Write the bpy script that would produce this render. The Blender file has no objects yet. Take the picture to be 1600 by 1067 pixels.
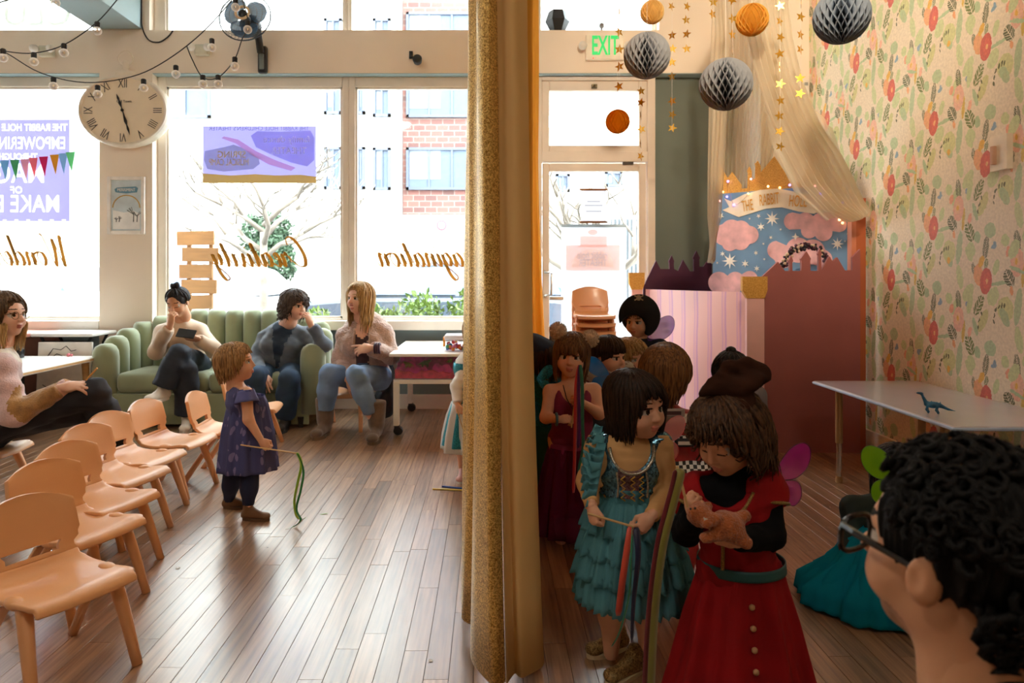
import bpy, math, random
import numpy as np
from mathutils import Vector, Matrix
random.seed(7); np.random.seed(7)
sc = bpy.context.scene
COL = sc.collection
# ------------------------------------------------------------------ camera
F = 1600 * 24 / 36.0            # focal length in pixels of the 1600 x 1067 frame
CX, CY, CH = 765.0, 430.0, 1.15  # vanishing point of the floor boards, camera height
cam = bpy.data.objects.new('camera', bpy.data.cameras.new('camera'))
COL.objects.link(cam)
cam.location = (0, 0, CH); cam.rotation_euler = (math.pi / 2, 0, 0)
cam.data.lens = 24; cam.data.sensor_width = 36
cam.data.shift_x = (800 - CX) / 1600; cam.data.shift_y = -(533.5 - CY) / 1600
cam.data.clip_start = 0.05; cam.data.clip_end = 200
sc.camera = cam
cam.data.dof.use_dof = True; cam.data.dof.focus_distance = 2.6; cam.data.dof.aperture_fstop = 5.0
# ------------------------------------------------------------------ light
world = bpy.data.worlds.new('world'); sc.world = world; world.use_nodes = True
bg = world.node_tree.nodes['Background']
bg.inputs[0].default_value = (0.90, 0.95, 1.0, 1); bg.inputs[1].default_value = 7.6
sun = bpy.data.objects.new('sun', bpy.data.lights.new('sun', 'SUN')); COL.objects.link(sun)
sun.data.energy = 3.0; sun.data.angle = math.radians(1.5); sun.data.color = (1, 0.95, 0.87)
sun.rotation_euler = (math.radians(38), 0, math.radians(28))   # high, over the shop's roof: the street side is lit
def portal(x, y, z, w, h):
    l = bpy.data.lights.new('window_portal', 'AREA'); l.shape = 'RECTANGLE'; l.size = w; l.size_y = h
    l.cycles.is_portal = True
    o = bpy.data.objects.new('window_portal', l); COL.objects.link(o)
    o.location = (x, y, z); o.rotation_euler = (-math.pi / 2, 0, 0)   # the -Z side looks into the room
vs = sc.view_settings
vs.view_transform = 'Standard'; vs.look = 'None'; vs.gamma = 1.0; vs.use_curve_mapping = False
vs.exposure = 1.25
sc.render.film_transparent = False
try:
    sc.cycles.use_denoising = True
    sc.cycles.max_bounces = 14; sc.cycles.diffuse_bounces = 8; sc.cycles.glossy_bounces = 4
    sc.cycles.transparent_max_bounces = 24; sc.cycles.transmission_bounces = 8
    sc.cycles.sample_clamp_indirect = 12
except Exception:
    pass
# ------------------------------------------------------------------ helpers
def P(px, py, Y):
    """photo pixel at depth Y -> world point"""
    return Vector(((px - CX) * Y / F, Y, CH - (py - CY) * Y / F))
def G(px, py, z=0.0):
    Y = F * (CH - z) / (py - CY)
    return Vector(((px - CX) * Y / F, Y, z))
def lin(c):
    return tuple((v / 12.92 if v <= 0.04045 else ((v + 0.055) / 1.055) ** 2.4) for v in (x / 255.0 for x in c[:3]))
MATS = {}
def _new(name):
    m = bpy.data.materials.new(name); m.use_nodes = True
    nt = m.node_tree; nt.nodes.clear()
    out = nt.nodes.new('ShaderNodeOutputMaterial')
    return m, nt, out
def N(nt, t, **kw):
    n = nt.nodes.new(t)
    for k, v in kw.items():
        if k.startswith('i_'):
            n.inputs[int(k[2:])].default_value = v
        else:
            setattr(n, k, v)
    return n
def mat(name, col, rough=0.6, metal=0.0, var=0.08, scale=8.0, bump=0.0, bscale=60.0, stretch=(1, 1, 1), sheen=0.0,
        coat=0.0, trans=0.0, alpha=1.0, emit=0.0, sss=0.0, spec=0.5, rnd=0.0, coords='Object'):
    """one procedural principled material: base colour with noise variation, optional fine relief"""
    if name in MATS: return MATS[name]
    m, nt, out = _new(name)
    b = N(nt, 'ShaderNodeBsdfPrincipled')
    c = lin(col)
    b.inputs['Roughness'].default_value = rough; b.inputs['Metallic'].default_value = metal
    b.inputs['Specular IOR Level'].default_value = spec
    tc = N(nt, 'ShaderNodeTexCoord'); mp = N(nt, 'ShaderNodeMapping'); mp.inputs['Scale'].default_value = stretch
    nt.links.new(tc.outputs[coords], mp.inputs['Vector'])
    if var > 0 or rnd > 0:
        no = N(nt, 'ShaderNodeTexNoise'); no.inputs['Scale'].default_value = scale; no.inputs['Detail'].default_value = 4
        nt.links.new(mp.outputs[0], no.inputs['Vector'])
        hs = N(nt, 'ShaderNodeHueSaturation'); hs.inputs['Color'].default_value = (*c, 1)
        mr = N(nt, 'ShaderNodeMapRange'); mr.inputs[1].default_value = 0.25; mr.inputs[2].default_value = 0.75
        mr.inputs[3].default_value = 1 - var * 2; mr.inputs[4].default_value = 1 + var * 2
        nt.links.new(no.outputs['Fac'], mr.inputs[0])
        last = mr.outputs[0]
        if rnd > 0:
            oi = N(nt, 'ShaderNodeObjectInfo'); m2 = N(nt, 'ShaderNodeMapRange')
            m2.inputs[3].default_value = 1 - rnd; m2.inputs[4].default_value = 1 + rnd
            nt.links.new(oi.outputs['Random'], m2.inputs[0])
            mu = N(nt, 'ShaderNodeMath', operation='MULTIPLY')
            nt.links.new(last, mu.inputs[0]); nt.links.new(m2.outputs[0], mu.inputs[1]); last = mu.outputs[0]
        nt.links.new(last, hs.inputs['Value'])
        nt.links.new(hs.outputs[0], b.inputs['Base Color'])
    else:
        b.inputs['Base Color'].default_value = (*c, 1)
    if bump > 0:
        n2 = N(nt, 'ShaderNodeTexNoise'); n2.inputs['Scale'].default_value = bscale; n2.inputs['Detail'].default_value = 3
        nt.links.new(mp.outputs[0], n2.inputs['Vector'])
        bp = N(nt, 'ShaderNodeBump'); bp.inputs['Strength'].default_value = bump; bp.inputs['Distance'].default_value = 0.01
        nt.links.new(n2.outputs['Fac'], bp.inputs['Height']); nt.links.new(bp.outputs[0], b.inputs['Normal'])
    if sheen: b.inputs['Sheen Weight'].default_value = sheen
    if coat: b.inputs['Coat Weight'].default_value = coat; b.inputs['Coat Roughness'].default_value = 0.15
    if trans: b.inputs['Transmission Weight'].default_value = trans
    if sss:
        b.inputs['Subsurface Weight'].default_value = sss; b.inputs['Subsurface Radius'].default_value = (0.012, 0.005, 0.003)
    if emit:
        b.inputs['Emission Color'].default_value = (*c, 1); b.inputs['Emission Strength'].default_value = emit
    sh = b.outputs[0]
    if alpha < 1:
        t = N(nt, 'ShaderNodeBsdfTransparent'); mx = N(nt, 'ShaderNodeMixShader'); mx.inputs[0].default_value = alpha
        nt.links.new(t.outputs[0], mx.inputs[1]); nt.links.new(sh, mx.inputs[2]); sh = mx.outputs[0]
    nt.links.new(sh, out.inputs[0])
    MATS[name] = m
    return m
def mat_sheer(name, col, cover=0.5, transl=0.5, rough=0.9, tint=None):
    """thin cloth or paper: lets part of the light straight through, scatters the rest to both sides"""
    if name in MATS: return MATS[name]
    m, nt, out = _new(name); c = (*lin(col), 1)
    d = N(nt, 'ShaderNodeBsdfDiffuse'); d.inputs[0].default_value = c
    t = N(nt, 'ShaderNodeBsdfTranslucent'); t.inputs[0].default_value = c
    mx = N(nt, 'ShaderNodeMixShader'); mx.inputs[0].default_value = transl
    nt.links.new(d.outputs[0], mx.inputs[1]); nt.links.new(t.outputs[0], mx.inputs[2])
    sh = mx.outputs[0]
    if cover < 1:
        tr = N(nt, 'ShaderNodeBsdfTransparent')
        if tint: tr.inputs[0].default_value = (*lin(tint), 1)
        m2 = N(nt, 'ShaderNodeMixShader'); m2.inputs[0].default_value = cover
        nt.links.new(tr.outputs[0], m2.inputs[1]); nt.links.new(sh, m2.inputs[2]); sh = m2.outputs[0]
    nt.links.new(sh, out.inputs[0]); MATS[name] = m
    return m
def mat_pane(name, tint=(245, 250, 250), gloss=0.06):
    """clear window glass or acrylic"""
    if name in MATS: return MATS[name]
    m, nt, out = _new(name)
    t = N(nt, 'ShaderNodeBsdfTransparent'); t.inputs[0].default_value = (*lin(tint), 1)
    g = N(nt, 'ShaderNodeBsdfGlossy'); g.inputs['Roughness'].default_value = 0.03
    mx = N(nt, 'ShaderNodeMixShader'); mx.inputs[0].default_value = gloss
    nt.links.new(t.outputs[0], mx.inputs[1]); nt.links.new(g.outputs[0], mx.inputs[2]); nt.links.new(mx.outputs[0], out.inputs[0])
    MATS[name] = m
    return m
def mat_glitter(name, col, dark, rough=0.3, scale=900.0, metal=0.75, stretch=(1, 1, 1)):
    """sequins: tiny facets each with its own tilt and brightness"""
    if name in MATS: return MATS[name]
    m, nt, out = _new(name)
    b = N(nt, 'ShaderNodeBsdfPrincipled'); b.inputs['Roughness'].default_value = rough; b.inputs['Metallic'].default_value = metal
    tc = N(nt, 'ShaderNodeTexCoord'); mp = N(nt, 'ShaderNodeMapping'); mp.inputs['Scale'].default_value = stretch
    nt.links.new(tc.outputs['Object'], mp.inputs[0])
    v = N(nt, 'ShaderNodeTexVoronoi'); v.inputs['Scale'].default_value = scale
    nt.links.new(mp.outputs[0], v.inputs['Vector'])
    r = N(nt, 'ShaderNodeValToRGB'); r.color_ramp.elements[0].color = (*lin(dark), 1); r.color_ramp.elements[1].color = (*lin(col), 1)
    sep = N(nt, 'ShaderNodeSeparateColor'); nt.links.new(v.outputs['Color'], sep.inputs[0])
    nt.links.new(sep.outputs[0], r.inputs[0]); nt.links.new(r.outputs[0], b.inputs['Base Color'])
    bp = N(nt, 'ShaderNodeBump'); bp.inputs['Strength'].default_value = 0.8; bp.inputs['Distance'].default_value = 0.002
    nt.links.new(sep.outputs[1], bp.inputs['Height']); nt.links.new(bp.outputs[0], b.inputs['Normal'])
    nt.links.new(b.outputs[0], out.inputs[0]); MATS[name] = m
    return m

class MB:
    """collects shapes; build() links them as ONE mesh object"""
    def __init__(s): s.v = []; s.f = []; s.m = []; s.cur = 0
    def add(s, vs, fs, mi=None):
        o = len(s.v); s.v += [tuple(v) for v in vs]
        s.f += [tuple(i + o for i in f) for f in fs]; s.m += [s.cur if mi is None else mi] * len(fs)
        return s
    def box(s, x0, x1, y0, y1, z0, z1, M=None, mi=None, bev=0.0):
        if bev > 0:
            return s.rbox(x0, x1, y0, y1, z0, z1, bev, M, mi)
        vs = [(x, y, z) for x in (x0, x1) for y in (y0, y1) for z in (z0, z1)]
        if M is not None: vs = [M @ Vector(v) for v in vs]
        return s.add(vs, [(0, 1, 3, 2), (4, 6, 7, 5), (0, 4, 5, 1), (2, 3, 7, 6), (0, 2, 6, 4), (1, 5, 7, 3)], mi)
    def rbox(s, x0, x1, y0, y1, z0, z1, r, M=None, mi=None, n=3):
        """box with rounded vertical edges and chamfered top and bottom"""
        r = min(r, (x1 - x0) / 2 * .99, (y1 - y0) / 2 * .99, (z1 - z0) / 2 * .99)
        def ring(ins, z):
            pts = []
            for cx, cy, a0 in ((x1 - r, y1 - r, 0), (x0 + r, y1 - r, 90), (x0 + r, y0 + r, 180), (x1 - r, y0 + r, 270)):
                for k in range(n + 1):
                    a = math.radians(a0 + 90 * k / n)
                    pts.append((cx + (r - ins) * math.cos(a), cy + (r - ins) * math.sin(a), z))
            return pts
        rings = [ring(r * .6, z0), ring(r * .18, z0 + r * .3), ring(0, z0 + r * .8), ring(0, z1 - r * .8), ring(r * .18, z1 - r * .3), ring(r * .6, z1)]
        return s.loft(rings, True, True, M, mi)
    def loft(s, rings, cap0=True, cap1=True, M=None, mi=None, closed=True):
        n = len(rings[0]); vs = [v for r in rings for v in r]
        if M is not None: vs = [M @ Vector(v) for v in vs]
        fs = []
        for i in range(len(rings) - 1):
            for j in range(n if closed else n - 1):
                k = (j + 1) % n
                fs.append((i * n + j, i * n + k, (i + 1) * n + k, (i + 1) * n + j))
        if cap0: fs.append(tuple(range(n))[::-1])
        if cap1: fs.append(tuple(range((len(rings) - 1) * n, len(rings) * n)))
        return s.add(vs, fs, mi)
    def tube(s, pts, r, n=8, mi=None, cap=True, M=None):
        pts = [Vector(p) for p in pts]
        rs = r if isinstance(r, (list, tuple)) else [r] * len(pts)
        rings = []; up = None
        for i, p in enumerate(pts):
            d = (pts[min(i + 1, len(pts) - 1)] - pts[max(i - 1, 0)])
            d = d.normalized() if d.length > 1e-9 else Vector((0, 0, 1))
            if up is None: up = Vector((0, 0, 1)) if abs(d.z) < .9 else Vector((1, 0, 0))
            a = d.cross(up)
            if a.length < 1e-6: a = d.orthogonal()
            a.normalize(); b = d.cross(a).normalized(); up = -b if False else up - d * up.dot(d)
            if up.length < 1e-4: up = b.copy()
            rings.append([p + (a * math.cos(2 * math.pi * k / n) + b * math.sin(2 * math.pi * k / n)) * rs[i] for k in range(n)])
        return s.loft(rings, cap, cap, M, mi)
    def lathe(s, prof, n=16, c=(0, 0, 0), M=None, mi=None, sx=1.0, sy=1.0):
        rings = [[(c[0] + r * sx * math.cos(2 * math.pi * k / n), c[1] + r * sy * math.sin(2 * math.pi * k / n), c[2] + z) for k in range(n)] for r, z in prof]
        return s.loft(rings, True, True, M, mi)
    def sphere(s, c, r, n=12, m=8, mi=None, M=None):
        rx, ry, rz = r if isinstance(r, (tuple, list)) else (r, r, r)
        rings = []
        for i in range(m + 1):
            t = math.pi * (i / m); st, ct = max(math.sin(t), 0.01), -math.cos(t)
            rings.append([(c[0] + rx * st * math.cos(2 * math.pi * k / n), c[1] + ry * st * math.sin(2 * math.pi * k / n), c[2] + rz * ct) for k in range(n)])
        return s.loft(rings, True, True, M, mi)
    def prism(s, pts, t, M=None, mi=None):
        """2-D outline (x, z) extruded by t along +y"""
        n = len(pts)
        vs = [(p[0], 0, p[1]) for p in pts] + [(p[0], t, p[1]) for p in pts]
        area = sum(pts[i][0] * pts[(i + 1) % n][1] - pts[(i + 1) % n][0] * pts[i][1] for i in range(n))
        fs = [tuple(range(n)), tuple(range(2 * n - 1, n - 1, -1))] + [(i, i + n, (i + 1) % n + n, (i + 1) % n) for i in range(n)]
        if area < 0: fs = [f[::-1] for f in fs]
        if M is not None: vs = [M @ Vector(v) for v in vs]
        return s.add(vs, fs, mi)
    def grid(s, rows, mi=None, skip=None, closed=False):
        n = len(rows[0]); vs = [v for r in rows for v in r]; fs = []
        for i in range(len(rows) - 1):
            for j in range(n if closed else n - 1):
                if skip and skip(i, j): continue
                k = (j + 1) % n
                fs.append((i * n + j, i * n + k, (i + 1) * n + k, (i + 1) * n + j))
        return s.add(vs, fs, mi)
    def build(s, name, mats, parent=None, loc=None, smooth=False, solid=0.0, bevel=0.0, sub=0, auto=None):
        me = bpy.data.meshes.new(name)
        o0 = Vector(loc) if loc is not None else Vector((0, 0, 0))
        me.from_pydata([tuple(Vector(v) - o0) for v in s.v], [], s.f)
        mats = mats if isinstance(mats, (list, tuple)) else [mats]
        for m in mats: me.materials.append(m)
        if len(mats) > 1: me.polygons.foreach_set('material_index', s.m)
        if smooth: me.polygons.foreach_set('use_smooth', [True] * len(me.polygons))
        me.update()
        return link(name, me, parent, loc, solid, bevel, sub)
def link(name, me, parent=None, loc=None, solid=0.0, bevel=0.0, sub=0):
    o = bpy.data.objects.new(name, me); COL.objects.link(o)
    if loc is not None: o.location = loc
    if parent is not None:
        o.parent = parent
    if solid:
        md = o.modifiers.new('Solidify', 'SOLIDIFY'); md.thickness = solid; md.offset = 0
    if bevel:
        md = o.modifiers.new('Bevel', 'BEVEL'); md.width = bevel; md.segments = 2; md.limit_method = 'ANGLE'
    if sub:
        md = o.modifiers.new('Subsurf', 'SUBSURF'); md.levels = sub; md.render_levels = sub
    return o
def tag(o, label, cat, group=None, kind=None):
    o['label'] = label; o['category'] = cat
    if group: o['group'] = group
    if kind: o['kind'] = kind
    return o
def struct(o, label=None, cat=None):
    o['kind'] = 'structure'
    if label: o['label'] = label
    if cat: o['category'] = cat
    return o
def thing(name, label, cat, loc=(0, 0, 0), rz=0.0, group=None):
    o = bpy.data.objects.new(name, None); COL.objects.link(o); o.location = loc; o.rotation_euler = (0, 0, rz)
    o.empty_display_size = 0.1
    return tag(o, label, cat, group)
def copy_tree(o, parent=None):
    c = o.copy(); COL.objects.link(c); c.parent = parent
    for ch in o.children: copy_tree(ch, c)
    return c
def text_mesh(txt, size, shear=0.0, extrude=0.0004, bold=0.0, align='CENTER', spacing=1.0):
    """a line of lettering as mesh data lying in the x-z plane, facing -y"""
    cu = bpy.data.curves.new('lettering', 'FONT'); cu.body = txt; cu.size = size; cu.shear = shear; cu.extrude = extrude
    cu.offset = bold; cu.align_x = align; cu.align_y = 'CENTER'; cu.resolution_u = 4; cu.space_character = spacing
    ob = bpy.data.objects.new('lettering', cu); COL.objects.link(ob)
    dg = bpy.context.evaluated_depsgraph_get(); ev = ob.evaluated_get(dg)
    me = bpy.data.meshes.new_from_object(ev)
    bpy.data.objects.remove(ob); bpy.data.curves.remove(cu)
    me.transform(Matrix.Rotation(math.pi / 2, 4, 'X'))
    return me
def lettering(name, txt, size, m, loc, parent=None, width=None, mirror=False, shear=0.0, bold=0.0, rz=0.0, spacing=1.0, ry=0.0):
    me = text_mesh(txt, size, shear, bold=bold, spacing=spacing)
    me.materials.clear(); me.materials.append(m)
    xs = [v.co.x for v in me.vertices]
    k = 1.0 if not width or not xs else width / (max(xs) - min(xs))
    me.transform(Matrix.Diagonal((k * (-1 if mirror else 1), 1, 1, 1)))
    if mirror: me.flip_normals()
    o = link(name, me, parent, loc); o.rotation_euler = (0, ry, rz)
    return o
# ------------------------------------------------------------------ smooth solid shapes (signed distances -> surface nets)
def snoise(p, s, seed=0):
    r = np.random.RandomState(seed); o = np.zeros(len(p), np.float32)
    for k in range(6):
        w = r.normal(size=3) * s * (1 + .35 * k); o += np.sin(p @ w.astype(np.float32) + r.uniform(0, 6.28)) / (1 + .35 * k)
    return o / 2.2
def rotm(yaw=0, pitch=0, roll=0):
    """frame whose +y looks along the heading: yaw about z (0 = +y, positive to the left), pitch up, roll"""
    return np.array(Matrix.Rotation(yaw, 3, 'Z') @ Matrix.Rotation(pitch, 3, 'X') @ Matrix.Rotation(roll, 3, 'Y'), dtype=np.float32)
class SDF:
    def __init__(s): s.p = []; s.cuts = []; s.paints = []
    def cap(s, a, b, ra, rb=None, k=.02, m=0, flat=False):
        s.p.append(('c', np.array(a, np.float32), np.array(b, np.float32), float(ra), float(ra if rb is None else rb), k, m, flat)); return s
    def chain(s, pts, rs, k=.015, m=0):
        for i in range(len(pts) - 1): s.cap(pts[i], pts[i + 1], rs[i], rs[i + 1], k, m)
        return s
    def ell(s, c, r, R=None, k=.02, m=0):
        s.p.append(('e', np.array(c, np.float32), np.array(r, np.float32), R, k, m)); return s
    def sub(s, c, r, R=None, k=.01):
        s.cuts.append((np.array(c, np.float32), np.array(r, np.float32), R, k)); return s
    def paint(s, c, r, m, R=None):
        s.paints.append((np.array(c, np.float32), np.array(r, np.float32), R, m)); return s
    def bounds(s):
        lo = np.full(3, 1e9); hi = -lo
        for q in s.p:
            if q[0] == 'c':
                for c, r in ((q[1], q[3]), (q[2], q[4])): lo = np.minimum(lo, c - r); hi = np.maximum(hi, c + r)
            else:
                r = q[2].max(); lo = np.minimum(lo, q[1] - r); hi = np.maximum(hi, q[1] + r)
        return lo, hi
    @staticmethod
    def _ed(X, c, r, R):
        q = X - c
        if R is not None: q = q @ R
        k0 = np.sqrt(((q / r) ** 2).sum(1)) + 1e-9; k1 = np.sqrt(((q / (r * r)) ** 2).sum(1)) + 1e-9
        return k0 * (k0 - 1) / k1
    def _pd(s, X, q):
        if q[0] == 'c':
            a, b, ra, rb, k, m, flat = q[1:]
            ab = b - a; L2 = float(ab @ ab) + 1e-12
            t = ((X - a) @ ab) / L2; tc = np.clip(t, 0, 1)
            d = np.sqrt(((X - a - tc[:, None] * ab) ** 2).sum(1)) - (ra + (rb - ra) * tc)
            if flat:
                L = math.sqrt(L2); d = np.maximum(d, (t - 1) * L)
            return d, k, m
        return s._ed(X, q[1], q[2], q[3]), q[4], q[5]
    def field(s, X, mats=False):
        D = None
        if mats: best = np.full(len(X), 1e9, np.float32); mi = np.zeros(len(X), np.int32)
        for q in s.p:
            d, k, m = s._pd(X, q)
            if mats:
                w = d < best; best[w] = d[w]; mi[w] = m
            if D is None: D = d
            else:
                h = np.clip(.5 + .5 * (D - d) / k, 0, 1); D = D + (d - D) * h - k * h * (1 - h)
        for c, r, R, k in s.cuts:
            d = -s._ed(X, c, r, R)
            h = np.clip(.5 - .5 * (D - d) / k, 0, 1); D = D + (d - D) * h + k * h * (1 - h)
        if mats:
            for c, r, R, m in s.paints:
                mi[s._ed(X, c, r, R) < 0] = m
            return D, mi
        return D
    def mesh(s, h, extra=None, clip=None):
        """-> verts, quads, material index per quad"""
        lo, hi = s.bounds(); lo = lo - 3 * h; hi = hi + 3 * h
        if clip is not None:
            lo = np.maximum(lo, clip[0]); hi = np.minimum(hi, clip[1])
        n = np.maximum(np.ceil((hi - lo) / h).astype(int) + 1, 3)
        ax = [lo[i] + h * np.arange(n[i]) for i in range(3)]
        X = np.stack(np.meshgrid(*ax, indexing='ij'), -1).reshape(-1, 3).astype(np.float32)
        D = s.field(X)
        if extra is not None: D = extra(X, D)
        D = D.reshape(n)
        S = D < 0
        c = sum(S[i:n[0] - 1 + i, j:n[1] - 1 + j, k:n[2] - 1 + k].astype(np.int8) for i in (0, 1) for j in (0, 1) for k in (0, 1))
        mask = (c > 0) & (c < 8); cells = np.argwhere(mask)
        idx = np.full(mask.shape, -1, np.int64); idx[mask] = np.arange(len(cells))
        acc = np.zeros((len(cells), 3)); cnt = np.zeros(len(cells))
        co = [(i, j, k) for i in (0, 1) for j in (0, 1) for k in (0, 1)]
        for a in co:
            for axx in range(3):
                if a[axx] == 1: continue
                b = list(a); b[axx] = 1
                da = D[cells[:, 0] + a[0], cells[:, 1] + a[1], cells[:, 2] + a[2]]
                db = D[cells[:, 0] + b[0], cells[:, 1] + b[1], cells[:, 2] + b[2]]
                cr = (da < 0) != (db < 0)
                t = np.where(cr, da / np.where(cr, da - db, 1), 0)
                pnt = np.array(a, float)[None, :].repeat(len(cells), 0); pnt[:, axx] += t
                acc[cr] += pnt[cr]; cnt[cr] += 1
        V = lo + h * (cells + acc / np.maximum(cnt, 1)[:, None])
        quads = []
        for axx in range(3):
            u, w = (axx + 1) % 3, (axx + 2) % 3
            sl0 = [slice(None)] * 3; sl1 = [slice(None)] * 3
            sl0[axx] = slice(0, -1); sl1[axx] = slice(1, None)
            for q in (u, w): sl0[q] = slice(1, -1); sl1[q] = slice(1, -1)
            a, b = S[tuple(sl0)], S[tuple(sl1)]
            for pos in (True, False):
                E = np.argwhere((a != b) & (a == pos))
                if not len(E): continue
                E[:, u] += 1; E[:, w] += 1
                def cell(du, dw):
                    q = E.copy(); q[:, u] += du; q[:, w] += dw
                    return idx[q[:, 0], q[:, 1], q[:, 2]]
                Q = np.stack([cell(-1, -1), cell(0, -1), cell(0, 0), cell(-1, 0)], 1)
                quads.append(Q if pos else Q[:, ::-1])
        Q = np.concatenate(quads) if quads else np.zeros((0, 4), int)
        Q = Q[(Q >= 0).all(1)]
        cen = V[Q].mean(1).astype(np.float32)
        mi = s.field(cen, True)[1]
        return V, Q, mi
def np_mesh(name, chunks, mats, parent=None, loc=None, smooth=True):
    """chunks: list of (verts, faces (list or array), material index array or int)"""
    vs = []; fs = []; ms = []; o = 0
    L = np.array(loc if loc is not None else (0, 0, 0), float)
    for V, Q, m in chunks:
        V = np.asarray(V, float); vs.append(V - L)
        for q in (Q.tolist() if hasattr(Q, 'tolist') else Q): fs.append([i + o for i in q])
        ms.append(np.asarray(m) if not np.isscalar(m) else np.full(len(Q), m)); o += len(V)
    me = bpy.data.meshes.new(name); me.from_pydata(np.concatenate(vs).tolist(), [], fs)
    for m in mats: me.materials.append(m)
    me.polygons.foreach_set('material_index', np.concatenate(ms).astype(np.int32))
    if smooth: me.polygons.foreach_set('use_smooth', np.ones(len(fs), bool))
    me.update()
    return link(name, me, parent, None if parent is not None else loc)
# ------------------------------------------------------------------ the room
D1, D2, DP, WX = 5.78, 5.90, 5.34, 2.5          # header face, window plane, pier face, papered wall
XL, YF, ZC = -5.6, -3.2, 3.75
def X1(px): return (px - CX) * D1 / F
def Z1(py): return CH - (py - CY) * D1 / F
def X2(px): return (px - CX) * D2 / F
def Z2(py): return CH - (py - CY) * D2 / F
M_cream = mat('cream_paint', (238, 224, 206), .55, var=.02, scale=2, bump=.05, bscale=120)
M_white = mat('white_paint', (240, 236, 228), .5, var=.02, bump=.03, bscale=90)
M_teal = mat('bluegrey_paint', (150, 172, 176), .5, var=.03, scale=3)
M_sage = mat('sage_paint', (104, 114, 104), .6, var=.03, scale=3, bump=.05)
M_bulk = mat('slate_paint', (128, 146, 150), .6, var=.04, scale=3)
M_frame = mat('window_frame_paint', (232, 224, 212), .4, var=.03, scale=6)
M_pane = mat_pane('window_glass')
# --- floor: sub-floor slab and single boards
M_sub = mat('board_joint', (52, 36, 24), .8, var=.1)
def wood_floor():
    m, nt, out = _new('floor_board_wood')
    b = N(nt, 'ShaderNodeBsdfPrincipled')
    at = N(nt, 'ShaderNodeAttribute', attribute_name='tone')
    tc = N(nt, 'ShaderNodeTexCoord'); geo = N(nt, 'ShaderNodeNewGeometry')
    cmb = N(nt, 'ShaderNodeVectorMath', operation='ADD')
    mul = N(nt, 'ShaderNodeVectorMath', operation='SCALE'); mul.inputs['Scale'].default_value = 31.0
    nt.links.new(at.outputs['Vector'], mul.inputs[0]); nt.links.new(geo.outputs['Position'], cmb.inputs[0]); nt.links.new(mul.outputs[0], cmb.inputs[1])
    mp = N(nt, 'ShaderNodeMapping'); mp.inputs['Scale'].default_value = (70, 3.2, 1)
    nt.links.new(cmb.outputs[0], mp.inputs[0])
    n1 = N(nt, 'ShaderNodeTexNoise'); n1.inputs['Scale'].default_value = 1.0; n1.inputs['Detail'].default_value = 7; n1.inputs['Distortion'].default_value = .15
    nt.links.new(mp.outputs[0], n1.inputs['Vector'])
    r = N(nt, 'ShaderNodeValToRGB'); e = r.color_ramp.elements
    e[0].position = .28; e[0].color = (*lin((116, 82, 56)), 1); e[1].position = .75; e[1].color = (*lin((178, 136, 100)), 1)
    nt.links.new(n1.outputs['Fac'], r.inputs[0])
    hs = N(nt, 'ShaderNodeHueSaturation'); mr = N(nt, 'ShaderNodeMapRange'); mr.inputs[3].default_value = .66; mr.inputs[4].default_value = 1.25
    nt.links.new(at.outputs['Fac'], mr.inputs[0]); nt.links.new(mr.outputs[0], hs.inputs['Value']); nt.links.new(r.outputs[0], hs.inputs['Color'])
    # scuffs
    n2 = N(nt, 'ShaderNodeTexNoise'); n2.inputs['Scale'].default_value = 5; n2.inputs['Detail'].default_value = 8; n2.inputs['Roughness'].default_value = .7
    nt.links.new(geo.outputs['Position'], n2.inputs['Vector'])
    m2 = N(nt, 'ShaderNodeMapRange'); m2.inputs[1].default_value = .3; m2.inputs[2].default_value = .7; m2.inputs[3].default_value = .27; m2.inputs[4].default_value = .40
    nt.links.new(n2.outputs['Fac'], m2.inputs[0]); nt.links.new(m2.outputs[0], b.inputs['Roughness'])
    bp = N(nt, 'ShaderNodeBump'); bp.inputs['Strength'].default_value = .12; bp.inputs['Distance'].default_value = .004
    nt.links.new(n1.outputs['Fac'], bp.inputs['Height']); nt.links.new(bp.outputs[0], b.inputs['Normal'])
    nt.links.new(hs.outputs[0], b.inputs['Base Color']); nt.links.new(b.outputs[0], out.inputs[0])
    b.inputs['Coat Weight'].default_value = 1.0; b.inputs['Coat Roughness'].default_value = .24; b.inputs['Coat IOR'].default_value = 1.9
    return m
M_board = wood_floor()
floor = struct(MB().box(XL, WX, YF, 6.02, -.08, -.003).build('floor', M_sub), 'brown hardwood strip floor of the play room', 'floor')
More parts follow.
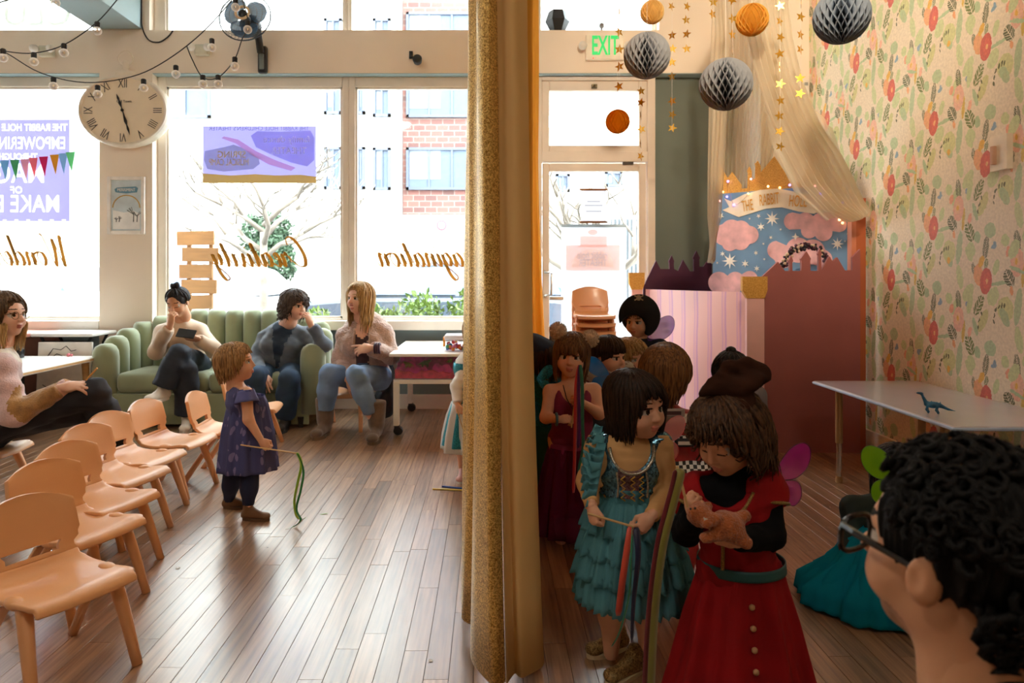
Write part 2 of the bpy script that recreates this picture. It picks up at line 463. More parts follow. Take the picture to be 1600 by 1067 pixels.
def build_floor():
    W, gap = .0712, .0013
    rng = random.Random(3); boards = []
    nrow = int((WX - XL) / W) + 1
    for i in range(nrow):
        x0 = XL + i * W; x1 = min(x0 + W, WX); y = YF - rng.random() * .9
        while y < 5.9:
            L = rng.uniform(.35, 1.25); boards.append((x0 + gap / 2, x1 - gap / 2, max(y, YF) + gap / 2, min(y + L, 5.9) - gap / 2, rng.random(), rng.uniform(-.0004, .0004))); y += L
    def seen(b):
        best = 0
        for yy in (b[2], (b[2] + b[3]) / 2, b[3]):
            if yy < 1.75: continue
            px = CX + F * (b[0] + b[1]) / 2 / yy; py = CY + F * CH / yy
            if -10 < px < 1610 and py < 1080: best = max(best, 1)
        if not best: return 0
        Y = max(1.9, (b[2] + b[3]) / 2)
        return (b[1] - b[0]) * (b[3] - max(b[2], 1.75)) / Y ** 3
    boards.sort(key=seen, reverse=True)
    def one(b):
        x0, x1, y0, y1, t, dz = b; c = .0004
        vs = [(x0, y0, -.004), (x1, y0, -.004), (x1, y1, -.004), (x0, y1, -.004), (x0, y0, dz - c), (x1, y0, dz - c), (x1, y1, dz - c), (x0, y1, dz - c),
              (x0 + c, y0 + c, dz), (x1 - c, y0 + c, dz), (x1 - c, y1 - c, dz), (x0 + c, y1 - c, dz)]
        fs = [(0, 1, 5, 4), (1, 2, 6, 5), (2, 3, 7, 6), (3, 0, 4, 7), (4, 5, 9, 8), (5, 6, 10, 9), (6, 7, 11, 10), (7, 4, 8, 11), (8, 9, 10, 11)]
        return vs, fs
    def mk(lst, name):
        vs = []; fs = []; tone = []
        for b in lst:
            v, f = one(b); o = len(vs); vs += v; fs += [tuple(k + o for k in q) for q in f]; tone += [b[4]] * len(f)
        me = bpy.data.meshes.new(name); me.from_pydata(vs, [], fs); me.materials.append(M_board)
        me.attributes.new('tone', 'FLOAT', 'FACE').data.foreach_set('value', tone); me.update()
        return link(name, me, floor)
    for b in boards[:295]: mk([b], 'floor_board')
    o = mk(boards[295:], 'far_floor_boards'); o['kind'] = 'stuff'
build_floor()
# --- ceiling and the walls outside the frame
struct(MB().box(XL - .1, WX + .1, YF - .1, 6.05, ZC, ZC + .1).build('ceiling', M_white), 'white painted ceiling above the play room', 'ceiling')
struct(MB().box(XL - .12, XL, YF, 6.02, 0, ZC).build('wall_left', M_cream), 'cream painted side wall of the play room', 'wall')
struct(MB().box(XL - .12, WX + .12, YF - .12, YF, 0, ZC).build('wall_front', mat('umber_paint', (168, 156, 142), .7, var=.04)), 'taupe painted wall opposite the windows', 'wall')
# --- street wall: pieces round the openings, one object
wb = MB()
CL, CR = X1(155), X1(238)                      # the clock column
H0, H1 = Z1(114), Z1(47)                       # header beam
ZT = 3.60
XD0, XD1 = X2(831), X2(1022)                   # door opening
wb.box(CL, CR, D1, 6.02, 0, H0)                # column
wb.box(XL, WX, D1, 6.02, H0, H1)               # header
wb.box(XL, WX, D1 + .02, 6.02, ZT, ZC)         # above the transom
wb.box(CL, CR - .03, D1 + .01, 6.02, H1, ZT)
wb.box(X1(1030), WX, D1, 6.02, H1, ZT)
wall_back = struct(wb.build('wall_back', M_cream), 'cream street-side wall with header beam and clock column', 'wall')
MB().box(XD1, 2.14, D2, 6.02, 0, H0).build('sage_wall_panel', M_sage, wall_back)['label'] = 'dark sage green wall beside the glass door'
ZS = .70
MB().box(XL, CL, D2 - .01, 6.02, 0, ZS).build('bulkhead_panel', M_bulk, wall_back)
MB().box(CR, XD0, D2 - .01, 6.02, 0, ZS).build('bulkhead_panel', M_bulk, wall_back)
for a, b in ((XL, CL), (CR, WX)):
    MB().box(a, b, D1 + .003, D2 + .06, H0 - .006, H0 - .001).build('header_soffit', M_teal, wall_back)
MB().box(2.12, WX, DP, 6.02, 0, ZC).build('corner_pier', M_cream, wall_back)
struct(MB().box(CR, XD0, D2 - .032, D2 - .01, 0, .125, bev=.006).build('baseboard_back', M_white), 'white baseboard under the shop window', 'baseboard')
struct(MB().box(CL - .012, CR + .012, D1 - .016, D1, 0, .125, bev=.005).build('baseboard_column', M_white), 'white baseboard round the clock column', 'baseboard')
# ceiling beam running to the column
bm_ = MB().box(X1(148), X1(221), .5, D1, Z1(45), ZC)
struct(bm_.build('trim_1', M_teal), 'blue-grey ceiling beam ending above the clock column', 'beam')
# --- windows
def window(name, label, xa, xb, za, zb, fr=(.06, .06, .06, .06), y=D2, depth=.06, sill=False, par=None):
    e = struct(thing(name, label, 'window', ((xa + xb) / 2, y, za)))
    l, r, b, t = fr
    m = MB(); ox, oz = (xa + xb) / 2, za
    m.box(xa - ox, xa + l - ox, -depth / 2, depth / 2, 0, zb - oz).box(xb - r - ox, xb - ox, -depth / 2, depth / 2, 0, zb - oz)
    m.box(xa + l - ox, xb - r - ox, -depth / 2, depth / 2, 0, b).box(xa + l - ox, xb - r - ox, -depth / 2, depth / 2, zb - oz - t, zb - oz)
    m.build('window_frame', M_frame, e, bevel=.006)
    q = MB()   # glazing bead
    bd = .018
    for x0, x1, z0, z1 in ((xa + l, xa + l + bd, za + b, zb - t), (xb - r - bd, xb - r, za + b, zb - t), (xa + l, xb - r, za + b, za + b + bd), (xa + l, xb - r, zb - t - bd, zb - t)):
        q.box(x0 - ox, x1 - ox, -.018, .018, z0 - oz, z1 - oz)
    q.build('glazing_bead', M_frame, e)
    MB().box(xa + l - ox, xb - r - ox, -.003, .003, b, zb - oz - t).build('pane', M_pane, e)
    if sill:
        MB().box(xa - ox, xb - ox, -.13, .0, -.075, .004, bev=.008).build('window_sill', M_white, e)
    portal((xa + xb) / 2, y + .09, (za + zb) / 2, xb - xa - l - r, zb - za - b - t)
    return e
ZG = Z2(501)
window('window_1', 'large shop window pane behind the purple cloth banner', XL, CL, ZS + .06, H0 - .006, (.06, .03, .02, .085), sill=True)
window('window_2', 'shop window pane with the gold word Creativity', CR, X2(546), ZS + .06, H0 - .006, (.075, .055, .02, .085), sill=True)
window('window_3', 'shop window pane with the gold word Imagination', X2(546), XD0, ZS + .06, H0 - .006, (.055, .03, .02, .085), sill=True)
window('window_4', 'transom pane above the purple cloth banner', XL, CL, H1, ZT, (.04, .02, .012, .05))
window('window_5', 'transom pane behind the wall fan', CR - .03, X2(543), H1, ZT, (.10, .02, .012, .05))
window('window_6', 'transom pane between fan and gold curtain', X2(543), X2(838), H1, ZT, (.02, .02, .012, .05))
window('window_7', 'transom pane above the exit sign', X2(838), X1(1030), H1, ZT, (.02, .02, .012, .05))
# --- door with its transom
door = struct(thing('door_1', 'cream framed glass shop door with overhead transom pane', 'door', ((XD0 + XD1) / 2, D2, 0)))
ox = (XD0 + XD1) / 2
M_doorp = mat('door_paint', (226, 212, 196), .45, var=.03, scale=5)
m = MB(); y0, y1 = -.05, .06
dl, dr = X2(846) - ox, X2(1010) - ox
ztr = Z2(245)
m.box(XD0 - ox, dl, y0, y1, 0, H0 - .006).box(dr, XD1 - ox, y0, y1, 0, H0 - .006).box(dl, dr, y0, y1, Z2(128), H0 - .006).box(dl, dr, y0, y1, Z2(254), Z2(238))
m.build('door_frame', M_doorp, door, bevel=.005)
m = MB()
a, b, c, d = X2(858) - ox, X2(997) - ox, Z2(228), Z2(143)
m.box(dl, a, -.03, .03, Z2(238), Z2(128)).box(b, dr, -.03, .03, Z2(238), Z2(128)).box(a, b, -.03, .03, Z2(238), c).box(a, b, -.03, .03, d, Z2(128))
tf = m.build('transom_frame', M_doorp, door, bevel=.006)
MB().box(a, b, -.003, .003, c, d).build('pane', M_pane, tf)
MB().box(-.025 + (a + b) / 2, .025 + (a + b) / 2, -.055, -.03, Z2(140), Z2(134), bev=.004).sphere(((a + b) / 2, -.055, Z2(137)), .012).build('transom_latch', mat('old_brass', (96, 84, 62), .4, .8), tf)
portal(ox + (a + b) / 2, D2 + .09, (c + d) / 2, b - a, d - c)
m = MB(); la, lb = dl + .008, dr - .008
m.box(la, a, -.025, .025, .012, Z2(256)).box(b, lb, -.025, .025, .012, Z2(256)).box(a, b, -.025, .025, .012, .25).box(a, b, -.025, .025, Z2(268), Z2(256))
leaf = m.build('door_leaf', M_doorp, door, bevel=.005)
MB().box(a, b, -.003, .003, .25, Z2(268)).build('pane', M_pane, leaf)
portal(ox + (a + b) / 2, D2 + .09, (.25 + Z2(268)) / 2, b - a, Z2(268) - .25)
hx = X2(851) - ox; hz0, hz1 = Z2(463), Z2(424)
MB().tube([(hx, -.02, hz0), (hx, -.07, hz0 + .01), (hx + .05, -.075, hz0 + .015), (hx + .055, -.075, hz1 - .015), (hx, -.07, hz1 - .01), (hx, -.02, hz1)], .011, 8).build('door_handle', mat('satin_steel', (200, 198, 194), .3, .9), leaf, smooth=True)
MB().box(a - .0, a + .12, -.05, -.025, hz0 - .03, hz0 - .0, bev=.004).build('push_plate', mat('satin_steel', (200, 198, 194), .3, .9), leaf)
MB().box(b - .14, b - .05, -.045, -.025, Z2(258), Z2(254)).build('door_closer', mat('dark_bronze', (60, 52, 46), .4, .6), leaf)
# --- papered wall
def wallpaper():
    g = bpy.data.node_groups.new('wallpaper_motif', 'ShaderNodeTree')
    g.interface.new_socket('Vector', in_out='INPUT', socket_type='NodeSocketVector')
    g.interface.new_socket('Color', in_out='INPUT', socket_type='NodeSocketColor')
    g.interface.new_socket('Color', in_out='OUTPUT', socket_type='NodeSocketColor')
    gi = g.nodes.new('NodeGroupInput'); go = g.nodes.new('NodeGroupOutput')
    pale, sage, leaf, dark, red, pink, org, yel, blue = (208, 220, 170), (186, 208, 168), (124, 140, 86), (104, 112, 82), (216, 112, 102), (242, 194, 174), (240, 178, 130), (238, 192, 96), (150, 180, 200)
    ell = [  # x, z, rx, rz, turn, colour, veins
        (.13, -.135, .052, .06, 0, (214, 218, 160), 0), (-.127, -.06, .03, .055, -40, pale, 0), (.21, -.12, .022, .09, -8, sage, 0), (.05, -.075, .036, .05, -30, pale, 0),
        (-.02, -.2, .026, .065, -28, (212, 212, 152), 0), (.03, .255, .04, .038, -35, sage, 0), (-.06, .225, .022, .03, 10, sage, 0), (.29, .18, .02, .058, -14, pale, 0),
        (.13, .2, .026, .03, 15, pale, 0), (-.19, .02, .024, .065, 12, pale, 0), (-.22, -.14, .03, .05, -30, pale, 0), (.30, -.13, .03, .04, 25, pale, 0), (-.28, .12, .025, .05, 30, sage, 0),
        (.09, -.01, .065, .010, 8, sage, 0), (-.20, -.24, .05, .010, -20, sage, 0), (.33, .06, .014, .05, 20, sage, 0), (-.12, .14, .02, .045, 30, pale, 0), (.07, .07, .02, .04, -20, pale, 0),
        (0.0, .168, .020, .058, -10, dark, 9), (-.088, .067, .013, .032, 5, dark, 6), (.004, .088, .013, .028, -12, leaf, 6), (-.05, -.124, .026, .060, -30, leaf, 5),
        (-.052, .032, .034, .055, 8, org, 0), (-.03, .1, .018, .032, -28, yel, 0), (0, 0, .040, .068, -8, red, 0), (.006, .002, .024, .042, -8, (226, 122, 108), 0), (.008, .0, .008, .014, -8, (245, 196, 140), 0),
        (.205, .19, .021, .056, 6, dark, 9), (.155, .015, .032, .046, 32, dark, 6), (.29, -.04, .032, .055, 24, leaf, 5), (.243, .03, .011, .06, -6, (224, 192, 104), 0),
        (.15, .145, .017, .025, -15, (240, 176, 146), 0), (.29, .03, .013, .028, -12, (244, 190, 166), 0), (.205, .09, .041, .068, -3, pink, 0), (.2, .095, .02, .035, 0, (246, 206, 172), 0), (.2, .095, .009, .015, 0, yel, 0),
        (.17, -.045, .011, .022, 10, org, 0), (-.135, -.123, .012, .017, 20, blue, 0), (-.12, -.112, .012, .010, 0, blue, 0), (.055, .172, .020, .011, 20, blue, 0), (.06, .186, .01, .014, 0, blue, 0),
        (.055, -.2, .005, .012, 20, dark, 0), (.058, -.17, .005, .013, -15, dark, 0), (.068, -.142, .006, .012, -40, dark, 0), (.09, -.125, .005, .013, -20, dark, 0), (.108, -.118, .005, .014, -10, dark, 0), (.125, -.118, .005, .013, -10, dark, 0),
        (-.03, -.165, .005, .012, 15, dark, 0), (-.045, -.2, .005, .012, -30, dark, 0), (-.055, -.235, .005, .011, 10, dark, 0), (.127, -.185, .013, .018, 0, yel, 0)]
    last = gi.outputs[1]; vec = gi.outputs[0]
    for x, z, rx, rz, a, c, vein in ell:
        mp = g.nodes.new('ShaderNodeMapping'); mp.vector_type = 'TEXTURE'
        mp.inputs['Location'].default_value = (x, z, 0); mp.inputs['Rotation'].default_value = (0, 0, math.radians(a)); mp.inputs['Scale'].default_value = (rx, rz, 1)
        # chained so that the shader works through one motif after the other
        vc = g.nodes.new('ShaderNodeVectorMath'); vc.operation = 'MULTIPLY_ADD'; vc.inputs[1].default_value = (1e-7, 1e-7, 1e-7)
        g.links.new(last, vc.inputs[0]); g.links.new(vec, vc.inputs[2]); vec = vc.outputs[0]
        g.links.new(vec, mp.inputs[0])
        ln = g.nodes.new('ShaderNodeVectorMath'); ln.operation = 'LENGTH'; g.links.new(mp.outputs[0], ln.inputs[0])
        lt = g.nodes.new('ShaderNodeMath'); lt.operation = 'LESS_THAN'; lt.inputs[1].default_value = 1.0; g.links.new(ln.outputs['Value'], lt.inputs[0])
        fac = lt.outputs[0]
        if vein:
            sp = g.nodes.new('ShaderNodeSeparateXYZ'); g.links.new(mp.outputs[0], sp.inputs[0])
            ab = g.nodes.new('ShaderNodeMath'); ab.operation = 'ABSOLUTE'; g.links.new(sp.outputs[0], ab.inputs[0])
            ma = g.nodes.new('ShaderNodeMath'); ma.operation = 'MULTIPLY_ADD'; ma.inputs[1].default_value = -.5; g.links.new(ab.outputs[0], ma.inputs[0]); g.links.new(sp.outputs[1], ma.inputs[2])
            pg = g.nodes.new('ShaderNodeMath'); pg.operation = 'MULTIPLY'; pg.inputs[1].default_value = vein * .5; g.links.new(ma.outputs[0], pg.inputs[0])
            fr = g.nodes.new('ShaderNodeMath'); fr.operation = 'FRACT'; g.links.new(pg.outputs[0], fr.inputs[0])
            gt = g.nodes.new('ShaderNodeMath'); gt.operation = 'GREATER_THAN'; gt.inputs[1].default_value = .24; g.links.new(fr.outputs[0], gt.inputs[0])
            g2 = g.nodes.new('ShaderNodeMath'); g2.operation = 'GREATER_THAN'; g2.inputs[1].default_value = .07; g.links.new(ab.outputs[0], g2.inputs[0])
            m1 = g.nodes.new('ShaderNodeMath'); m1.operation = 'MULTIPLY'; g.links.new(gt.outputs[0], m1.inputs[0]); g.links.new(g2.outputs[0], m1.inputs[1])
            m2 = g.nodes.new('ShaderNodeMath'); m2.operation = 'MULTIPLY'; g.links.new(m1.outputs[0], m2.inputs[0]); g.links.new(fac, m2.inputs[1]); fac = m2.outputs[0]
        m3 = g.nodes.new('ShaderNodeMath'); m3.operation = 'MULTIPLY'; m3.inputs[1].default_value = .92 if (rx * rz > .0012 and not vein and c not in (red, pink)) else .97
        g.links.new(fac, m3.inputs[0])
        mx = g.nodes.new('ShaderNodeMix'); mx.data_type = 'RGBA'; mx.inputs[7].default_value = (*lin(c), 1)
        g.links.new(m3.outputs[0], mx.inputs[0]); g.links.new(last, mx.inputs[6]); last = mx.outputs[2]
    g.links.new(last, go.inputs[0])
    m, nt, out = _new('floral_wallpaper')
    b = N(nt, 'ShaderNodeBsdfPrincipled'); b.inputs['Roughness'].default_value = .55
    geo = N(nt, 'ShaderNodeNewGeometry')
    no = N(nt, 'ShaderNodeTexNoise'); no.inputs['Scale'].default_value = 55; no.inputs['Detail'].default_value = 2
    nt.links.new(geo.outputs['Position'], no.inputs['Vector'])
    sb = N(nt, 'ShaderNodeVectorMath', operation='SUBTRACT'); sb.inputs[1].default_value = (.5, .5, .5); nt.links.new(no.outputs['Color'], sb.inputs[0])
    scl = N(nt, 'ShaderNodeVectorMath', operation='SCALE'); scl.inputs['Scale'].default_value = .016; nt.links.new(sb.outputs[0], scl.inputs[0])
    ad = N(nt, 'ShaderNodeVectorMath', operation='ADD'); nt.links.new(geo.outputs['Position'], ad.inputs[0]); nt.links.new(scl.outputs[0], ad.inputs[1])
    sp = N(nt, 'ShaderNodeSeparateXYZ'); nt.links.new(ad.outputs[0], sp.inputs[0])
    base = N(nt, 'ShaderNodeRGB'); base.outputs[0].default_value = (*lin((240, 228, 206)), 1)
    last = base.outputs[0]
    def latt(src, origin, per, sgn):
        a = N(nt, 'ShaderNodeMath', operation='MULTIPLY_ADD'); a.inputs[1].default_value = sgn / per; a.inputs[2].default_value = -sgn * origin / per + .5
        nt.links.new(src, a.inputs[0])
        f = N(nt, 'ShaderNodeMath', operation='FRACT'); nt.links.new(a.outputs[0], f.inputs[0])
        c = N(nt, 'ShaderNodeMath', operation='MULTIPLY_ADD'); c.inputs[1].default_value = per; c.inputs[2].default_value = -per / 2
        nt.links.new(f.outputs[0], c.inputs[0])
        return c.outputs[0]
    for oy, oz in ((3.44 - .04, 2.30), (3.44 - .04 + .405, 2.30 + .295)):
        cb = N(nt, 'ShaderNodeCombineXYZ')
        # shift the cell so that the motifs (mostly right of the red flower) sit inside it
        nt.links.new(latt(sp.outputs[1], oy, .81, -1), cb.inputs[0]); nt.links.new(latt(sp.outputs[2], oz, .59, 1), cb.inputs[1])
        of = N(nt, 'ShaderNodeVectorMath', operation='ADD'); of.inputs[1].default_value = (.04, 0, 0); nt.links.new(cb.outputs[0], of.inputs[0])
        gn = N(nt, 'ShaderNodeGroup'); gn.node_tree = g
        nt.links.new(of.outputs[0], gn.inputs[0]); nt.links.new(last, gn.inputs[1]); last = gn.outputs[0]
    # printed watercolour unevenness
    n3 = N(nt, 'ShaderNodeTexNoise'); n3.inputs['Scale'].default_value = 70; n3.inputs['Detail'].default_value = 4; nt.links.new(geo.outputs['Position'], n3.inputs['Vector'])
    mr = N(nt, 'ShaderNodeMapRange'); mr.inputs[1].default_value = .3; mr.inputs[2].default_value = .7; mr.inputs[3].default_value = .88; mr.inputs[4].default_value = 1.1; nt.links.new(n3.outputs['Fac'], mr.inputs[0])
    hs = N(nt, 'ShaderNodeHueSaturation'); nt.links.new(mr.outputs[0], hs.inputs['Value']); nt.links.new(last, hs.inputs['Color'])
    nt.links.new(hs.outputs[0], b.inputs['Base Color']); nt.links.new(b.outputs[0], out.inputs[0])
    return m
wall_right = struct(MB().box(WX, WX + .12, YF, 6.02, 0, ZC).build('wall_right', wallpaper()), 'side wall with floral wallpaper of red flowers and green leaves', 'wall')
struct(MB().box(WX - .018, WX, YF, DP, 0, .135, bev=.006).build('baseboard_right', M_cream), 'cream baseboard along the floral wall', 'baseboard')
# papered-over double switch
sw = MB().box(WX - .03, WX, 3.26, 3.37, 1.66, 1.83)
sw.build('switch_cover', mat('switch_cream', (240, 228, 206), .5), wall_right)
MB().box(WX - .05, WX - .028, 3.325, 3.345, 1.69, 1.78, bev=.004).build('switch_rocker', mat('switch_tan', (216, 170, 140), .5), wall_right)  # rocker in a darker tan than its cream cover
# ------------------------------------------------------------------ the street outside
M_pave = mat('pavement', (150, 148, 144), .85, var=.06, scale=3, bump=.1)
M_road = mat('asphalt', (95, 96, 98), .9, var=.06, scale=5, bump=.2)
M_bwhite = mat('stucco_white', (196, 194, 188), .8, var=.02, scale=1, bump=.05)
M_bwin = mat('far_window_glass', (74, 84, 100), .3, var=.05, spec=.3)
M_bframe = mat('far_window_frame', (70, 76, 90), .5, var=.03)
M_blind = mat('far_window_blind', (110, 116, 126), .7, var=.05)
struct(MB().box(-30, 30, 6.02, 9.2, -.14, -.03).build('pavement', M_pave), 'pale concrete pavement outside the shop window', 'pavement')
struct(MB().box(-40, 40, 9.2, 15.4, -.2, -.12).build('street', M_road), 'grey asphalt street beyond the pavement', 'street')
struct(MB().box(-40, 40, 15.4, 26, -.2, -.03).build('far_pavement', M_pave), 'pale pavement across the street', 'pavement')
def brick_mat():
    m, nt, out = _new('facade_brick')
    b = N(nt, 'ShaderNodeBsdfPrincipled'); b.inputs['Roughness'].default_value = .85
    tc = N(nt, 'ShaderNodeNewGeometry'); sp = N(nt, 'ShaderNodeSeparateXYZ'); cb = N(nt, 'ShaderNodeCombineXYZ')
    nt.links.new(tc.outputs['Position'], sp.inputs[0]); nt.links.new(sp.outputs[0], cb.inputs[0]); nt.links.new(sp.outputs[2], cb.inputs[1])
    br = N(nt, 'ShaderNodeTexBrick'); br.inputs['Scale'].default_value = 1.6; br.inputs['Mortar Size'].default_value = .018
    br.inputs['Color1'].default_value = (*lin((116, 74, 66)), 1); br.inputs['Color2'].default_value = (*lin((86, 58, 54)), 1); br.inputs['Mortar'].default_value = (*lin((120, 108, 100)), 1)
    nt.links.new(cb.outputs[0], br.inputs['Vector']); nt.links.new(br.outputs['Color'], b.inputs['Base Color']); nt.links.new(b.outputs[0], out.inputs[0])
    return m
M_brick = brick_mat()
def far_window(par, loc, px0, py0, px1, py1, Y, mull=1):
    a, b = P(px0, py1, Y), P(px1, py0, Y)
    x0, x1, z0, z1 = a.x - loc[0], b.x - loc[0], a.z - loc[2], b.z - loc[2]; y = Y - loc[1]
    t = .07; m = MB()
    m.box(x0, x0 + t, y - .08, y + .04, z0, z1).box(x1 - t, x1, y - .08, y + .04, z0, z1).box(x0, x1, y - .08, y + .04, z0, z0 + t).box(x0, x1, y - .08, y + .04, z1 - t, z1)
    for k in range(mull):
        c = x0 + (x1 - x0) * (k + 1) / (mull + 1); m.box(c - .025, c + .025, y - .07, y + .02, z0, z1)
    w = m.build('window', M_bframe, par)
    MB().box(x0 + t, x1 - t, y - .02, y + .02, z0 + t, z1 - t).build('pane', M_bwin, w)
    MB().box(x0 + t + .02, (x0 + x1) / 2, y - .03, y - .022, z0 + (z1 - z0) * .25, z1 - t).build('blind', M_blind, w)
L = (-6, 18, 0)
bA = thing('town_house', 'white stucco apartment house with bay windows across the street', 'building', L)
x0 = P(-700, 0, 18).x; xb = P(622, 0, 18).x
MB().box(x0 + 6, xb + 6.085, 0, 6, 0, 11).build('wall', M_bwhite, bA)
a0, a1 = P(494, 0, 17.2).x + 6, P(613, 0, 17.2).x + 6
MB().prism([(a0, 2.75), (a1, 2.75), (a1, 11), (a0, 11)], .8, Matrix.Translation((0, -.8, 0))).build('bay', M_bwhite, bA)
MB().box(a0 - .1, a1 + .1, -.9, 0, 2.6, 2.75).build('bay_ledge', mat('ledge_stucco', (206, 198, 184), .8), bA)  # ledge in a warmer stucco tone than the wall
for q in ((507, 230, 535, 296), (557, 230, 571, 296), (583, 231, 611, 297), (507, 134, 535, 179), (557, 134, 571, 179), (583, 138, 611, 183), (583, 30, 611, 85), (507, 30, 535, 85)):
    far_window(bA, L, *q, 17.19, 1 if q[2] - q[0] > 20 else 0)
for q in ((30, 230, 90, 300), (250, 130, 330, 185), (30, 60, 90, 140)):
    far_window(bA, L, *q, 17.99, 1)
MB().box(P(488, 0, 18).x + 6, P(530, 0, 18).x + 6, -.06, 0, P(0, 409, 18).z, P(0, 399, 18).z).build('wall_vent', mat('vent_grey', (120, 128, 138), .6), bA)
L = (0, 18.2, 0)
bB = thing('brick_house', 'brown brick apartment house with wide windows across the street', 'building', L)
xr = P(842, 0, 18.2).x
zb = P(0, 337, 18.2).z
MB().box(xb + .1, xr, 0, 6, zb, 11).build('brick_wall', M_brick, bB)
MB().box(xb + .1, xr, -.25, 6, 0, zb).build('ground_floor_wall', M_bwhite, bB)
for q in ((635, 231, 742, 297, 2), (635, 128, 742, 184, 2), (635, 20, 742, 80, 2)):
    far_window(bB, L, *q[:4], 18.18, q[4])
c = P(690, 352, 17.9)
MB().lathe([(.14, 0), (.14, .03)], 20, M=Matrix.Translation((c.x, -.28, c.z)) @ Matrix.Rotation(math.pi / 2, 4, 'X')).lathe([(.09, .03), (.09, .04)], 20, mi=1, M=Matrix.Translation((c.x, -.28, c.z)) @ Matrix.Rotation(math.pi / 2, 4, 'X')).build('round_sign', [mat('sign_red', (170, 60, 70), .5), M_bwhite], bB)
L = (5, 18.4, 0)
bC = thing('garage_house', 'pale house with dark barred garage gate across the street', 'building', L)
MB().box(xr - 5, 14, 0, 6, 0, 11).build('wall', M_bwhite, bC)
for q in ((868, 272, 890, 300), (945, 268, 972, 292), (1040, 240, 1090, 300)): far_window(bC, L, *q, 18.39)
g0, g1 = P(955, 442, 18.3), P(1000, 342, 18.3)
gm = MB().box(g0.x - 5, g1.x - 5, -.12, -.02, .0, g1.z); gate = gm.build('garage_gate', mat('gate_dark', (70, 74, 78), .6), bC)
for k in range(7): MB().box(g0.x - 5 + .02 + k * .11, g0.x - 5 + .06 + k * .11, -.16, -.12, 0, g1.z).build('gate_bar', mat('gate_bar', (128, 132, 134), .5), gate)

def leaf_mesh(blobs, n, size, seed, up=.3):
    """n small folded leaves scattered through ellipsoid blobs"""
    r = np.random.RandomState(seed); V = []; Fc = []
    w = np.array([b[1][0] * b[1][1] * b[1][2] for b in blobs]) ** .67; w /= w.sum()
    for i in range(n):
        c, rad = blobs[r.choice(len(blobs), p=w)]
        d = r.normal(size=3); d /= np.linalg.norm(d); p = np.array(c) + d * np.array(rad) * r.uniform(.6, 1.02)
        a = r.normal(size=3); a[2] += up; a /= np.linalg.norm(a); b = np.cross(a, r.normal(size=3)); b /= np.linalg.norm(b)
        s = size * r.uniform(.6, 1.3); nn = np.cross(a, b)
        o = len(V); V += [p, p + a * s * .5 + b * s * .22 + nn * s * .06, p + a * s, p + a * s * .5 - b * s * .22 + nn * s * .06]; Fc += [(o, o + 1, o + 2), (o, o + 2, o + 3)]
    return np.array(V), Fc
M_leafd = mat('evergreen_leaf', (52, 74, 50), .5, var=.2, scale=6)
M_leafl = mat('shrub_leaf', (118, 142, 58), .5, var=.25, scale=9)
M_bark = mat('pale_bark', (128, 118, 108), .9, var=.12, scale=12, bump=.3)
def branch(m, p, d, L, r, depth, rng):
    q = p + d * L; mid = p + d * L * .5 + Vector((rng.uniform(-1, 1), rng.uniform(-1, 1), rng.uniform(-.3, .6))) * L * .1
    m.tube([p, mid, q], [r, r * .85, r * .65], 6)
    if depth <= 0: return
    for k in range(rng.choice((2, 3, 3))):
        nd = (d + Vector((rng.uniform(-1, 1), rng.uniform(-1, 1), rng.uniform(-.35, .7))) * .75).normalized()
        branch(m, q if k else mid, nd, L * rng.uniform(.55, .8), r * .6, depth - 1, rng)
def bare_tree(name, label, base, h, d0, seed, group=None, depth=4, lean=(0, 0, 1), r=.12, br=None):
    t = thing(name, label, 'tree', base, group=group); rng = random.Random(seed)
    m = MB().tube([(0, 0, -.03), Vector(lean) * h * .5, Vector(lean) * h], [r, r * .8, r * .7], 8); m.build('trunk', M_bark, t, smooth=True)
    m = MB()
    for k in range(br or 5):
        a = k * 2.4 + seed
        branch(m, Vector(lean) * h * (.75 + .05 * k), Vector((math.cos(a), math.sin(a) * .6, .65)).normalized(), d0, r * .55, depth, rng)
    m.build('branches', M_bark, t, smooth=True)
    return t
bare_tree('street_tree', 'bare pale street tree with spreading twigs behind the shop window', G(412, 446 + 100, -.03)[:2] + (-.03,) if False else ((412 - CX) * 9.0 / F, 9.0, -.03), 1.75, .62, 4, r=.07, br=7)
bare_tree('street_tree', 'bare forked street tree seen through the glass door', (((935 - CX) * 8.2 / F), 8.2, -.03), 1.15, .75, 11, depth=3, r=.09, br=6)
t = thing('evergreen_tree', 'dark green leafy tree standing across the street', 'tree', ((425 - CX) * 15.6 / F, 15.6, -.03))
V, Q = leaf_mesh([((0, 0, 1.75), (.42, .4, .55)), ((.2, 0, 1.5), (.35, .4, .5)), ((-.35, 0, 2.1), (.4, .4, .45)), ((.1, 0, 2.2), (.35, .3, .4))], 3800, .13, 5)
np_mesh('foliage', [(V, Q, 0)], [M_leafd], t, (0, 0, 0), smooth=False)['kind'] = 'stuff'
MB().tube([(0, 0, -.03), (.02, 0, .8), (0, 0, 1.8)], [.07, .06, .04], 8).build('trunk', M_bark, t, smooth=True)
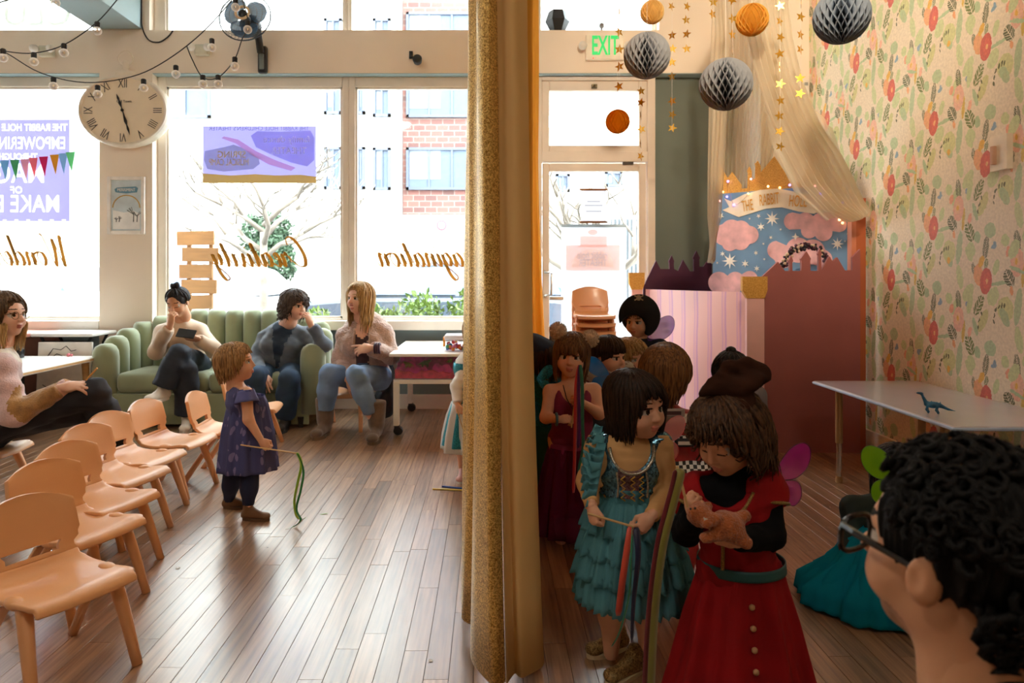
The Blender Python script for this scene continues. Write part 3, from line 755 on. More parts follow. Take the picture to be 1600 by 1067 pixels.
for i, (px, w, h, lab) in enumerate(((648, .27, .98, 'leafy green shrub outside the window with the gold word Imagination'), (738, .30, 1.02, 'leafy green shrub outside the window beside the gold curtain'), (575, .2, .84, 'low leafy green shrub outside the window behind the blonde woman'), (470, .34, .84, 'low green shrub outside the window behind the sofa'), (130, .3, .72, 'low green shrub outside the window beside the clock column'))):
    Y = 6.75; t = thing('shrub', lab, 'shrub', ((px - CX) * Y / F, Y, -.03))
    V, Q = leaf_mesh([((0, 0, h * .62), (w, .25, h * .4)), ((-.1, 0, h * .4), (w, .28, h * .4)), ((.12, .02, h * .75), (w * .7, .2, h * .26))], 1500, .075, 20 + i, 1.0)
    np_mesh('foliage', [(V, Q, 0)], [M_leafl], t, (0, 0, 0), smooth=False)['kind'] = 'stuff'
    m = MB()
    for k in range(6): m.tube([(.05 * (k - 3), 0, 0), (.09 * (k - 3), .02, h * .5), (.12 * (k - 3), .03, h * .85)], [.008, .006, .003], 5)
    m.build('stems', M_bark, t)
# slatted wooden planter screen
M_cedar = mat('cedar_slat', (150, 106, 64), .7, var=.1, scale=6, stretch=(1, 1, 8), rnd=.12)
Y = 6.6; L = ((312 - CX) * Y / F, Y, -.03)
sl = thing('slat_screen', 'wooden slat screen outside the window behind the woman with a bun', 'screen', L)
k_ = Y / F
MB().box(-.135, -.095, .02, .05, 0, CH - (362 - CY) * k_ + .03, bev=.004).build('post', M_cedar, sl)
MB().box(.08, .115, .02, .05, 0, CH - (365 - CY) * k_ + .03, bev=.004).build('post', M_cedar, sl)
for i, yy in enumerate((361, 387, 413, 437, 461, 485, 509, 533)):
    z1 = CH - (yy - CY) * k_ + .03; x0, x1 = -.19, (.17 if i < 2 else .15) - .01 * (i % 3)
    MB().box(x0, x1, -.005, .02, z1 - .135, z1, bev=.004, M=Matrix.Rotation(math.radians((-1.2, .8, -.4, .6)[i % 4]), 4, 'Y')).build('slat', M_cedar, sl)
# parked cars
M_tyre = mat('tyre_rubber', (34, 34, 36), .8); M_rim = mat('wheel_rim', (150, 152, 156), .35, .8)
M_cglass = mat('car_glass', (58, 84, 118), .05, var=.1, scale=2, spec=.9)
def car(loc, label, col, k=1.0, tall=1.0):
    t = thing('parked_car', label, 'car', loc)
    paint = mat('car_paint_%d_%d' % (col[0], col[2]), col, .25, var=.02, coat=.8)
    zt = lambda z: z * tall
    W = .88
    body = [(-2.2, .35), (-2.22, .75), (-1.95, .95), (-1.1, 1.02), (1.45, 1.02), (2.1, .95), (2.25, .7), (2.2, .32), (1.75, .25), (-1.75, .25)]
    MB().prism([(x * k, zt(z)) for x, z in body], 2 * W, Matrix.Translation((0, -W, 0))).build('body', paint, t, bevel=.07)
    roof = [(-1.15, 1.0), (-.35, 1.48), (.1, 1.56), (1.1, 1.54), (1.75, 1.35), (2.1, .98)]
    m = MB(); n = len(roof)
    ring0 = [(x * k, -W * .97 if z < 1.1 else -W * .76, zt(z)) for x, z in roof]; ring1 = [(x, -y, z) for x, y, z in ring0]
    m.add(ring0 + ring1, [tuple(range(n)), tuple(range(2 * n - 1, n - 1, -1))] + [(i, i + n, (i + 1) % n + n, (i + 1) % n) for i in range(n)])
    m.build('cabin', paint, t, bevel=.04)
    for s in (-1, 1):
        for pts in ([(-.95, 1.05), (-.3, 1.43), (.28, 1.47), (.28, 1.05)], [(.36, 1.05), (.36, 1.47), (1.02, 1.45), (1.2, 1.05)], [(1.28, 1.05), (1.12, 1.44), (1.55, 1.34), (1.85, 1.05)]):
            def sd(z): return -s * (W * .97 - (W * .21) * max(0, (z - 1.02)) / .5 + .015)
            vs = [(x * k, sd(z), zt(z)) for x, z in pts] + [(x * k, sd(z) + s * .03, zt(z)) for x, z in pts]
            MB().add(vs, [(0, 1, 2, 3), (7, 6, 5, 4)] + [(i, i + 4, (i + 1) % 4 + 4, (i + 1) % 4) for i in range(4)]).build('side_window', M_cglass, t)
        for x in (-1.4, 1.4):
            Mx = Matrix.Translation((x * k, -s * (W - .1), .33)) @ Matrix.Rotation(s * math.pi / 2, 4, 'X')
            w = MB().lathe([(.2, -.1), (.31, -.1), (.33, -.07), (.33, .07), (.31, .1), (.2, .1)], 24, M=Mx).build('wheel', M_tyre, t, smooth=True)
            MB().lathe([(.04, .11), (.19, .09), (.2, .05)], 12, M=Mx).build('rim', M_rim, w)
        MB().box(-.98 * k, -.85 * k, -s * W * 1.02 - .08, -s * W * 1.02 + .08, zt(1.02), zt(1.13), bev=.03).build('wing_mirror', paint, t)
    return t
car(((95 - CX) * 9.9 / F + .95, 10.6, -.12), 'white car parked beyond the purple cloth banner', (228, 230, 232), 1.0, 1.0)
car(((700 - CX) * 13.6 / F, 13.8, -.12), 'white car parked beyond the leafy green shrubs', (216, 222, 230), 1.0, 1.02)
car(((330 - CX) * 14 / F - 1.0, 14.0, -.12), 'pale silver car parked across the street behind the bare tree', (196, 202, 208), 1.0, 1.0)
car(((780 - CX) * 9.9 / F - .9, 10.4, -.12), 'dark blue-grey car parked outside the glass door', (70, 78, 92), 1.0, .95)
# roll-up banner on the pavement
M_vinyl = mat_sheer('banner_vinyl', (236, 236, 240), 1.0, .45)
M_pk = mat_sheer('banner_pink', (240, 190, 178), .5, .45); M_pk2 = mat_sheer('banner_cream', (246, 226, 214), .4, .45); M_gr = mat_sheer('banner_grey', (190, 188, 200), .5, .45)
Y = 6.35; xa, za = P(877, 505, Y).x, P(877, 505, Y).z; xb_, zb_ = P(977, 353, Y).x, P(977, 353, Y).z
L = ((xa + xb_) / 2, Y, -.03)
ru = thing('roll_up_banner', 'white roll-up banner with pale pink print outside the glass door', 'banner', L); w2 = (xb_ - xa) / 2
MB().box(-w2, w2, -.003, .003, .05, zb_ + .03).build('sheet', M_vinyl, ru)
MB().box(-w2 - .02, w2 + .02, -.06, .06, 0, .06, bev=.01).build('base', M_rim, ru)
MB().box(-w2 - .004, w2 + .004, -.012, .012, zb_ + .02, zb_ + .045).build('top_rail', M_rim, ru)
def bz(py): return CH - (py - CY) * Y / F + .03
def bx(px): return (px - CX) * Y / F - L[0]
MB().prism([(bx(884), bz(423)), (bx(968), bz(423)), (bx(968), bz(383)), (bx(884), bz(383))], .001, Matrix.Translation((0, -.0045, 0))).build('printed_stage', M_pk, ru)
MB().prism([(bx(906), bz(386)), (bx(948), bz(386)), (bx(948), bz(369)), (bx(906), bz(369))], .001, Matrix.Translation((0, -.005, 0))).build('printed_sign', M_pk, ru)
MB().prism([(bx(892), bz(418)), (bx(960), bz(418)), (bx(956), bz(404)), (bx(944), bz(393)), (bx(926), bz(389)), (bx(908), bz(393)), (bx(896), bz(404))], .001, Matrix.Translation((0, -.0052, 0))).build('printed_arch', M_pk2, ru)
lettering('printed_heading', 'rabbit hole', .10, M_gr, (bx(926), -.0068, bz(399)), ru, width=.28, mirror=True, shear=.2)
lettering('printed_heading', 'THEATER', .09, M_gr, (bx(926), -.0068, bz(411)), ru, width=.26, mirror=True)
lettering('printed_line', "THE RABBIT HOLE CHILDREN'S THEATER", .03, M_gr, (bx(926), -.005, bz(429)), ru, width=.42, mirror=True)
MB().lathe([(.045, 0), (.045, .001)], 20, M=Matrix.Translation((bx(926), -.0045, bz(363))) @ Matrix.Rotation(math.pi / 2, 4, 'X'), sy=.6).build('printed_emblem', M_pk, ru)
# ------------------------------------------------------------------ things hanging on and in the window
def script_word(word, L, h, m, parent, mirror=True, wdt=None):
    """cursive gold lettering: every letter a swelling pen stroke"""
    S = {'W': ([[(0, 1.0), (.06, 1.12), (.1, .9), (.16, .1), (.2, .02), (.4, 1.0), (.42, .5), (.5, .05), (.56, .05), (.78, 1.1), (.86, 1.15)]], .85),
         'C': ([[(.62, .82), (.6, 1.05), (.42, 1.12), (.2, .85), (.08, .4), (.15, .05), (.38, .0), (.6, .2), (.7, .4)]], .66),
         'I': ([[(.1, .7), (.12, 1.0), (.4, 1.1), (.6, 1.05)], [(.45, 1.08), (.36, .5), (.25, .05), (.05, .0), (0, .18)]], .55),
         'o': ([[(.3, .5), (.12, .45), (.05, .2), (.15, .0), (.3, .1), (.36, .35), (.28, .5), (.5, .42)]], .44),
         'n': ([[(0, .1), (.08, .48), (.1, .0), (.14, .25), (.28, .5), (.34, .4), (.33, .1), (.4, .0), (.5, .15)]], .48),
         'd': ([[(.32, .42), (.2, .5), (.06, .3), (.08, .04), (.2, .02), (.32, .3), (.44, 1.15), (.36, .2), (.42, .0), (.52, .15)]], .5),
         'e': ([[(0, .15), (.2, .28), (.26, .45), (.16, .5), (.06, .25), (.14, .0), (.3, .08), (.4, .22)]], .36),
         'r': ([[(0, .15), (.12, .52), (.16, .42), (.28, .45), (.26, .2), (.3, .0), (.42, .18)]], .36),
         'a': ([[(.3, .42), (.18, .5), (.05, .28), (.08, .04), (.2, .04), (.32, .46), (.32, .1), (.38, .0), (.5, .18)]], .46),
         't': ([[(0, .15), (.2, .9), (.12, .2), (.18, .0), (.32, .15)], [(.04, .56), (.3, .6)]], .3),
         'i': ([[(0, .15), (.1, .48), (.08, .1), (.14, .0), (.28, .18)], [(.16, .7), (.2, .74)]], .25),
         'v': ([[(0, .3), (.08, .48), (.12, .1), (.2, .0), (.34, .4), (.42, .46)]], .36),
         'y': ([[(0, .2), (.08, .48), (.1, .12), (.2, .08), (.34, .46), (.26, -.2), (.1, -.52), (-.05, -.45), (.1, -.2), (.45, .15)]], .4),
         'm': ([[(0, .1), (.07, .48), (.09, .0), (.14, .3), (.24, .5), (.28, .0), (.32, .3), (.44, .5), (.48, .1), (.54, .0), (.62, .15)]], .6),
         'g': ([[(.3, .42), (.18, .5), (.05, .28), (.1, .06), (.2, .06), (.33, .46), (.26, -.2), (.1, -.52), (-.05, -.42), (.1, -.2), (.45, .15)]], .42)}
    x = 0; root = thing('window_lettering', 'gold cursive word %s on the shop window' % word, 'lettering', L); n = 0
    tot = sum(S[c][1] for c in word); k = (wdt / tot) if wdt else h
    for c in word:
        m_ = MB()
        for st in S[c][0]:
            pts = [(x + a, b) for a, b in st]
            # smooth through the points
            fine = []
            for i in range(len(pts) - 1):
                p0, p1, p2, p3 = pts[max(i - 1, 0)], pts[i], pts[i + 1], pts[min(i + 2, len(pts) - 1)]
                for q in range(6):
                    t = q / 6; t2, t3 = t * t, t * t * t
                    fine.append(tuple(.5 * (2 * p1[d] + (p2[d] - p0[d]) * t + (2 * p0[d] - 5 * p1[d] + 4 * p2[d] - p3[d]) * t2 + (3 * p1[d] - p0[d] - 3 * p2[d] + p3[d]) * t3) for d in (0, 1)))
            fine.append(pts[-1])
            rows = []
            for i, p in enumerate(fine):
                q = fine[min(i + 1, len(fine) - 1)]; r = fine[max(i - 1, 0)]
                dx, dz = q[0] - r[0], q[1] - r[1]; l = math.hypot(dx, dz) + 1e-6
                w = .022 + .050 * max(0, -dz / l)
                nx, nz = -dz / l * w, dx / l * w
                sx = lambda a, b: ((-(a + .32 * b)) if mirror else (a + .32 * b)) * k
                rows.append([(sx(p[0] + nx, p[1] + nz), 0, (p[1] + nz) * h), (sx(p[0] - nx, p[1] - nz), 0, (p[1] - nz) * h)])
            m_.grid(rows)
        m_.build('letter', m, root, solid=.0012); x += S[c][1]
    return root
M_gold = mat('gold_leaf', (222, 154, 46), .4, .15, var=.08)
yw = D2 - .006
script_word('Creativity', P(484, 416, yw) , .225, M_gold, None, wdt=.82)
script_word('Imagination', P(770, 416, yw), .225, M_gold, None, wdt=.98)
script_word('Wonder', P(108, 414, yw), .225, M_gold, None, wdt=.62)
# cloth banner in the left window
def banner_cloth(name, label, px0, py0, px1, py1, Y, mats_):
    a, b = P(px0, py1, Y), P(px1, py0, Y); L = ((a.x + b.x) / 2, Y, a.z); w, h = (b.x - a.x) / 2, b.z - a.z
    t = thing(name, label, 'banner', L)
    return t, w, h
M_bnl = mat_sheer('banner_lilac_hem', (238, 228, 234), 1.0, .6); M_bnp = mat_sheer('banner_purple', (156, 154, 206), 1.0, .6); M_bnw = mat_sheer('banner_white_print', (246, 246, 250), 1.0, .6)
t, w, h = banner_cloth('cloth_banner', 'purple cloth banner with white printed words in the left shop window', -150, 355, 118, 180, D2 - .04, None)
def wavy(w, h, y, ins, amp=.006, n=24, top=0):
    rows = []
    for i in range(9):
        z = ins + (h - 2 * ins) * i / 8
        rows.append([(-w + ins + (2 * w - 2 * ins) * j / n, y + amp * math.sin(j * .9 + i * .3), z + (.012 * math.sin(j * .25) if top else 0)) for j in range(n + 1)])
    return rows
MB().grid(wavy(w, h, 0, 0)).build('hem', M_bnl, t, smooth=True)
def knockout(name, rows, x0, x1, m, par, y, cell=.004):
    """printed field with the letters left out, so the pale cloth behind shows through them; rows: (text, size, width, right edge, z low, z high)"""
    zlo, zhi = min(r[4] for r in rows), max(r[5] for r in rows)
    nx, nz = int((x1 - x0) / cell), int((zhi - zlo) / cell); ink = np.zeros((nz, nx), bool)
    for txt, sz, wd, xr_, zl, zh in rows:
        me = text_mesh(txt, sz, extrude=0.0, bold=.0015); v = np.array([(q.co.x, q.co.z) for q in me.vertices]); k = wd / (v[:, 0].max() - v[:, 0].min()); xc, zc = xr_ - wd / 2, (zl + zh) / 2
        v = np.stack([xc - (v[:, 0] - (v[:, 0].max() + v[:, 0].min()) / 2) * k, v[:, 1] + zc], 1)
        me.calc_loop_triangles()
        for t_ in me.loop_triangles:
            A, B, C = (v[i] for i in t_.vertices); lo = np.minimum(np.minimum(A, B), C); hi = np.maximum(np.maximum(A, B), C)
            i0, i1 = max(0, int((lo[0] - x0) / cell)), min(nx, int((hi[0] - x0) / cell) + 1); j0, j1 = max(0, int((lo[1] - zlo) / cell)), min(nz, int((hi[1] - zlo) / cell) + 1)
            if i1 <= i0 or j1 <= j0: continue
            X, Z = np.meshgrid(x0 + (np.arange(i0, i1) + .5) * cell, zlo + (np.arange(j0, j1) + .5) * cell)
            e = lambda p, q: (q[0] - p[0]) * (Z - p[1]) - (q[1] - p[1]) * (X - p[0])
            a_, b_, c_ = e(A, B), e(B, C), e(C, A)
            ink[j0:j1, i0:i1] |= ((a_ >= 0) & (b_ >= 0) & (c_ >= 0)) | ((a_ <= 0) & (b_ <= 0) & (c_ <= 0))
        bpy.data.meshes.remove(me)
    mb = MB()
    for j in range(nz):
        i = 0
        while i < nx:
            if ink[j, i]: i += 1; continue
            q = i
            while q < nx and not ink[j, q]: q += 1
            z0_, z1_ = zlo + j * cell, zlo + (j + 1) * cell
            mb.add([(x0 + i * cell, y, z0_), (x0 + q * cell, y, z0_), (x0 + q * cell, y, z1_), (x0 + i * cell, y, z1_)], [(0, 1, 2, 3)]); i = q
    return mb.build(name, m, par)
def bzz(py): return CH - (py - CY) * (D2 - .04) / F - t.location.z
def bxx(px): return (px - CX) * (D2 - .04) / F - t.location.x
ys = (187, 213, 237, 254, 291, 304, 336, 346)
rows = [(tx, sz, wd, bxx(xr_), bzz(ys[i + 1]), bzz(ys[i])) for i, (tx, sz, wd, xr_) in enumerate((("THE RABBIT HOLE CHILDREN'S", .085, .95, 106), ('EMPOWERING CHILDREN', .15, 1.15, 103), ('THROUGH THE', .075, .48, 60), ('MAGIC', .24, .62, 70), ('OF', .08, .10, 36), ('MAKE BELIEVE', .21, 1.02, 93), ('. . . . . . . . . . .', .06, 1.05, 104)))]
knockout('printed_field', rows, bxx(-142), bxx(110), M_bnp, t, -.010)
# poster in the second window
M_p1 = mat_sheer('poster_lilac', (188, 184, 224), 1.0, .6); M_p2 = mat_sheer('poster_violet', (186, 178, 228), .5, .6); M_p3 = mat_sheer('poster_sand', (246, 224, 120), .85, .8); M_p4 = mat_sheer('poster_olive', (184, 186, 186), .5, .6); M_p5 = mat_sheer('poster_rose', (238, 180, 200), .5, .6); M_p6 = mat_sheer('poster_ink', (150, 146, 170), .5, .6)
Yp = D2 - .02
t, w, h = banner_cloth('window_poster', 'lilac event poster with yellow bottom edge taped to the shop window', 317, 286, 494, 197, Yp, None)
MB().box(-w, w, 0, .002, 0, h).build('sheet', M_p1, t)
def pp(px, py): return ((px - CX) * Yp / F - t.location.x, CH - (py - CY) * Yp / F - t.location.z)
T = lambda d: Matrix.Translation((0, -d, 0))
MB().prism([pp(x, y) for x, y in ((317, 286), (494, 286), (494, 276), (470, 273), (430, 274), (400, 272), (360, 274), (317, 271))], .0006, T(.001)).build('printed_sand', M_p3, t)
MB().prism([pp(x, y) for x, y in ((320, 236), (350, 230), (365, 226), (382, 232), (404, 246), (406, 256), (396, 264), (350, 268), (324, 264), (319, 250))], .0006, T(.0012)).build('printed_blot', M_p4, t)
MB().prism([pp(x, y) for x, y in ((392, 212), (402, 205), (440, 206), (485, 204), (491, 215), (491, 250), (480, 260), (455, 254), (425, 242), (400, 230))], .0006, T(.0012)).build('printed_cloud', M_p2, t)
MB().prism([pp(x, y) for x, y in ((350, 213), (372, 218), (400, 236), (430, 250), (462, 262), (455, 267), (420, 257), (395, 243), (368, 224), (346, 216))], .0006, T(.0014)).build('printed_ribbon', M_p5, t)
for txt, px, py, sz, wd, mm in (("THE RABBIT HOLE CHILDREN'S THEATER", 405, 201, .05, .86, M_p6), ('SPRING', 362, 242, .08, .24, M_p3), ('MUSICAL CAMP', 358, 254, .08, .34, M_p3), ('family dance', 448, 218, .08, .4, M_bnw), ('THEATER', 452, 236, .08, .3, M_bnw)):
    x, z = pp(px, py); lettering('printed_words', txt, sz, mm, (x, -.004, z), t, width=wd, mirror=True)
# bunting in the left window
M_thread = mat('white_thread', (235, 230, 225), .8)
Yb = D2 - .075
bunting = thing('pennant_bunting', 'string of small coloured pennants across the purple cloth banner', 'bunting', P(60, 240, Yb))
pts = [P(px, py, Yb) - bunting.location for px, py in ((-60, 254), (0, 251), (40, 249), (80, 244), (115, 237), (152, 228))]
MB().tube(pts, .0015, 5).build('cord', M_thread, bunting)
for px, py, cc in ((-28, 253, (240, 170, 190)), (-10, 252, (130, 190, 215)), (7, 251, (150, 200, 220)), (23, 250, (110, 190, 140)), (39, 249, (240, 190, 200)), (52, 247, (244, 150, 160)), (68, 245, (226, 70, 130)), (85, 242, (240, 190, 80)), (98, 240, (170, 215, 230)), (110, 238, (140, 210, 160))):
    c = P(px, py, Yb) - bunting.location
    MB().prism([(c.x - .04, c.z), (c.x + .04, c.z - .008 + .012), (c.x + .012, c.z - .17)], .0015, Matrix.Translation((0, c.y - .002, 0))).build('pennant', mat_sheer('pennant_%d_%d_%d' % cc, cc, 1.0, .5), bunting)
# small hanging scroll on the door glass
Ys = D2 - .045
a, b = P(908, 347, Ys), P(947, 296, Ys)
t = thing('hanging_scroll', 'small white paper scroll with wooden rods on the glass door', 'poster', ((a.x + b.x) / 2, Ys, a.z)); w = (b.x - a.x) / 2; h = b.z - a.z
MB().box(-w, w, 0, .001, 0, h).build('sheet', M_vinyl, t)
for z in (0, h): MB().tube([(-w - .012, 0, z), (w + .012, 0, z)], .009, 8).build('rod', mat('rod_wood', (150, 96, 44), .5), t)
for i, (zz, ww) in enumerate(((.62, .5), (.5, .7), (.32, .6))): MB().box(-w * ww, w * ww, -.001, -.0002, h * zz, h * zz + .006).build('printed_line', M_gr, t)
MB().tube([(-w, 0, h), (0, 0, h + .09), (w, 0, h)], .0012, 5).build('hanging_cord', M_thread, t)
# faint sign letters seen through the transom
lettering('shop_sign_letters', 'CLUB', .34, mat('sign_pale', (190, 200, 200), .5), P(42, 22, D2 + .18), None, width=.78, mirror=True)
tag(bpy.data.objects['shop_sign_letters'], 'pale reversed letters of the shop sign above the left window', 'sign')
# ------------------------------------------------------------------ gold curtain dividing the room
M_seq = mat_glitter('gold_sequin', (246, 206, 120), (150, 104, 36), .38, 300, .45)
M_lin = mat_sheer('curtain_lining', (238, 206, 146), 1.0, .38)
M_yel = mat_sheer('curtain_gold_cloth', (226, 170, 76), 1.0, .35)
def smooth_path(pts, n=6):
    out = []
    for i in range(len(pts) - 1):
        p0, p1, p2, p3 = (Vector(pts[max(i - 1, 0)]), Vector(pts[i]), Vector(pts[i + 1]), Vector(pts[min(i + 2, len(pts) - 1)]))
        for q in range(n):
            t = q / n
            out.append(.5 * (2 * p1 + (p2 - p0) * t + (2 * p0 - 5 * p1 + 4 * p2 - p3) * t * t + (3 * p1 - p0 - 3 * p2 + p3) * t ** 3))
    out.append(Vector(pts[-1]))
    return out
cur = thing('stage_curtain', 'tall gold sequin curtain with beige lining dividing the room', 'curtain', (.05, 2.0, 0))
def drape(name, top, bot, z0, z1, m, n=6, rows=18, sway=.006):
    a, b = smooth_path([(x, y, 0) for x, y in top], n), smooth_path([(x, y, 0) for x, y in bot], n)
    R = []
    for i in range(rows + 1):
        t = i / rows; z = z0 + (z1 - z0) * t; k = min(1.0, z / 2.0) ** .8
        zz = z + 0.0
        R.append([(p.x * (1 - k) + q.x * k + sway * math.sin(z * 2.1 + j * .35) - .05, p.y * (1 - k) + q.y * k - 2.0 + sway * math.sin(z * 1.7 + j * .5), zz) for j, (p, q) in enumerate(zip(b, a))])
    return MB().grid(R).build(name, m, cur, smooth=True, solid=.004)
# (top plan, bottom plan) listed from the far hem to the near edge
drape('sequin_panel', [(-.055, 2.45), (-.066, 2.3), (-.05, 2.2), (-.058, 2.1), (-.034, 2.04), (-.028, 1.99), (-.03, 1.94), (-.005, 1.9), (.012, 1.93)],
      [(-.085, 2.5), (-.102, 2.33), (-.07, 2.25), (-.09, 2.2), (-.04, 2.14), (-.05, 2.06), (-.045, 1.94), (.0, 1.84), (.05, 1.86)], .045, 3.7, M_seq)
drape('lining_panel', [(.008, 1.94), (.03, 1.95), (.06, 1.93), (.085, 1.96), (.105, 1.99), (.10, 2.05), (.085, 2.12)],
      [(.048, 1.87), (.07, 1.92), (.095, 1.9), (.13, 1.93), (.155, 1.98), (.15, 2.06), (.12, 2.14)], .03, 3.7, M_lin, sway=.003)
pts = []; r = random.Random(4)
y = 2.13; k = 0
while y < 5.2:
    pts.append((.10 + (y - 2.13) * .067 + (.018 if k % 2 else -.018), y)); y += .085; k += 1
drape('closed_panel', pts, pts, .03, 3.7, M_yel, n=3, rows=8)
e0 = [(.31, 5.2), (.33, 5.24), (.35, 5.27), (.37, 5.32), (.38, 5.36)]
e1 = [(.31, 5.2), (.36, 5.22), (.38, 5.28), (.41, 5.27), (.47, 5.34)]
drape('closing_panel', e0, e1, .03, 3.7, M_yel)
M_rail = mat('curtain_rail', (190, 186, 178), .4, .7)
MB().tube([(-.05 - .05, -.5, 3.72), (.3, 3.4, 3.72)], .014, 8).build('curtain_rail', M_rail, cur)
# ------------------------------------------------------------------ toddler chairs
M_plast = mat('tan_plastic', (226, 166, 116), .38, var=.02, scale=5, coat=.15, bump=.03, bscale=200)
def make_chair():
    c = thing('toddler_chair', '', 'chair')
    prof = smooth_path([(.158, .246, 0), (.152, .262, 0), (.12, .268, 0), (.04, .258, 0), (-.05, .256, 0), (-.105, .266, 0), (-.135, .292, 0), (-.152, .33, 0), (-.166, .37, 0), (-.182, .42, 0), (-.196, .462, 0), (-.2, .482, 0)], 3)
    halfw = [(.246, .135)]
    n = len(prof); NC = 16
    def hw(i):
        t = i / (n - 1); y, z = prof[i].x, prof[i].y
        if z < .272: return .146 - .012 * max(0, (-y - .02) / .1) if y < .14 else .138
        if z < .30: return .128
        if z < .325: return .120
        if z < .345: return .136
        if z < .45: return .142 - (z - .37) * .08
        return .134 - (z - .45) * 1.0
    def row(i):
        w = hw(i); y, z = prof[i].x, prof[i].y; R = []
        for j in range(NC + 1):
            u = -1 + 2 * j / NC; x = w * u
            up = max(0, (z - .28) / .2)
            yy = y + up * 1.1 * x * x; zz = z + (.006 * u * u if z < .29 else 0) - (.022 * u * u * max(0, (z - .44) / .04))
            R.append((x, yy, zz))
        return R
    rows = [row(i) for i in range(n)]
    split = next(i for i in range(n) if prof[i].y > .283)
    MB().grid(rows[:split + 1]).build('seat', M_plast, c, smooth=True, solid=.016)
    s0 = split
    def skip(i, j):
        z = prof[i + s0].y
        return .296 < z < .324 and 3 <= j <= NC - 4
    MB().grid(rows[s0:], skip=skip).build('backrest', M_plast, c, smooth=True, solid=.017)
    for o in c.children:
        o.modifiers['Solidify'].offset = 1.0 if False else 0
        b = o.modifiers.new('Bevel', 'BEVEL'); b.width = .006; b.segments = 2; b.limit_method = 'ANGLE'; b.angle_limit = math.radians(50)
    for s in (-1, 1):
        MB().tube([(s * .118, .055, .258), (s * .124, .075, .235), (s * .134, .118, .12), (s * .142, .158, 0)], [.021, .021, .0175, .0145], 10).build('leg', M_plast, c, smooth=True)
        m = MB()
        A = [(s * .118, .05, .26), (s * .126, -.02, .245), (s * .136, -.1, .13), (s * .142, -.185, 0)]; W = [(.016, .02), (.016, .022), (.013, .024), (.012, .02)]
        rings = []
        for p, (a, b) in zip(A, W):
            rings.append([(p[0] + a * math.cos(q), p[1] + b * math.sin(q) , p[2] + (b * .35 * math.sin(q) if p[2] > .01 else 0)) for q in [2 * math.pi * k / 10 for k in range(10)]])
        m.loft(rings[::-1]).build('leg', M_plast, c, smooth=True)
        MB().sphere((s * .128, .03, .262), (.022, .04, .017), 10, 8).build('shoulder_knob', M_plast, c, smooth=True)
    MB().box(-.12, .12, -.02, .03, .232, .248, bev=.006).build('under_brace', M_plast, c)
    return c
CH0 = make_chair(); _used = [False]
def chair(pos, face, label, group, z=0.0):
    """face: heading of the seat front in degrees, 0 = +x"""
    o = CH0 if not _used[0] else copy_tree(CH0); _used[0] = True
    o.location = (pos[0], pos[1], z); o.rotation_euler = (0, 0, math.radians(face - 90)); o['label'] = label; o['group'] = group
    return o
rowlab = ['nearest', 'second', 'third']
def row_chair(fr, th, label):
    t = Vector((math.cos(math.radians(th)), math.sin(math.radians(th)))); f = Vector((t.y, -t.x))
    c = Vector((fr.x, fr.y)) - t * .142 - f * .158
    return chair(c, th - 90, label, 'row of toddler chairs')
row_chair(G(215, 1038), 60, 'tan plastic toddler chair at the open end of the row, a slotted backrest')
row_chair(G(229, 926), 69, 'second tan toddler chair counted from the open end of the row')
row_chair(G(251, 873), 72, 'third tan toddler chair counted from the open end of the row')
row_chair(G(267, 824), 75, 'fourth tan toddler chair counted from the open end of the row')
row_chair(G(292, 789), 78, 'fifth tan toddler chair counted from the open end of the row')
row_chair(G(339, 755), 82, 'sixth tan toddler chair in the row, in front of the woman with a bun')
row_chair(G(409, 730), 92, 'seventh tan toddler chair in the row, beside the toddler in blue')
row_chair(G(441, 690), 98, 'last tan toddler chair in the row, nearest the green sofa')
chair((-1.08, 5.16), -92, 'tan toddler chair under the woman in the fleece hoodie', 'chairs in use')
chair((-2.56, 3.46), 4, 'tan toddler chair under the woman with glasses', 'chairs in use')
for k in range(11):
    chair((.775, 5.05 + .006 * k), -90, 'topmost tan toddler chair of the tall stack by the glass door' if k == 10 else 'tan toddler chair %s in the tall stack by the glass door' % ('lowest', 'second from the floor', 'third from the floor', 'fourth from the floor', 'fifth from the floor', 'middle one', 'fifth from the top', 'fourth from the top', 'third from the top', 'second from the top')[k], 'stacked toddler chairs', z=.058 * k)
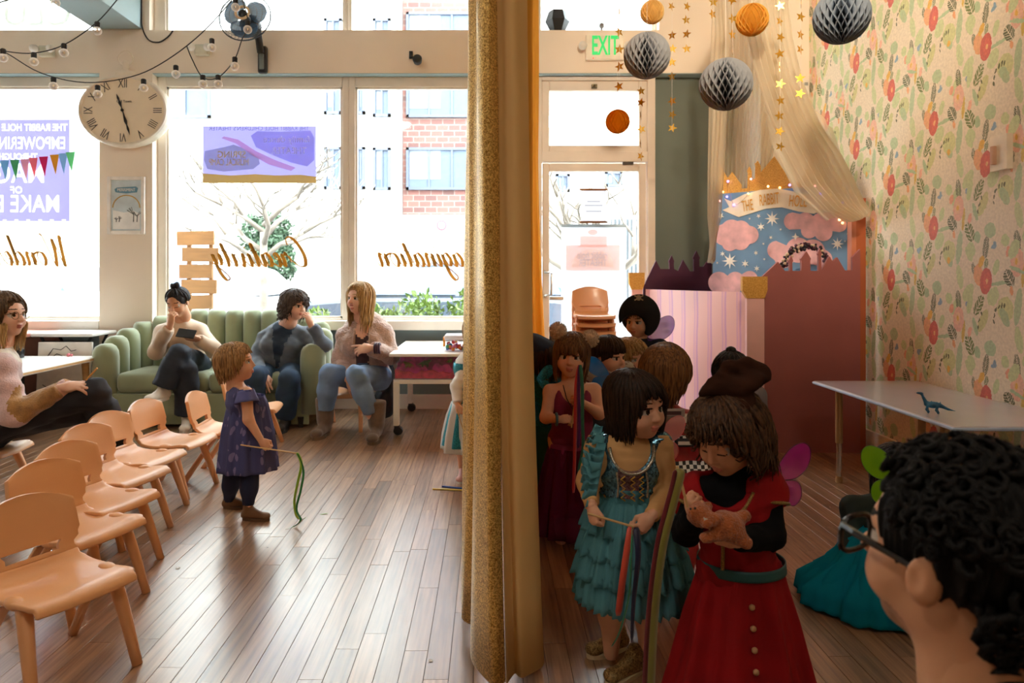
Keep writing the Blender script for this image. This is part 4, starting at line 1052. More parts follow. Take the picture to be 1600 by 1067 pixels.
# ------------------------------------------------------------------ green sofa
M_velvet = mat('green_velvet', (146, 156, 122), .75, var=.06, scale=5, sheen=.6, bump=.08, bscale=300)
SL = ((350 - CX) * 5.5 / F, 5.5, 0)
sofa = thing('channel_sofa', 'green velvet two-seat sofa with channel-tufted back', 'sofa', SL)
def sofa_build():
    hwid = .79
    path = smooth_path([(-hwid, -.36, 0), (-hwid, -.1, 0), (-hwid + .04, .12, 0), (-hwid + .2, .22, 0), (0, .25, 0), (hwid - .2, .22, 0), (hwid - .04, .12, 0), (hwid, -.1, 0), (hwid, -.36, 0)], 10)
    d = [0]
    for i in range(1, len(path)): d.append(d[-1] + (path[i] - path[i - 1]).length)
    def at(s):
        for i in range(1, len(path)):
            if s <= d[i] + 1e-6:
                t = (s - d[i - 1]) / max(d[i] - d[i - 1], 1e-6); return path[i - 1].lerp(path[i], t)
        return path[-1]
    nC = 17; Lc = d[-1] / nC
    for k in range(nC):
        s0 = Lc * k; mid = at(s0 + Lc / 2); tan = (at(min(s0 + Lc, d[-1])) - at(s0)).normalized(); nrm = Vector((tan.y, -tan.x, 0))
        u = abs((k + .5) / nC - .5) * 2
        top = .60 + .265 * (1 - max(0, (u - .30) / .70) ** 1.1) if u > .3 else .865
        rings = []
        for z, f in ((.1, 1), (top - .10, 1), (top - .05, .93), (top - .02, .75), (top, .38)):
            R = []
            for q in range(14):
                a = 2 * math.pi * q / 14; ca, sa = math.cos(a), math.sin(a)
                p = mid + tan * (ca * abs(ca) ** -.25 if abs(ca) > 1e-3 else 0) * Lc * .50 * (.6 + .4 * f) + nrm * sa * .095 * f
                R.append((p.x, p.y, z))
            rings.append(R)
        MB().loft(rings).build('back_channel' if 3 < k < 13 else 'arm_channel', M_velvet, sofa, smooth=True)
    MB().box(-hwid + .06, hwid - .06, -.3, .2, .07, .27, bev=.03).build('seat_base', M_velvet, sofa, smooth=False)
    for s in (-1, 1):
        MB().rbox(min(0, s * .70) + .003, max(0, s * .70) - .003, -.34, .17, .262, .405, .05, n=5).build('seat_cushion', M_velvet, sofa, smooth=True)
    MB().box(-hwid + .02, hwid - .02, -.335, -.31, .02, .25, bev=.01).build('front_skirt', M_velvet, sofa)
    for sx in (-1, 1):
        for yy in (-.33, .2): MB().lathe([(.018, 0), (.026, .08)], 10, c=(sx * (hwid - .08), yy, 0)).build('foot', mat('dark_foot', (50, 40, 32), .5), sofa)
sofa_build()
# ------------------------------------------------------------------ sand table
M_lam = mat('white_laminate', (240, 238, 232), .3, var=.01)
M_steelw = mat('white_steel', (232, 228, 218), .35, var=.02)
M_castor = mat('castor_black', (36, 36, 38), .5)
x0, x1, y0, y1 = -.69, .0, 4.83, 5.84
LT = ((x0 + x1) / 2, (y0 + y1) / 2, 0); w, dp = (x1 - x0) / 2, (y1 - y0) / 2
st = thing('sand_table', 'white wheeled play table with a clear tray of pink sand', 'table', LT)
zt = .575
MB().box(-w - .02, w + .02, -dp - .02, dp - .06, zt, zt + .022, bev=.006).build('table_top', M_lam, st)
for sx in (-1, 1):
    for sy in (-1, 1):
        lx, ly = sx * (w - .02), sy * (dp - .08)
        lg = MB().box(lx - .021, lx + .021, ly - .021, ly + .021, .07, zt - .19, bev=.004).build('leg', M_steelw, st)
        MB().lathe([(.012, -.012), (.033, -.012), (.035, 0), (.033, .012), (.012, .012)], 18, M=Matrix.Translation((lx + .012, ly, .035)) @ Matrix.Rotation(math.pi / 2, 4, 'X') @ Matrix.Rotation(.4, 4, 'X')).box(lx - .014, lx + .022, ly - .02, ly + .02, .045, .075).build('castor', M_castor, lg, smooth=False)
m = MB()
for sy in (-1, 1): m.box(-w, w, sy * (dp - .08) - .018, sy * (dp - .08) + .018, zt - .205, zt - .172)
for sx in (-1, 1): m.box(sx * (w - .02) - .018, sx * (w - .02) + .018, -dp + .08, dp - .08, zt - .205, zt - .172)
m.build('lower_frame', M_steelw, st, bevel=.004)
M_acr = mat_pane('acrylic', (240, 240, 244), .08)
m = MB(); za, zb2 = zt - .172, zt
m.box(-w, w, -dp + .058, -dp + .064, za, zb2).box(-w, -w + .006, -dp + .064, dp - .07, za, zb2).box(w - .006, w, -dp + .064, dp - .07, za, zb2).box(-w, w, dp - .07, dp - .064, za, zb2)
m.build('clear_tray', M_acr, st)
def sand(z0, amp, seed, x0, x1, y0, y1):
    R = []
    for i in range(13):
        yy = y0 + (y1 - y0) * i / 12
        R.append([(x0 + (x1 - x0) * j / 26, yy, z0 + amp * (math.sin(j * .7 + i * .5 + seed) * .5 + math.sin(j * 1.9 - i * 1.1 + seed) * .35 + random.uniform(-.3, .3))) for j in range(27)])
    top = MB().grid(R)
    n = 27
    # front skirt of the heap, seen through the acrylic
    fr = [[(p[0], p[1], za + .006) for p in R[0]], R[0]]
    top.grid(fr)
    return top
o = sand(za + .055, .02, 1, -w + .01, w - .01, -dp + .07, dp - .08).build('pink_sand', mat('pink_sand', (250, 84, 122), .9, var=.2, scale=30, bump=.5, bscale=150), st, smooth=True); o['kind'] = 'stuff'
o = sand(za + .095, .045, 5, -w + .012, w - .012, -dp + .1, dp - .09).build('magenta_sand', mat('magenta_sand', (240, 70, 170), .9, var=.25, scale=24, bump=.6, bscale=120), st, smooth=True); o['kind'] = 'stuff'
def toy_animal(name, label, p, col, s, rz):
    S = SDF(); c = np.array(p)
    R = np.array(Matrix.Rotation(rz, 3, 'Z'), dtype=np.float32)
    q = lambda x, y, z: c + R @ (np.array((x, y, z)) * s)
    S.ell(q(0, 0, .5), np.array((.5, .26, .28)) * s, R, .1 * s).ell(q(.55, 0, .75), np.array((.22, .16, .16)) * s, R, .12 * s).cap(q(-.4, 0, .5), q(-1.0, .1, .25), .16 * s, .03 * s, .1 * s)
    for x in (-.3, .3):
        for y in (-.16, .16): S.cap(q(x, y, .4), q(x, y * 1.2, .06), .11 * s, .08 * s, .06 * s)
    S.cap(q(.0, 0, .75), q(-.1, 0, .95), .08 * s, .01 * s, .05 * s).cap(q(.25, 0, .75), q(.2, 0, .92), .07 * s, .01 * s, .05 * s)
    V, Q, mi = S.mesh(s * .08)
    return tag(np_mesh(name, [(V, Q, 0)], [mat('toy_%d_%d_%d' % col, col, .4)], None, p), label, 'toy')
zs = za + .10
toy_animal('toy_animal', 'small dark green toy animal on the pink sand', (LT[0] - .12, LT[1] - dp + .085, za + .085), (38, 66, 44), .06, .3)
toy_animal('toy_animal', 'small tan toy lizard on the pink sand', (LT[0] - .24, LT[1] - dp + .082, za + .08), (150, 110, 60), .05, 2.8)
toy_animal('toy_animal', 'bright green toy frog on the pink sand', (LT[0] + .06, LT[1] - dp + .09, za + .115), (86, 170, 50), .035, .9)
# clear toy box on the table
bxp = P(712, 553, 5.0); L = (bxp.x + .04, 5.02, zt + .022)
tb = thing('toy_box', 'clear plastic box of coloured toys with orange clips on the sand table', 'box', L)
MB().box(-.115, .13, -.085, .1, .0, .085, bev=.012).build('box_body', M_acr, tb)
MB().box(-.12, .135, -.09, .105, .085, .118, bev=.012).build('lid', mat('milky_lid', (236, 236, 240), .3, alpha=.75), tb)
for x in (-.126, .134): MB().box(x - .006, x + .008, -.03, .04, .03, .1, bev=.004).build('clip', mat('clip_orange', (240, 150, 30), .4), tb)
rr = random.Random(9); m = MB()
for k in range(46):
    m.sphere((rr.uniform(-.1, .115), rr.uniform(-.07, .085), rr.uniform(.012, .055)), rr.uniform(.01, .018), 7, 5, mi=k % 5)
o = m.build('toy_pieces', [mat('piece_%d' % i, c, .4) for i, c in enumerate(((210, 60, 60), (70, 120, 190), (240, 150, 60), (80, 160, 110), (226, 120, 160)))], tb, smooth=True); o['kind'] = 'stuff'
# ------------------------------------------------------------------ white table at the left edge
M_birch = mat('birch_wood', (206, 164, 112), .5, var=.08, scale=10, stretch=(1, 1, 6))
A = thing('play_table', 'low white play table with wooden legs beside the woman with glasses', 'table', (-3.54, 4.70, 0))
MB().box(-.55, .55, -.58, .55, .50, .53, bev=.008).build('table_top', M_lam, A)
MB().box(-.552, .552, -.582, .552, .508, .522).build('edge_band', M_birch, A)
for sx in (-1, 1):
    for sy in (-1, 1): MB().tube([(sx * .47, sy * .48, .5), (sx * .49, sy * .5, 0)], [.026, .018], 10).build('leg', M_birch, A, smooth=True)
c = G(107, 557, .53)
tag(MB().sphere((c.x, c.y, .542), .014, 10, 8).sphere((c.x + .02, c.y + .006, .54), .01, 8, 6).build('dough_piece', mat('pink_dough', (226, 130, 140), .6), smooth=True), 'small pink dough lump on the low white play table', 'toy')
# side table with black legs, drawing board, waste bag, cabinet
B = thing('side_table', 'round-cornered white side table with black folding legs under the window', 'table', (-3.36, 5.52, 0))
MB().rbox(-.25, .24, -.16, .2, .665, .692, .012).build('table_top', M_lam, B)
for s in (-1, 1):
    MB().tube([(s * .2, -.1, .665), (s * .17, -.1, .60), (s * .21, -.12, .02)], .012, 8).tube([(s * .2, .12, .665), (s * .17, .12, .6), (s * .21, .15, .02)], .012, 8).build('leg', M_castor, B)
MB().tube([(-.19, -.1, .62), (.19, -.1, .62)], .01, 8).build('brace', M_castor, B)
bd = thing('drawing_board', 'white board with a black dinosaur sketch below the side table', 'board', (-3.32, 5.28, 0))
Mb = Matrix.Rotation(math.radians(-4), 4, 'X')
MB().box(-.2, .22, 0, .02, 0, .63, M=Mb, bev=.004).build('panel', mat('board_white', (232, 226, 216), .5), bd)
sk = [[(-.12, .52), (-.08, .58), (-.02, .57), (.02, .6), (.06, .56), (.1, .57)], [(-.1, .5), (-.05, .54), (.0, .52)], [(-.15, .3), (-.08, .26), (.0, .27), (.06, .25), (.1, .3), (.11, .24)], [(-.1, .22), (-.02, .2), (.07, .22)]]
m = MB()
for s in sk: m.tube([Mb @ Vector((x, -.002, z)) for x, z in s], .003, 5)
m.build('sketch_lines', mat('marker_black', (30, 30, 34), .6), bd)
tag(MB().rbox(-4.1, -3.66, 5.3, 5.84, 0, .66, .01).build('low_cabinet', mat('brown_cabinet', (120, 74, 56), .5, var=.08)), 'brown low cabinet under the left shop window', 'cabinet')
MB().box(-4.12, -3.64, 5.28, 5.84, .66, .69, bev=.006).build('cabinet_top', mat('rose_top', (196, 130, 112), .4), bpy.data.objects['low_cabinet'])
S = SDF()
for k in range(9):
    a = k * .7; S.ell((-3.60 + .05 * math.cos(a), 5.12 + .035 * math.sin(a), .57 + .04 * math.sin(2.1 * a)), (.055, .045, .07), k=.012)
S.cap((-3.60, 5.12, .2), (-3.60, 5.12, .56), .1, .085, .03).cap((-3.60, 5.12, .02), (-3.60, 5.12, .2), .08, .1, .03)
V, Q, mi = S.mesh(.012)
tag(np_mesh('waste_bag', [(V, Q, 0)], [mat('black_bag', (26, 30, 36), .25, var=.2, bump=.6, bscale=25)], None, (-3.60, 5.12, 0)), 'crumpled black plastic bag beside the low cabinet', 'bag')
# dark bag below the hoodie woman's chair
S = SDF(); S.ell((-.84, 5.42, .14), (.09, .1, .13), k=.03).ell((-.81, 5.44, .3), (.07, .07, .16), k=.05).cap((-.86, 5.4, .3), (-.8, 5.42, .44), .02, .02, .02)
V, Q, mi = S.mesh(.014, extra=lambda X, D: D + .01 * snoise(X, 30, 3))
tag(np_mesh('backpack', [(V, Q, 0)], [mat('black_nylon', (28, 28, 32), .6, var=.15)], None, (-.79, 5.42, 0)), 'black backpack on the floor beside the sand table', 'bag')
# ------------------------------------------------------------------ kids' table by the papered wall
zt = .54; TL = (2.17, 3.35, 0)
kt = thing('kids_table', 'low grey laminate table with tan adjustable legs by floral wall', 'table', TL)
hx_, hy_ = .30, .60
M_gl = mat('grey_laminate', (196, 194, 206), .16, var=.03, scale=3, coat=.5)
MB().rbox(-hx_, hx_, -hy_, hy_, zt - .02, zt, .035, n=6).build('table_top', M_gl, kt)
MB().rbox(-hx_ - .004, hx_ + .004, -hy_ - .004, hy_ + .004, zt - .018, zt - .004, .037, n=6).build('edge_band', mat('edge_blue', (176, 196, 226), .35), kt)
M_leg = mat('tan_metal', (176, 140, 96), .35, .3); M_chr = mat('chrome', (200, 200, 205), .15, 1.0)
for sx in (-1, 1):
    for sy in (-1, 1):
        lx, ly = sx * (hx_ - .07), sy * (hy_ - .16)
        lg = MB().tube([(lx, ly, .22), (lx, ly, zt - .02)], .019, 12).box(lx - .05, lx + .05, ly - .05, ly + .05, zt - .024, zt - .018).build('leg', M_leg, kt)
        MB().tube([(lx, ly, .02), (lx, ly, .23)], .0145, 12).build('leg_insert', M_chr, lg)
        MB().lathe([(.018, 0), (.02, .01), (.016, .035)], 12, c=(lx, ly, 0)).build('foot', M_leg, lg)
S = SDF(); c = np.array(tuple(G(1458, 646, zt))); R = np.array(Matrix.Rotation(math.radians(150), 3, 'Z'), dtype=np.float32); s = .1
q = lambda x, y, z: c + R @ (np.array((x, y, z)) * s)
S.ell(q(0, 0, .38), np.array((.34, .13, .15)) * s, R, .05 * s).cap(q(.25, 0, .42), q(.42, 0, .8), .09 * s, .05 * s, .06 * s).ell(q(.5, 0, .86), np.array((.14, .06, .06)) * s, R, .04 * s)
S.chain([q(-.25, 0, .38), q(-.55, .05, .25), q(-.85, .02, .18)], [.1 * s, .05 * s, .015 * s], .04 * s)
for x, y in ((-.16, .1), (-.2, -.1), (.2, .1), (.16, -.1)): S.chain([q(x, y, .35), q(x + .06, y * 1.3, .18), q(x - .02, y * 1.4, .03)], [.06 * s, .045 * s, .035 * s], .03 * s)
for k in range(5): S.cap(q(-.25 + k * .11, 0, .48), q(-.28 + k * .11, 0, .58), .03 * s, .006 * s, .02 * s)
V, Q, mi = S.mesh(.0035)
tag(np_mesh('toy_dinosaur', [(V, Q, 0)], [mat('toy_blue', (30, 96, 132), .35, var=.25, scale=40)], None, tuple(c)), 'small blue plastic dinosaur standing on the grey kids table', 'toy')
# ------------------------------------------------------------------ wall clock
M_ivory = mat('ivory_metal', (232, 218, 196), .45, var=.04, scale=6)
M_black = mat('matt_black', (24, 24, 26), .5)
rotx = lambda a: Matrix.Rotation(a, 4, 'X')
c = P(193, 173, 5.70); yb = D1 - c.y
ck = thing('wall_clock', 'oval ivory wall clock with roman numerals and black hands', 'clock', c)
ax_, az_ = .375, .300
def oval(prof, m, name, par=None, n=48, mi=None):
    mb = MB(); rings = []
    for r, y in prof: rings.append([((ax_ + r) * math.cos(2 * math.pi * k / n), y, (az_ + r) * math.sin(2 * math.pi * k / n)) for k in range(n)])
    return mb.loft(rings[::-1], True, True).build(name, m, par or ck, smooth=False)
oval([(-.02, .078), (0, .078), (.004, .05), (0, .0), (-.008, -.022), (-.022, -.026), (-.03, -.008)], mat('clock_rim', (226, 214, 196), .4), 'rim')
oval([(-.028, .0), (-.028, -.010)], mat('clock_face', (236, 218, 190), .6, var=.03, scale=5), 'face')
M_num = mat('numeral_ink', (70, 64, 60), .6)
for k, tx in enumerate(('XII', 'I', 'II', 'III', 'IIII', 'V', 'VI', 'VII', 'VIII', 'IX', 'X', 'XI')):
    a = math.radians(90 - 30 * k); o = lettering('numeral', tx, .105, M_num, (math.cos(a) * .285, -.0125, math.sin(a) * .222), ck, ry=math.radians(30 * k) if k not in (4, 5, 6, 7, 8) else math.radians(30 * k))
    o.scale = (.62, 1, 1)
lettering('maker_line', 'Old Town', .03, M_num, (.01, -.0115, .075), ck)
def hand(ang, L, w, y):
    m = MB(); p = [(-w * .4, -.05), (w * .4, -.05), (w * .35, .03), (w * 1.5, L * .45), (w * .5, L * .6), (w * 1.1, L * .75), (0, L), (-w * 1.1, L * .75), (-w * .5, L * .6), (-w * 1.5, L * .45), (-w * .35, .03)]
    m.prism(p, .003, Matrix.Translation((0, y, 0)) @ Matrix.Rotation(math.radians(ang), 4, 'Y')).build('clock_hand', M_black, ck)
hand(-20, .145, .009, -.018); hand(163, .215, .009, -.022)
MB().sphere((0, -.022, 0), .013).build('hand_pin', M_black, ck)
m = MB().lathe([(.10, .285), (.085, .33), (.03, .345), (.022, .36), (.034, .375), (.022, .392), (.026, .41), (.02, .425), (.001, .43)], 20, M=Matrix.Translation((0, .03, 0)), sy=.35)
m.build('crown', M_ivory, ck, smooth=True)
MB().tube([(.062 * math.cos(t), .03, .445 + .062 * math.sin(t)) for t in [2 * math.pi * k / 24 for k in range(25)]], .005, 8).build('ring', M_ivory, ck, smooth=True)
# framed picture on the column
c = P(198, 321, D1 - .012); fw, fh = .158, .243
fr = thing('framed_picture', 'white framed winter scene print below the clock', 'picture', (c.x, D1 - .02, c.z))
m = MB()
for x0, x1, z0, z1 in ((-fw, -fw + .03, -fh, fh), (fw - .03, fw, -fh, fh), (-fw + .03, fw - .03, -fh, -fh + .03), (-fw + .03, fw - .03, fh - .03, fh)): m.box(x0, x1, -.01, .018, z0, z1)
m.build('frame', mat('frame_white', (236, 230, 222), .4), fr, bevel=.004)
MB().box(-fw + .03, fw - .03, .002, .016, -fh + .03, fh - .03).build('print_sky', mat('print_sky', (196, 210, 216), .6, var=.08, scale=10), fr)
MB().prism([(-.115, -.2), (.115, -.2), (.115, -.07), (.06, -.045), (-.02, -.06), (-.115, -.04)], .001, Matrix.Translation((0, .0008, 0))).build('print_snow', mat('print_snow', (232, 232, 230), .6), fr)
MB().tube([(.115 * math.cos(t), .001, -.02 + .105 * math.sin(t)) for t in [math.pi * k / 14 for k in range(15)]], .005, 5).build('print_arch', mat('print_ochre', (200, 160, 80), .6), fr)
MB().prism([(-.1, .135), (-.08, .15), (.08, .16), (.1, .145), (.09, .11), (.0, .1), (-.09, .11)], .001, Matrix.Translation((0, .0005, 0))).build('print_ribbon', mat('print_blue', (96, 140, 165), .6), fr)
lettering('print_words', 'MERRIMENT', .035, mat('frame_white', (236, 230, 222)), (0, -.001, .13), fr, width=.15)
m = MB(); rr = random.Random(5)
for x, h in ((.06, .16), (-.085, .05), (-.06, .06), (.09, .12)):
    m.tube([(x, .0005, -.14), (x + .004, .0005, -.14 + h * .5)], .004, 5)
    for k in range(6): a = rr.uniform(.4, 2.7); m.tube([(x, .0005, -.14 + h * .4), (x + h * .4 * math.cos(a), .0005, -.14 + h * .4 + h * .4 * math.sin(a))], .002, 4)
m.build('print_trees', mat('print_dark', (90, 92, 90), .6), fr)
# ------------------------------------------------------------------ wall fan
c = P(383, 27, 5.45)
fan = thing('wall_fan', 'dark wall-mounted fan with wire guard above the window', 'fan', c)
Rf = .205; M_wire = mat('fan_wire', (48, 52, 58), .4, .5); M_blade = mat('fan_blade', (74, 104, 136), .15, var=.05, alpha=.82)
tilt = Matrix.Rotation(math.radians(-12), 4, 'X')
for y, rs in ((-.055, (.07, .11, .15, .19)), (.05, (.08, .12, .16, .19))):
    for r_ in rs: MB().tube([tilt @ Vector((r_ * math.cos(t), y * (1 - (r_ / .3) ** 2), r_ * math.sin(t))) for t in [2 * math.pi * k / 36 for k in range(37)]], .0016, 5).build('guard_ring', M_wire, fan)
m = MB()
for k in range(40):
    t = 2 * math.pi * k / 40
    m.tube([tilt @ Vector((r_ * math.cos(t), y, r_ * math.sin(t))) for r_, y in ((.045, -.06), (.12, -.05), (.185, -.03), (Rf, 0), (.185, .03), (.11, .05), (.05, .055))], .0009, 4)
m.tube([tilt @ Vector((Rf * math.cos(t), 0, Rf * math.sin(t))) for t in [2 * math.pi * k / 36 for k in range(37)]], .005, 6)
m.build('wire_guard', M_wire, fan)
for b in range(3):
    R = []
    for i in range(9):
        r_ = .04 + .14 * i / 8; w = .30 + .75 * math.sin(math.pi * (i / 8) ** .8) ** .7
        R.append([tilt @ Vector((r_ * math.cos(b * 2.094 + .5 + w * u), .012 * u, r_ * math.sin(b * 2.094 + .5 + w * u))) for u in (-1, -.6, -.2, .2, .6, 1)])
    MB().grid(R).build('blade', M_blade, fan, smooth=True, solid=.003)
MB().lathe([(.03, -.06), (.034, -.05), (.034, .04), (.0301, .05)], 20, M=tilt @ rotx(-math.pi / 2) @ Matrix.Translation((0, 0, 0))).build('hub', M_black, fan, smooth=True)
MB().tube([tilt @ Vector((.052 * math.cos(t), -.065, .052 * math.sin(t))) for t in [2 * math.pi * k / 30 for k in range(31)]], .010, 8).build('badge_ring', mat('badge_tan', (206, 180, 146), .5), fan, smooth=True)
MB().lathe([(.045, .06), (.075, .08), (.085, .15), (.06, .20)], 20, M=tilt @ rotx(-math.pi / 2)).build('motor', M_black, fan, smooth=True)
MB().box(.0, .08, D1 - c.y - .05, D1 - c.y, -.36, -.13, bev=.02).tube([(.04, .16, -.02), (.04, .25, -.2)], .03, 10).build('wall_bracket', M_black, fan)
MB().box(.018, .058, D1 - c.y - .058, D1 - c.y - .04, -.33, -.2, bev=.008).build('control_panel', mat('fan_grey', (120, 128, 126), .5), fan)
# ------------------------------------------------------------------ string lights
M_cord = mat('black_cord', (30, 30, 30), .6)
def bulb_mat():
    m, nt, out = _new('clear_bulb')
    t = N(nt, 'ShaderNodeBsdfTransparent'); g = N(nt, 'ShaderNodeBsdfPrincipled'); g.inputs['Base Color'].default_value = (*lin((250, 246, 240)), 1); g.inputs['Roughness'].default_value = .08
    lw = N(nt, 'ShaderNodeLayerWeight'); lw.inputs[0].default_value = .35
    mr = N(nt, 'ShaderNodeMapRange'); mr.inputs[3].default_value = .25; mr.inputs[4].default_value = .9
    nt.links.new(lw.outputs['Facing'], mr.inputs[0]); mx = N(nt, 'ShaderNodeMixShader')
    nt.links.new(mr.outputs[0], mx.inputs[0]); nt.links.new(t.outputs[0], mx.inputs[1]); nt.links.new(g.outputs[0], mx.inputs[2]); nt.links.new(mx.outputs[0], out.inputs[0])
    return m
M_bulb = bulb_mat()
def string_lights(label, pts, bulbs, Y):
    pts3 = smooth_path([P(x, y, Y + dy) for x, y, dy in pts], 5)
    t = thing('string_lights', label, 'string lights', P(*bulbs[0], Y))
    MB().tube([p - t.location for p in pts3], .0028, 5).build('cord', M_cord, t)
    for x, y in bulbs:
        p = P(x, y, Y)
        q = min(pts3, key=lambda a: (a.x - p.x) ** 2 + (a.z - p.z - .03) ** 2); p.y = q.y; p = p - t.location
        s = MB().lathe([(.009, .040), (.0125, .036), (.0125, .018), (.011, .014)], 10, c=p).build('socket', M_black, t)
        MB().sphere((p.x, p.y, p.z - .004), .0205, 12, 9).build('bulb', M_bulb, t, smooth=True)
        MB().sphere((p.x, p.y, p.z), (.004, .004, .009), 6, 5).build('filament', mat('filament', (230, 210, 170), .4), t)
string_lights('string of clear bulbs rising past the blue-grey ceiling beam', [(-30, 70, 0), (8, 80, 0), (53, 83, 0), (100, 70, 0), (150, 36, 0), (186, -4, 0), (230, -60, 0)], [(5, 89), (53, 95), (100, 81), (152, 47)], 3.3)
string_lights('string of clear bulbs hanging in front of the oval clock', [(-20, 70, .1), (12, 84, .1), (64, 114, .1), (133, 129, .1), (205, 120, .1), (259, 95, .1), (317, 50, .1), (370, -10, .1), (400, -60, .1)], [(63, 124), (134, 137), (208, 127), (260, 105), (318, 62)], 3.3)
string_lights('string of clear bulbs hanging beside the wall fan', [(292, 72, 0), (300, 92, 0), (317, 121, 0), (341, 121, 0), (366, 94, 0), (378, 62, 0), (388, 38, 0), (380, 4, 0), (370, -30, 0)], [(317, 130), (341, 130), (367, 102), (387, 45), (368, 10)], 3.3)
string_lights('string of clear bulbs dipping over the left transom window', [(-20, 10, 0), (30, -4, 0), (85, -8, 0), (140, -40, 0)], [(87, 3), (-12, 20)], 3.3)
# ------------------------------------------------------------------ small fittings on the header
def cable(name, label, pts, r=.006): return tag(MB().tube(smooth_path(pts, 6), r, 6).build(name, M_cord, smooth=True), label, 'cable')
cable('power_cable', 'black cable looping below the transom window beside the beam', [P(221, -30, D1 - .012), P(221, 20, D1 - .012), P(222, 42, D1 - .012), P(232, 62, D1 - .012), P(248, 66, D1 - .012), P(262, 58, D1 - .012), P(270, 48, D1 - .005)])
def twin_lamp(label, px, py, heads):
    c = P(px, py, D1); t = thing('emergency_lamp', label, 'lamp', (c.x, D1, c.z))
    MB().rbox(-.06, .06, -.05, 0, -.045, .045, .012).build('housing', mat('lamp_housing', (206, 204, 186), .5), t)
    for s in heads:
        MB().lathe([(.014, 0), (.03, .02), (.032, .05), (.001, .056)], 14, M=Matrix.Translation((s, -.05, .02)) @ rotx(math.radians(110))).build('lamp_head', M_steelw, t, smooth=True)
twin_lamp('twin-headed emergency lamp on the header left of the fan', 318, 80, (-.07, .07)); twin_lamp('twin-headed emergency lamp on the header left of the clock', 76, 82, (-.07, .07))
c = P(648, 92, D1); t = thing('spotlight', 'small black spotlight on the header above the window', 'lamp', (c.x, D1, c.z))
MB().box(-.045, -.015, -.02, 0, .0, .06).tube([(-.03, -.01, .03), (-.015, -.06, -.005), (.02, -.07, -.02)], .009, 8).build('arm', M_black, t)
MB().lathe([(.012, -.05), (.034, -.045), (.04, 0), (.034, .012)], 18, M=Matrix.Translation((.03, -.085, -.025)) @ rotx(math.radians(75))).build('lamp_head', M_black, t, smooth=True)
c = P(944, 76, D1); es = thing('exit_sign', 'lit white exit sign with green letters above the door', 'sign', (c.x, D1, c.z))
MB().rbox(-.16, .16, -.045, 0, -.105, .105, .01).build('case', mat('sign_case', (244, 234, 216), .4), es)
lettering('sign_letters', 'EXIT', .2, mat('exit_green', (16, 190, 96), .4, emit=.35, var=0), (0, -.048, .004), es, width=.225, bold=.004); es.children[-1].scale = (1, 1, 1.12)
for s in (-1, 1): MB().lathe([(.016, 0), (.034, .02), (.036, .05), (.001, .058)], 14, M=Matrix.Translation((s * .19, -.03, .01)) @ rotx(math.radians(100))).build('lamp_head', M_steelw, es, smooth=True)
MB().box(-.19, .19, -.03, -.015, -.004, .022).build('lamp_arm', M_steelw, es)
MB().sphere((-.1, -.046, -.095), .005).build('pilot_light', mat('pilot_red', (240, 60, 50), emit=.6, var=0), es)
# black faceted planter on the transom ledge
c = P(871, 45, 5.83); zz = H1
pl = thing('faceted_planter', 'black faceted bowl standing on the transom ledge', 'bowl', (c.x, 5.835, zz))
MB().lathe([(.06, 0), (.105, .09), (.075, .175), (.062, .175), (.085, .09), (.05, .02)], 6).build('bowl', M_black, pl)
for k in range(3): MB().box(-.05 + .04 * k, -.03 + .04 * k, -.01, .01, .17, .185).build('rim_point', M_black, pl)
tag(MB().lathe([(.008, 0), (.02, .005), (.006, .03), (.025, .05), (.022, .075), (.001, .085)], 12, c=(P(940, 45, 5.84).x, 5.84, zz)).build('small_ornament', mat('grey_ornament', (120, 124, 130), .4), smooth=True), 'small grey ornament on the transom ledge above exit sign', 'ornament')
# thermostat on the pier
c = P(1257, 137, DP); tag(MB().rbox(c.x - .03, c.x + .03, DP - .025, DP, c.z - .06, c.z + .06, .008).build('thermostat', mat('thermostat_white', (236, 228, 212), .4)), 'small white thermostat on the cream pier', 'thermostat')
MB().box(c.x - .015, c.x + .015, DP - .028, DP - .024, c.z + .01, c.z + .035).build('display', mat('thermo_grey', (150, 156, 150), .3), bpy.data.objects['thermostat'])
# ------------------------------------------------------------------ honeycomb paper balls
def honeycomb(label, px, py, d_px, Y, col, inner, strtop=True):
    c = P(px, py, Y); R = d_px / 2 * Y / F; t = thing('honeycomb_ball', label, 'paper ball', c)
    cells = 11 if d_px > 60 else 9; nl = cells * 4; m = MB(); rows = 22 if d_px > 60 else 16
    mm = mat_sheer('honeycomb_%d_%d_%d' % col, col, 1.0, .62)
    for j in range(nl):
        G_ = []
        for i in range(rows + 1):
            th = math.pi * (.02 + .96 * i / rows); tri = 1 - abs(((i / 2.0) % 2) - 1) * 2     # -1..1
            ph = 2 * math.pi / nl * (j + (.46 * tri if j % 2 == 0 else -.46 * tri))
            G_.append([(r_ * math.sin(th) * math.cos(ph), r_ * math.sin(th) * math.sin(ph), R * math.cos(th) * (1 if r_ > R * .95 else (.72 if d_px > 60 else .92))) for r_ in (R, R * (.55 if d_px > 60 else .9))])
        m.grid(G_)
    m.build('paper_cells', mm, t, smooth=True, solid=.0012)
    MB().sphere((0, 0, 0), R * (.52 if d_px > 60 else .9), 20, 14).build('core', mat_sheer('honeycore_%d_%d_%d' % inner, inner, 1.0, .5 if d_px > 60 else .8), t, smooth=True)
    MB().tube([(0, 0, R), (0, 0, ZC - c.z)], .001, 4).build('thread', M_thread, t)
honeycomb('grey honeycomb paper ball hanging beside the exit sign', 1011, 87, 72, 4.0, (206, 208, 212), (120, 122, 128))
honeycomb('largest grey honeycomb paper ball, in front of the net canopy', 1134, 132, 81, 3.6, (200, 202, 206), (110, 112, 118))
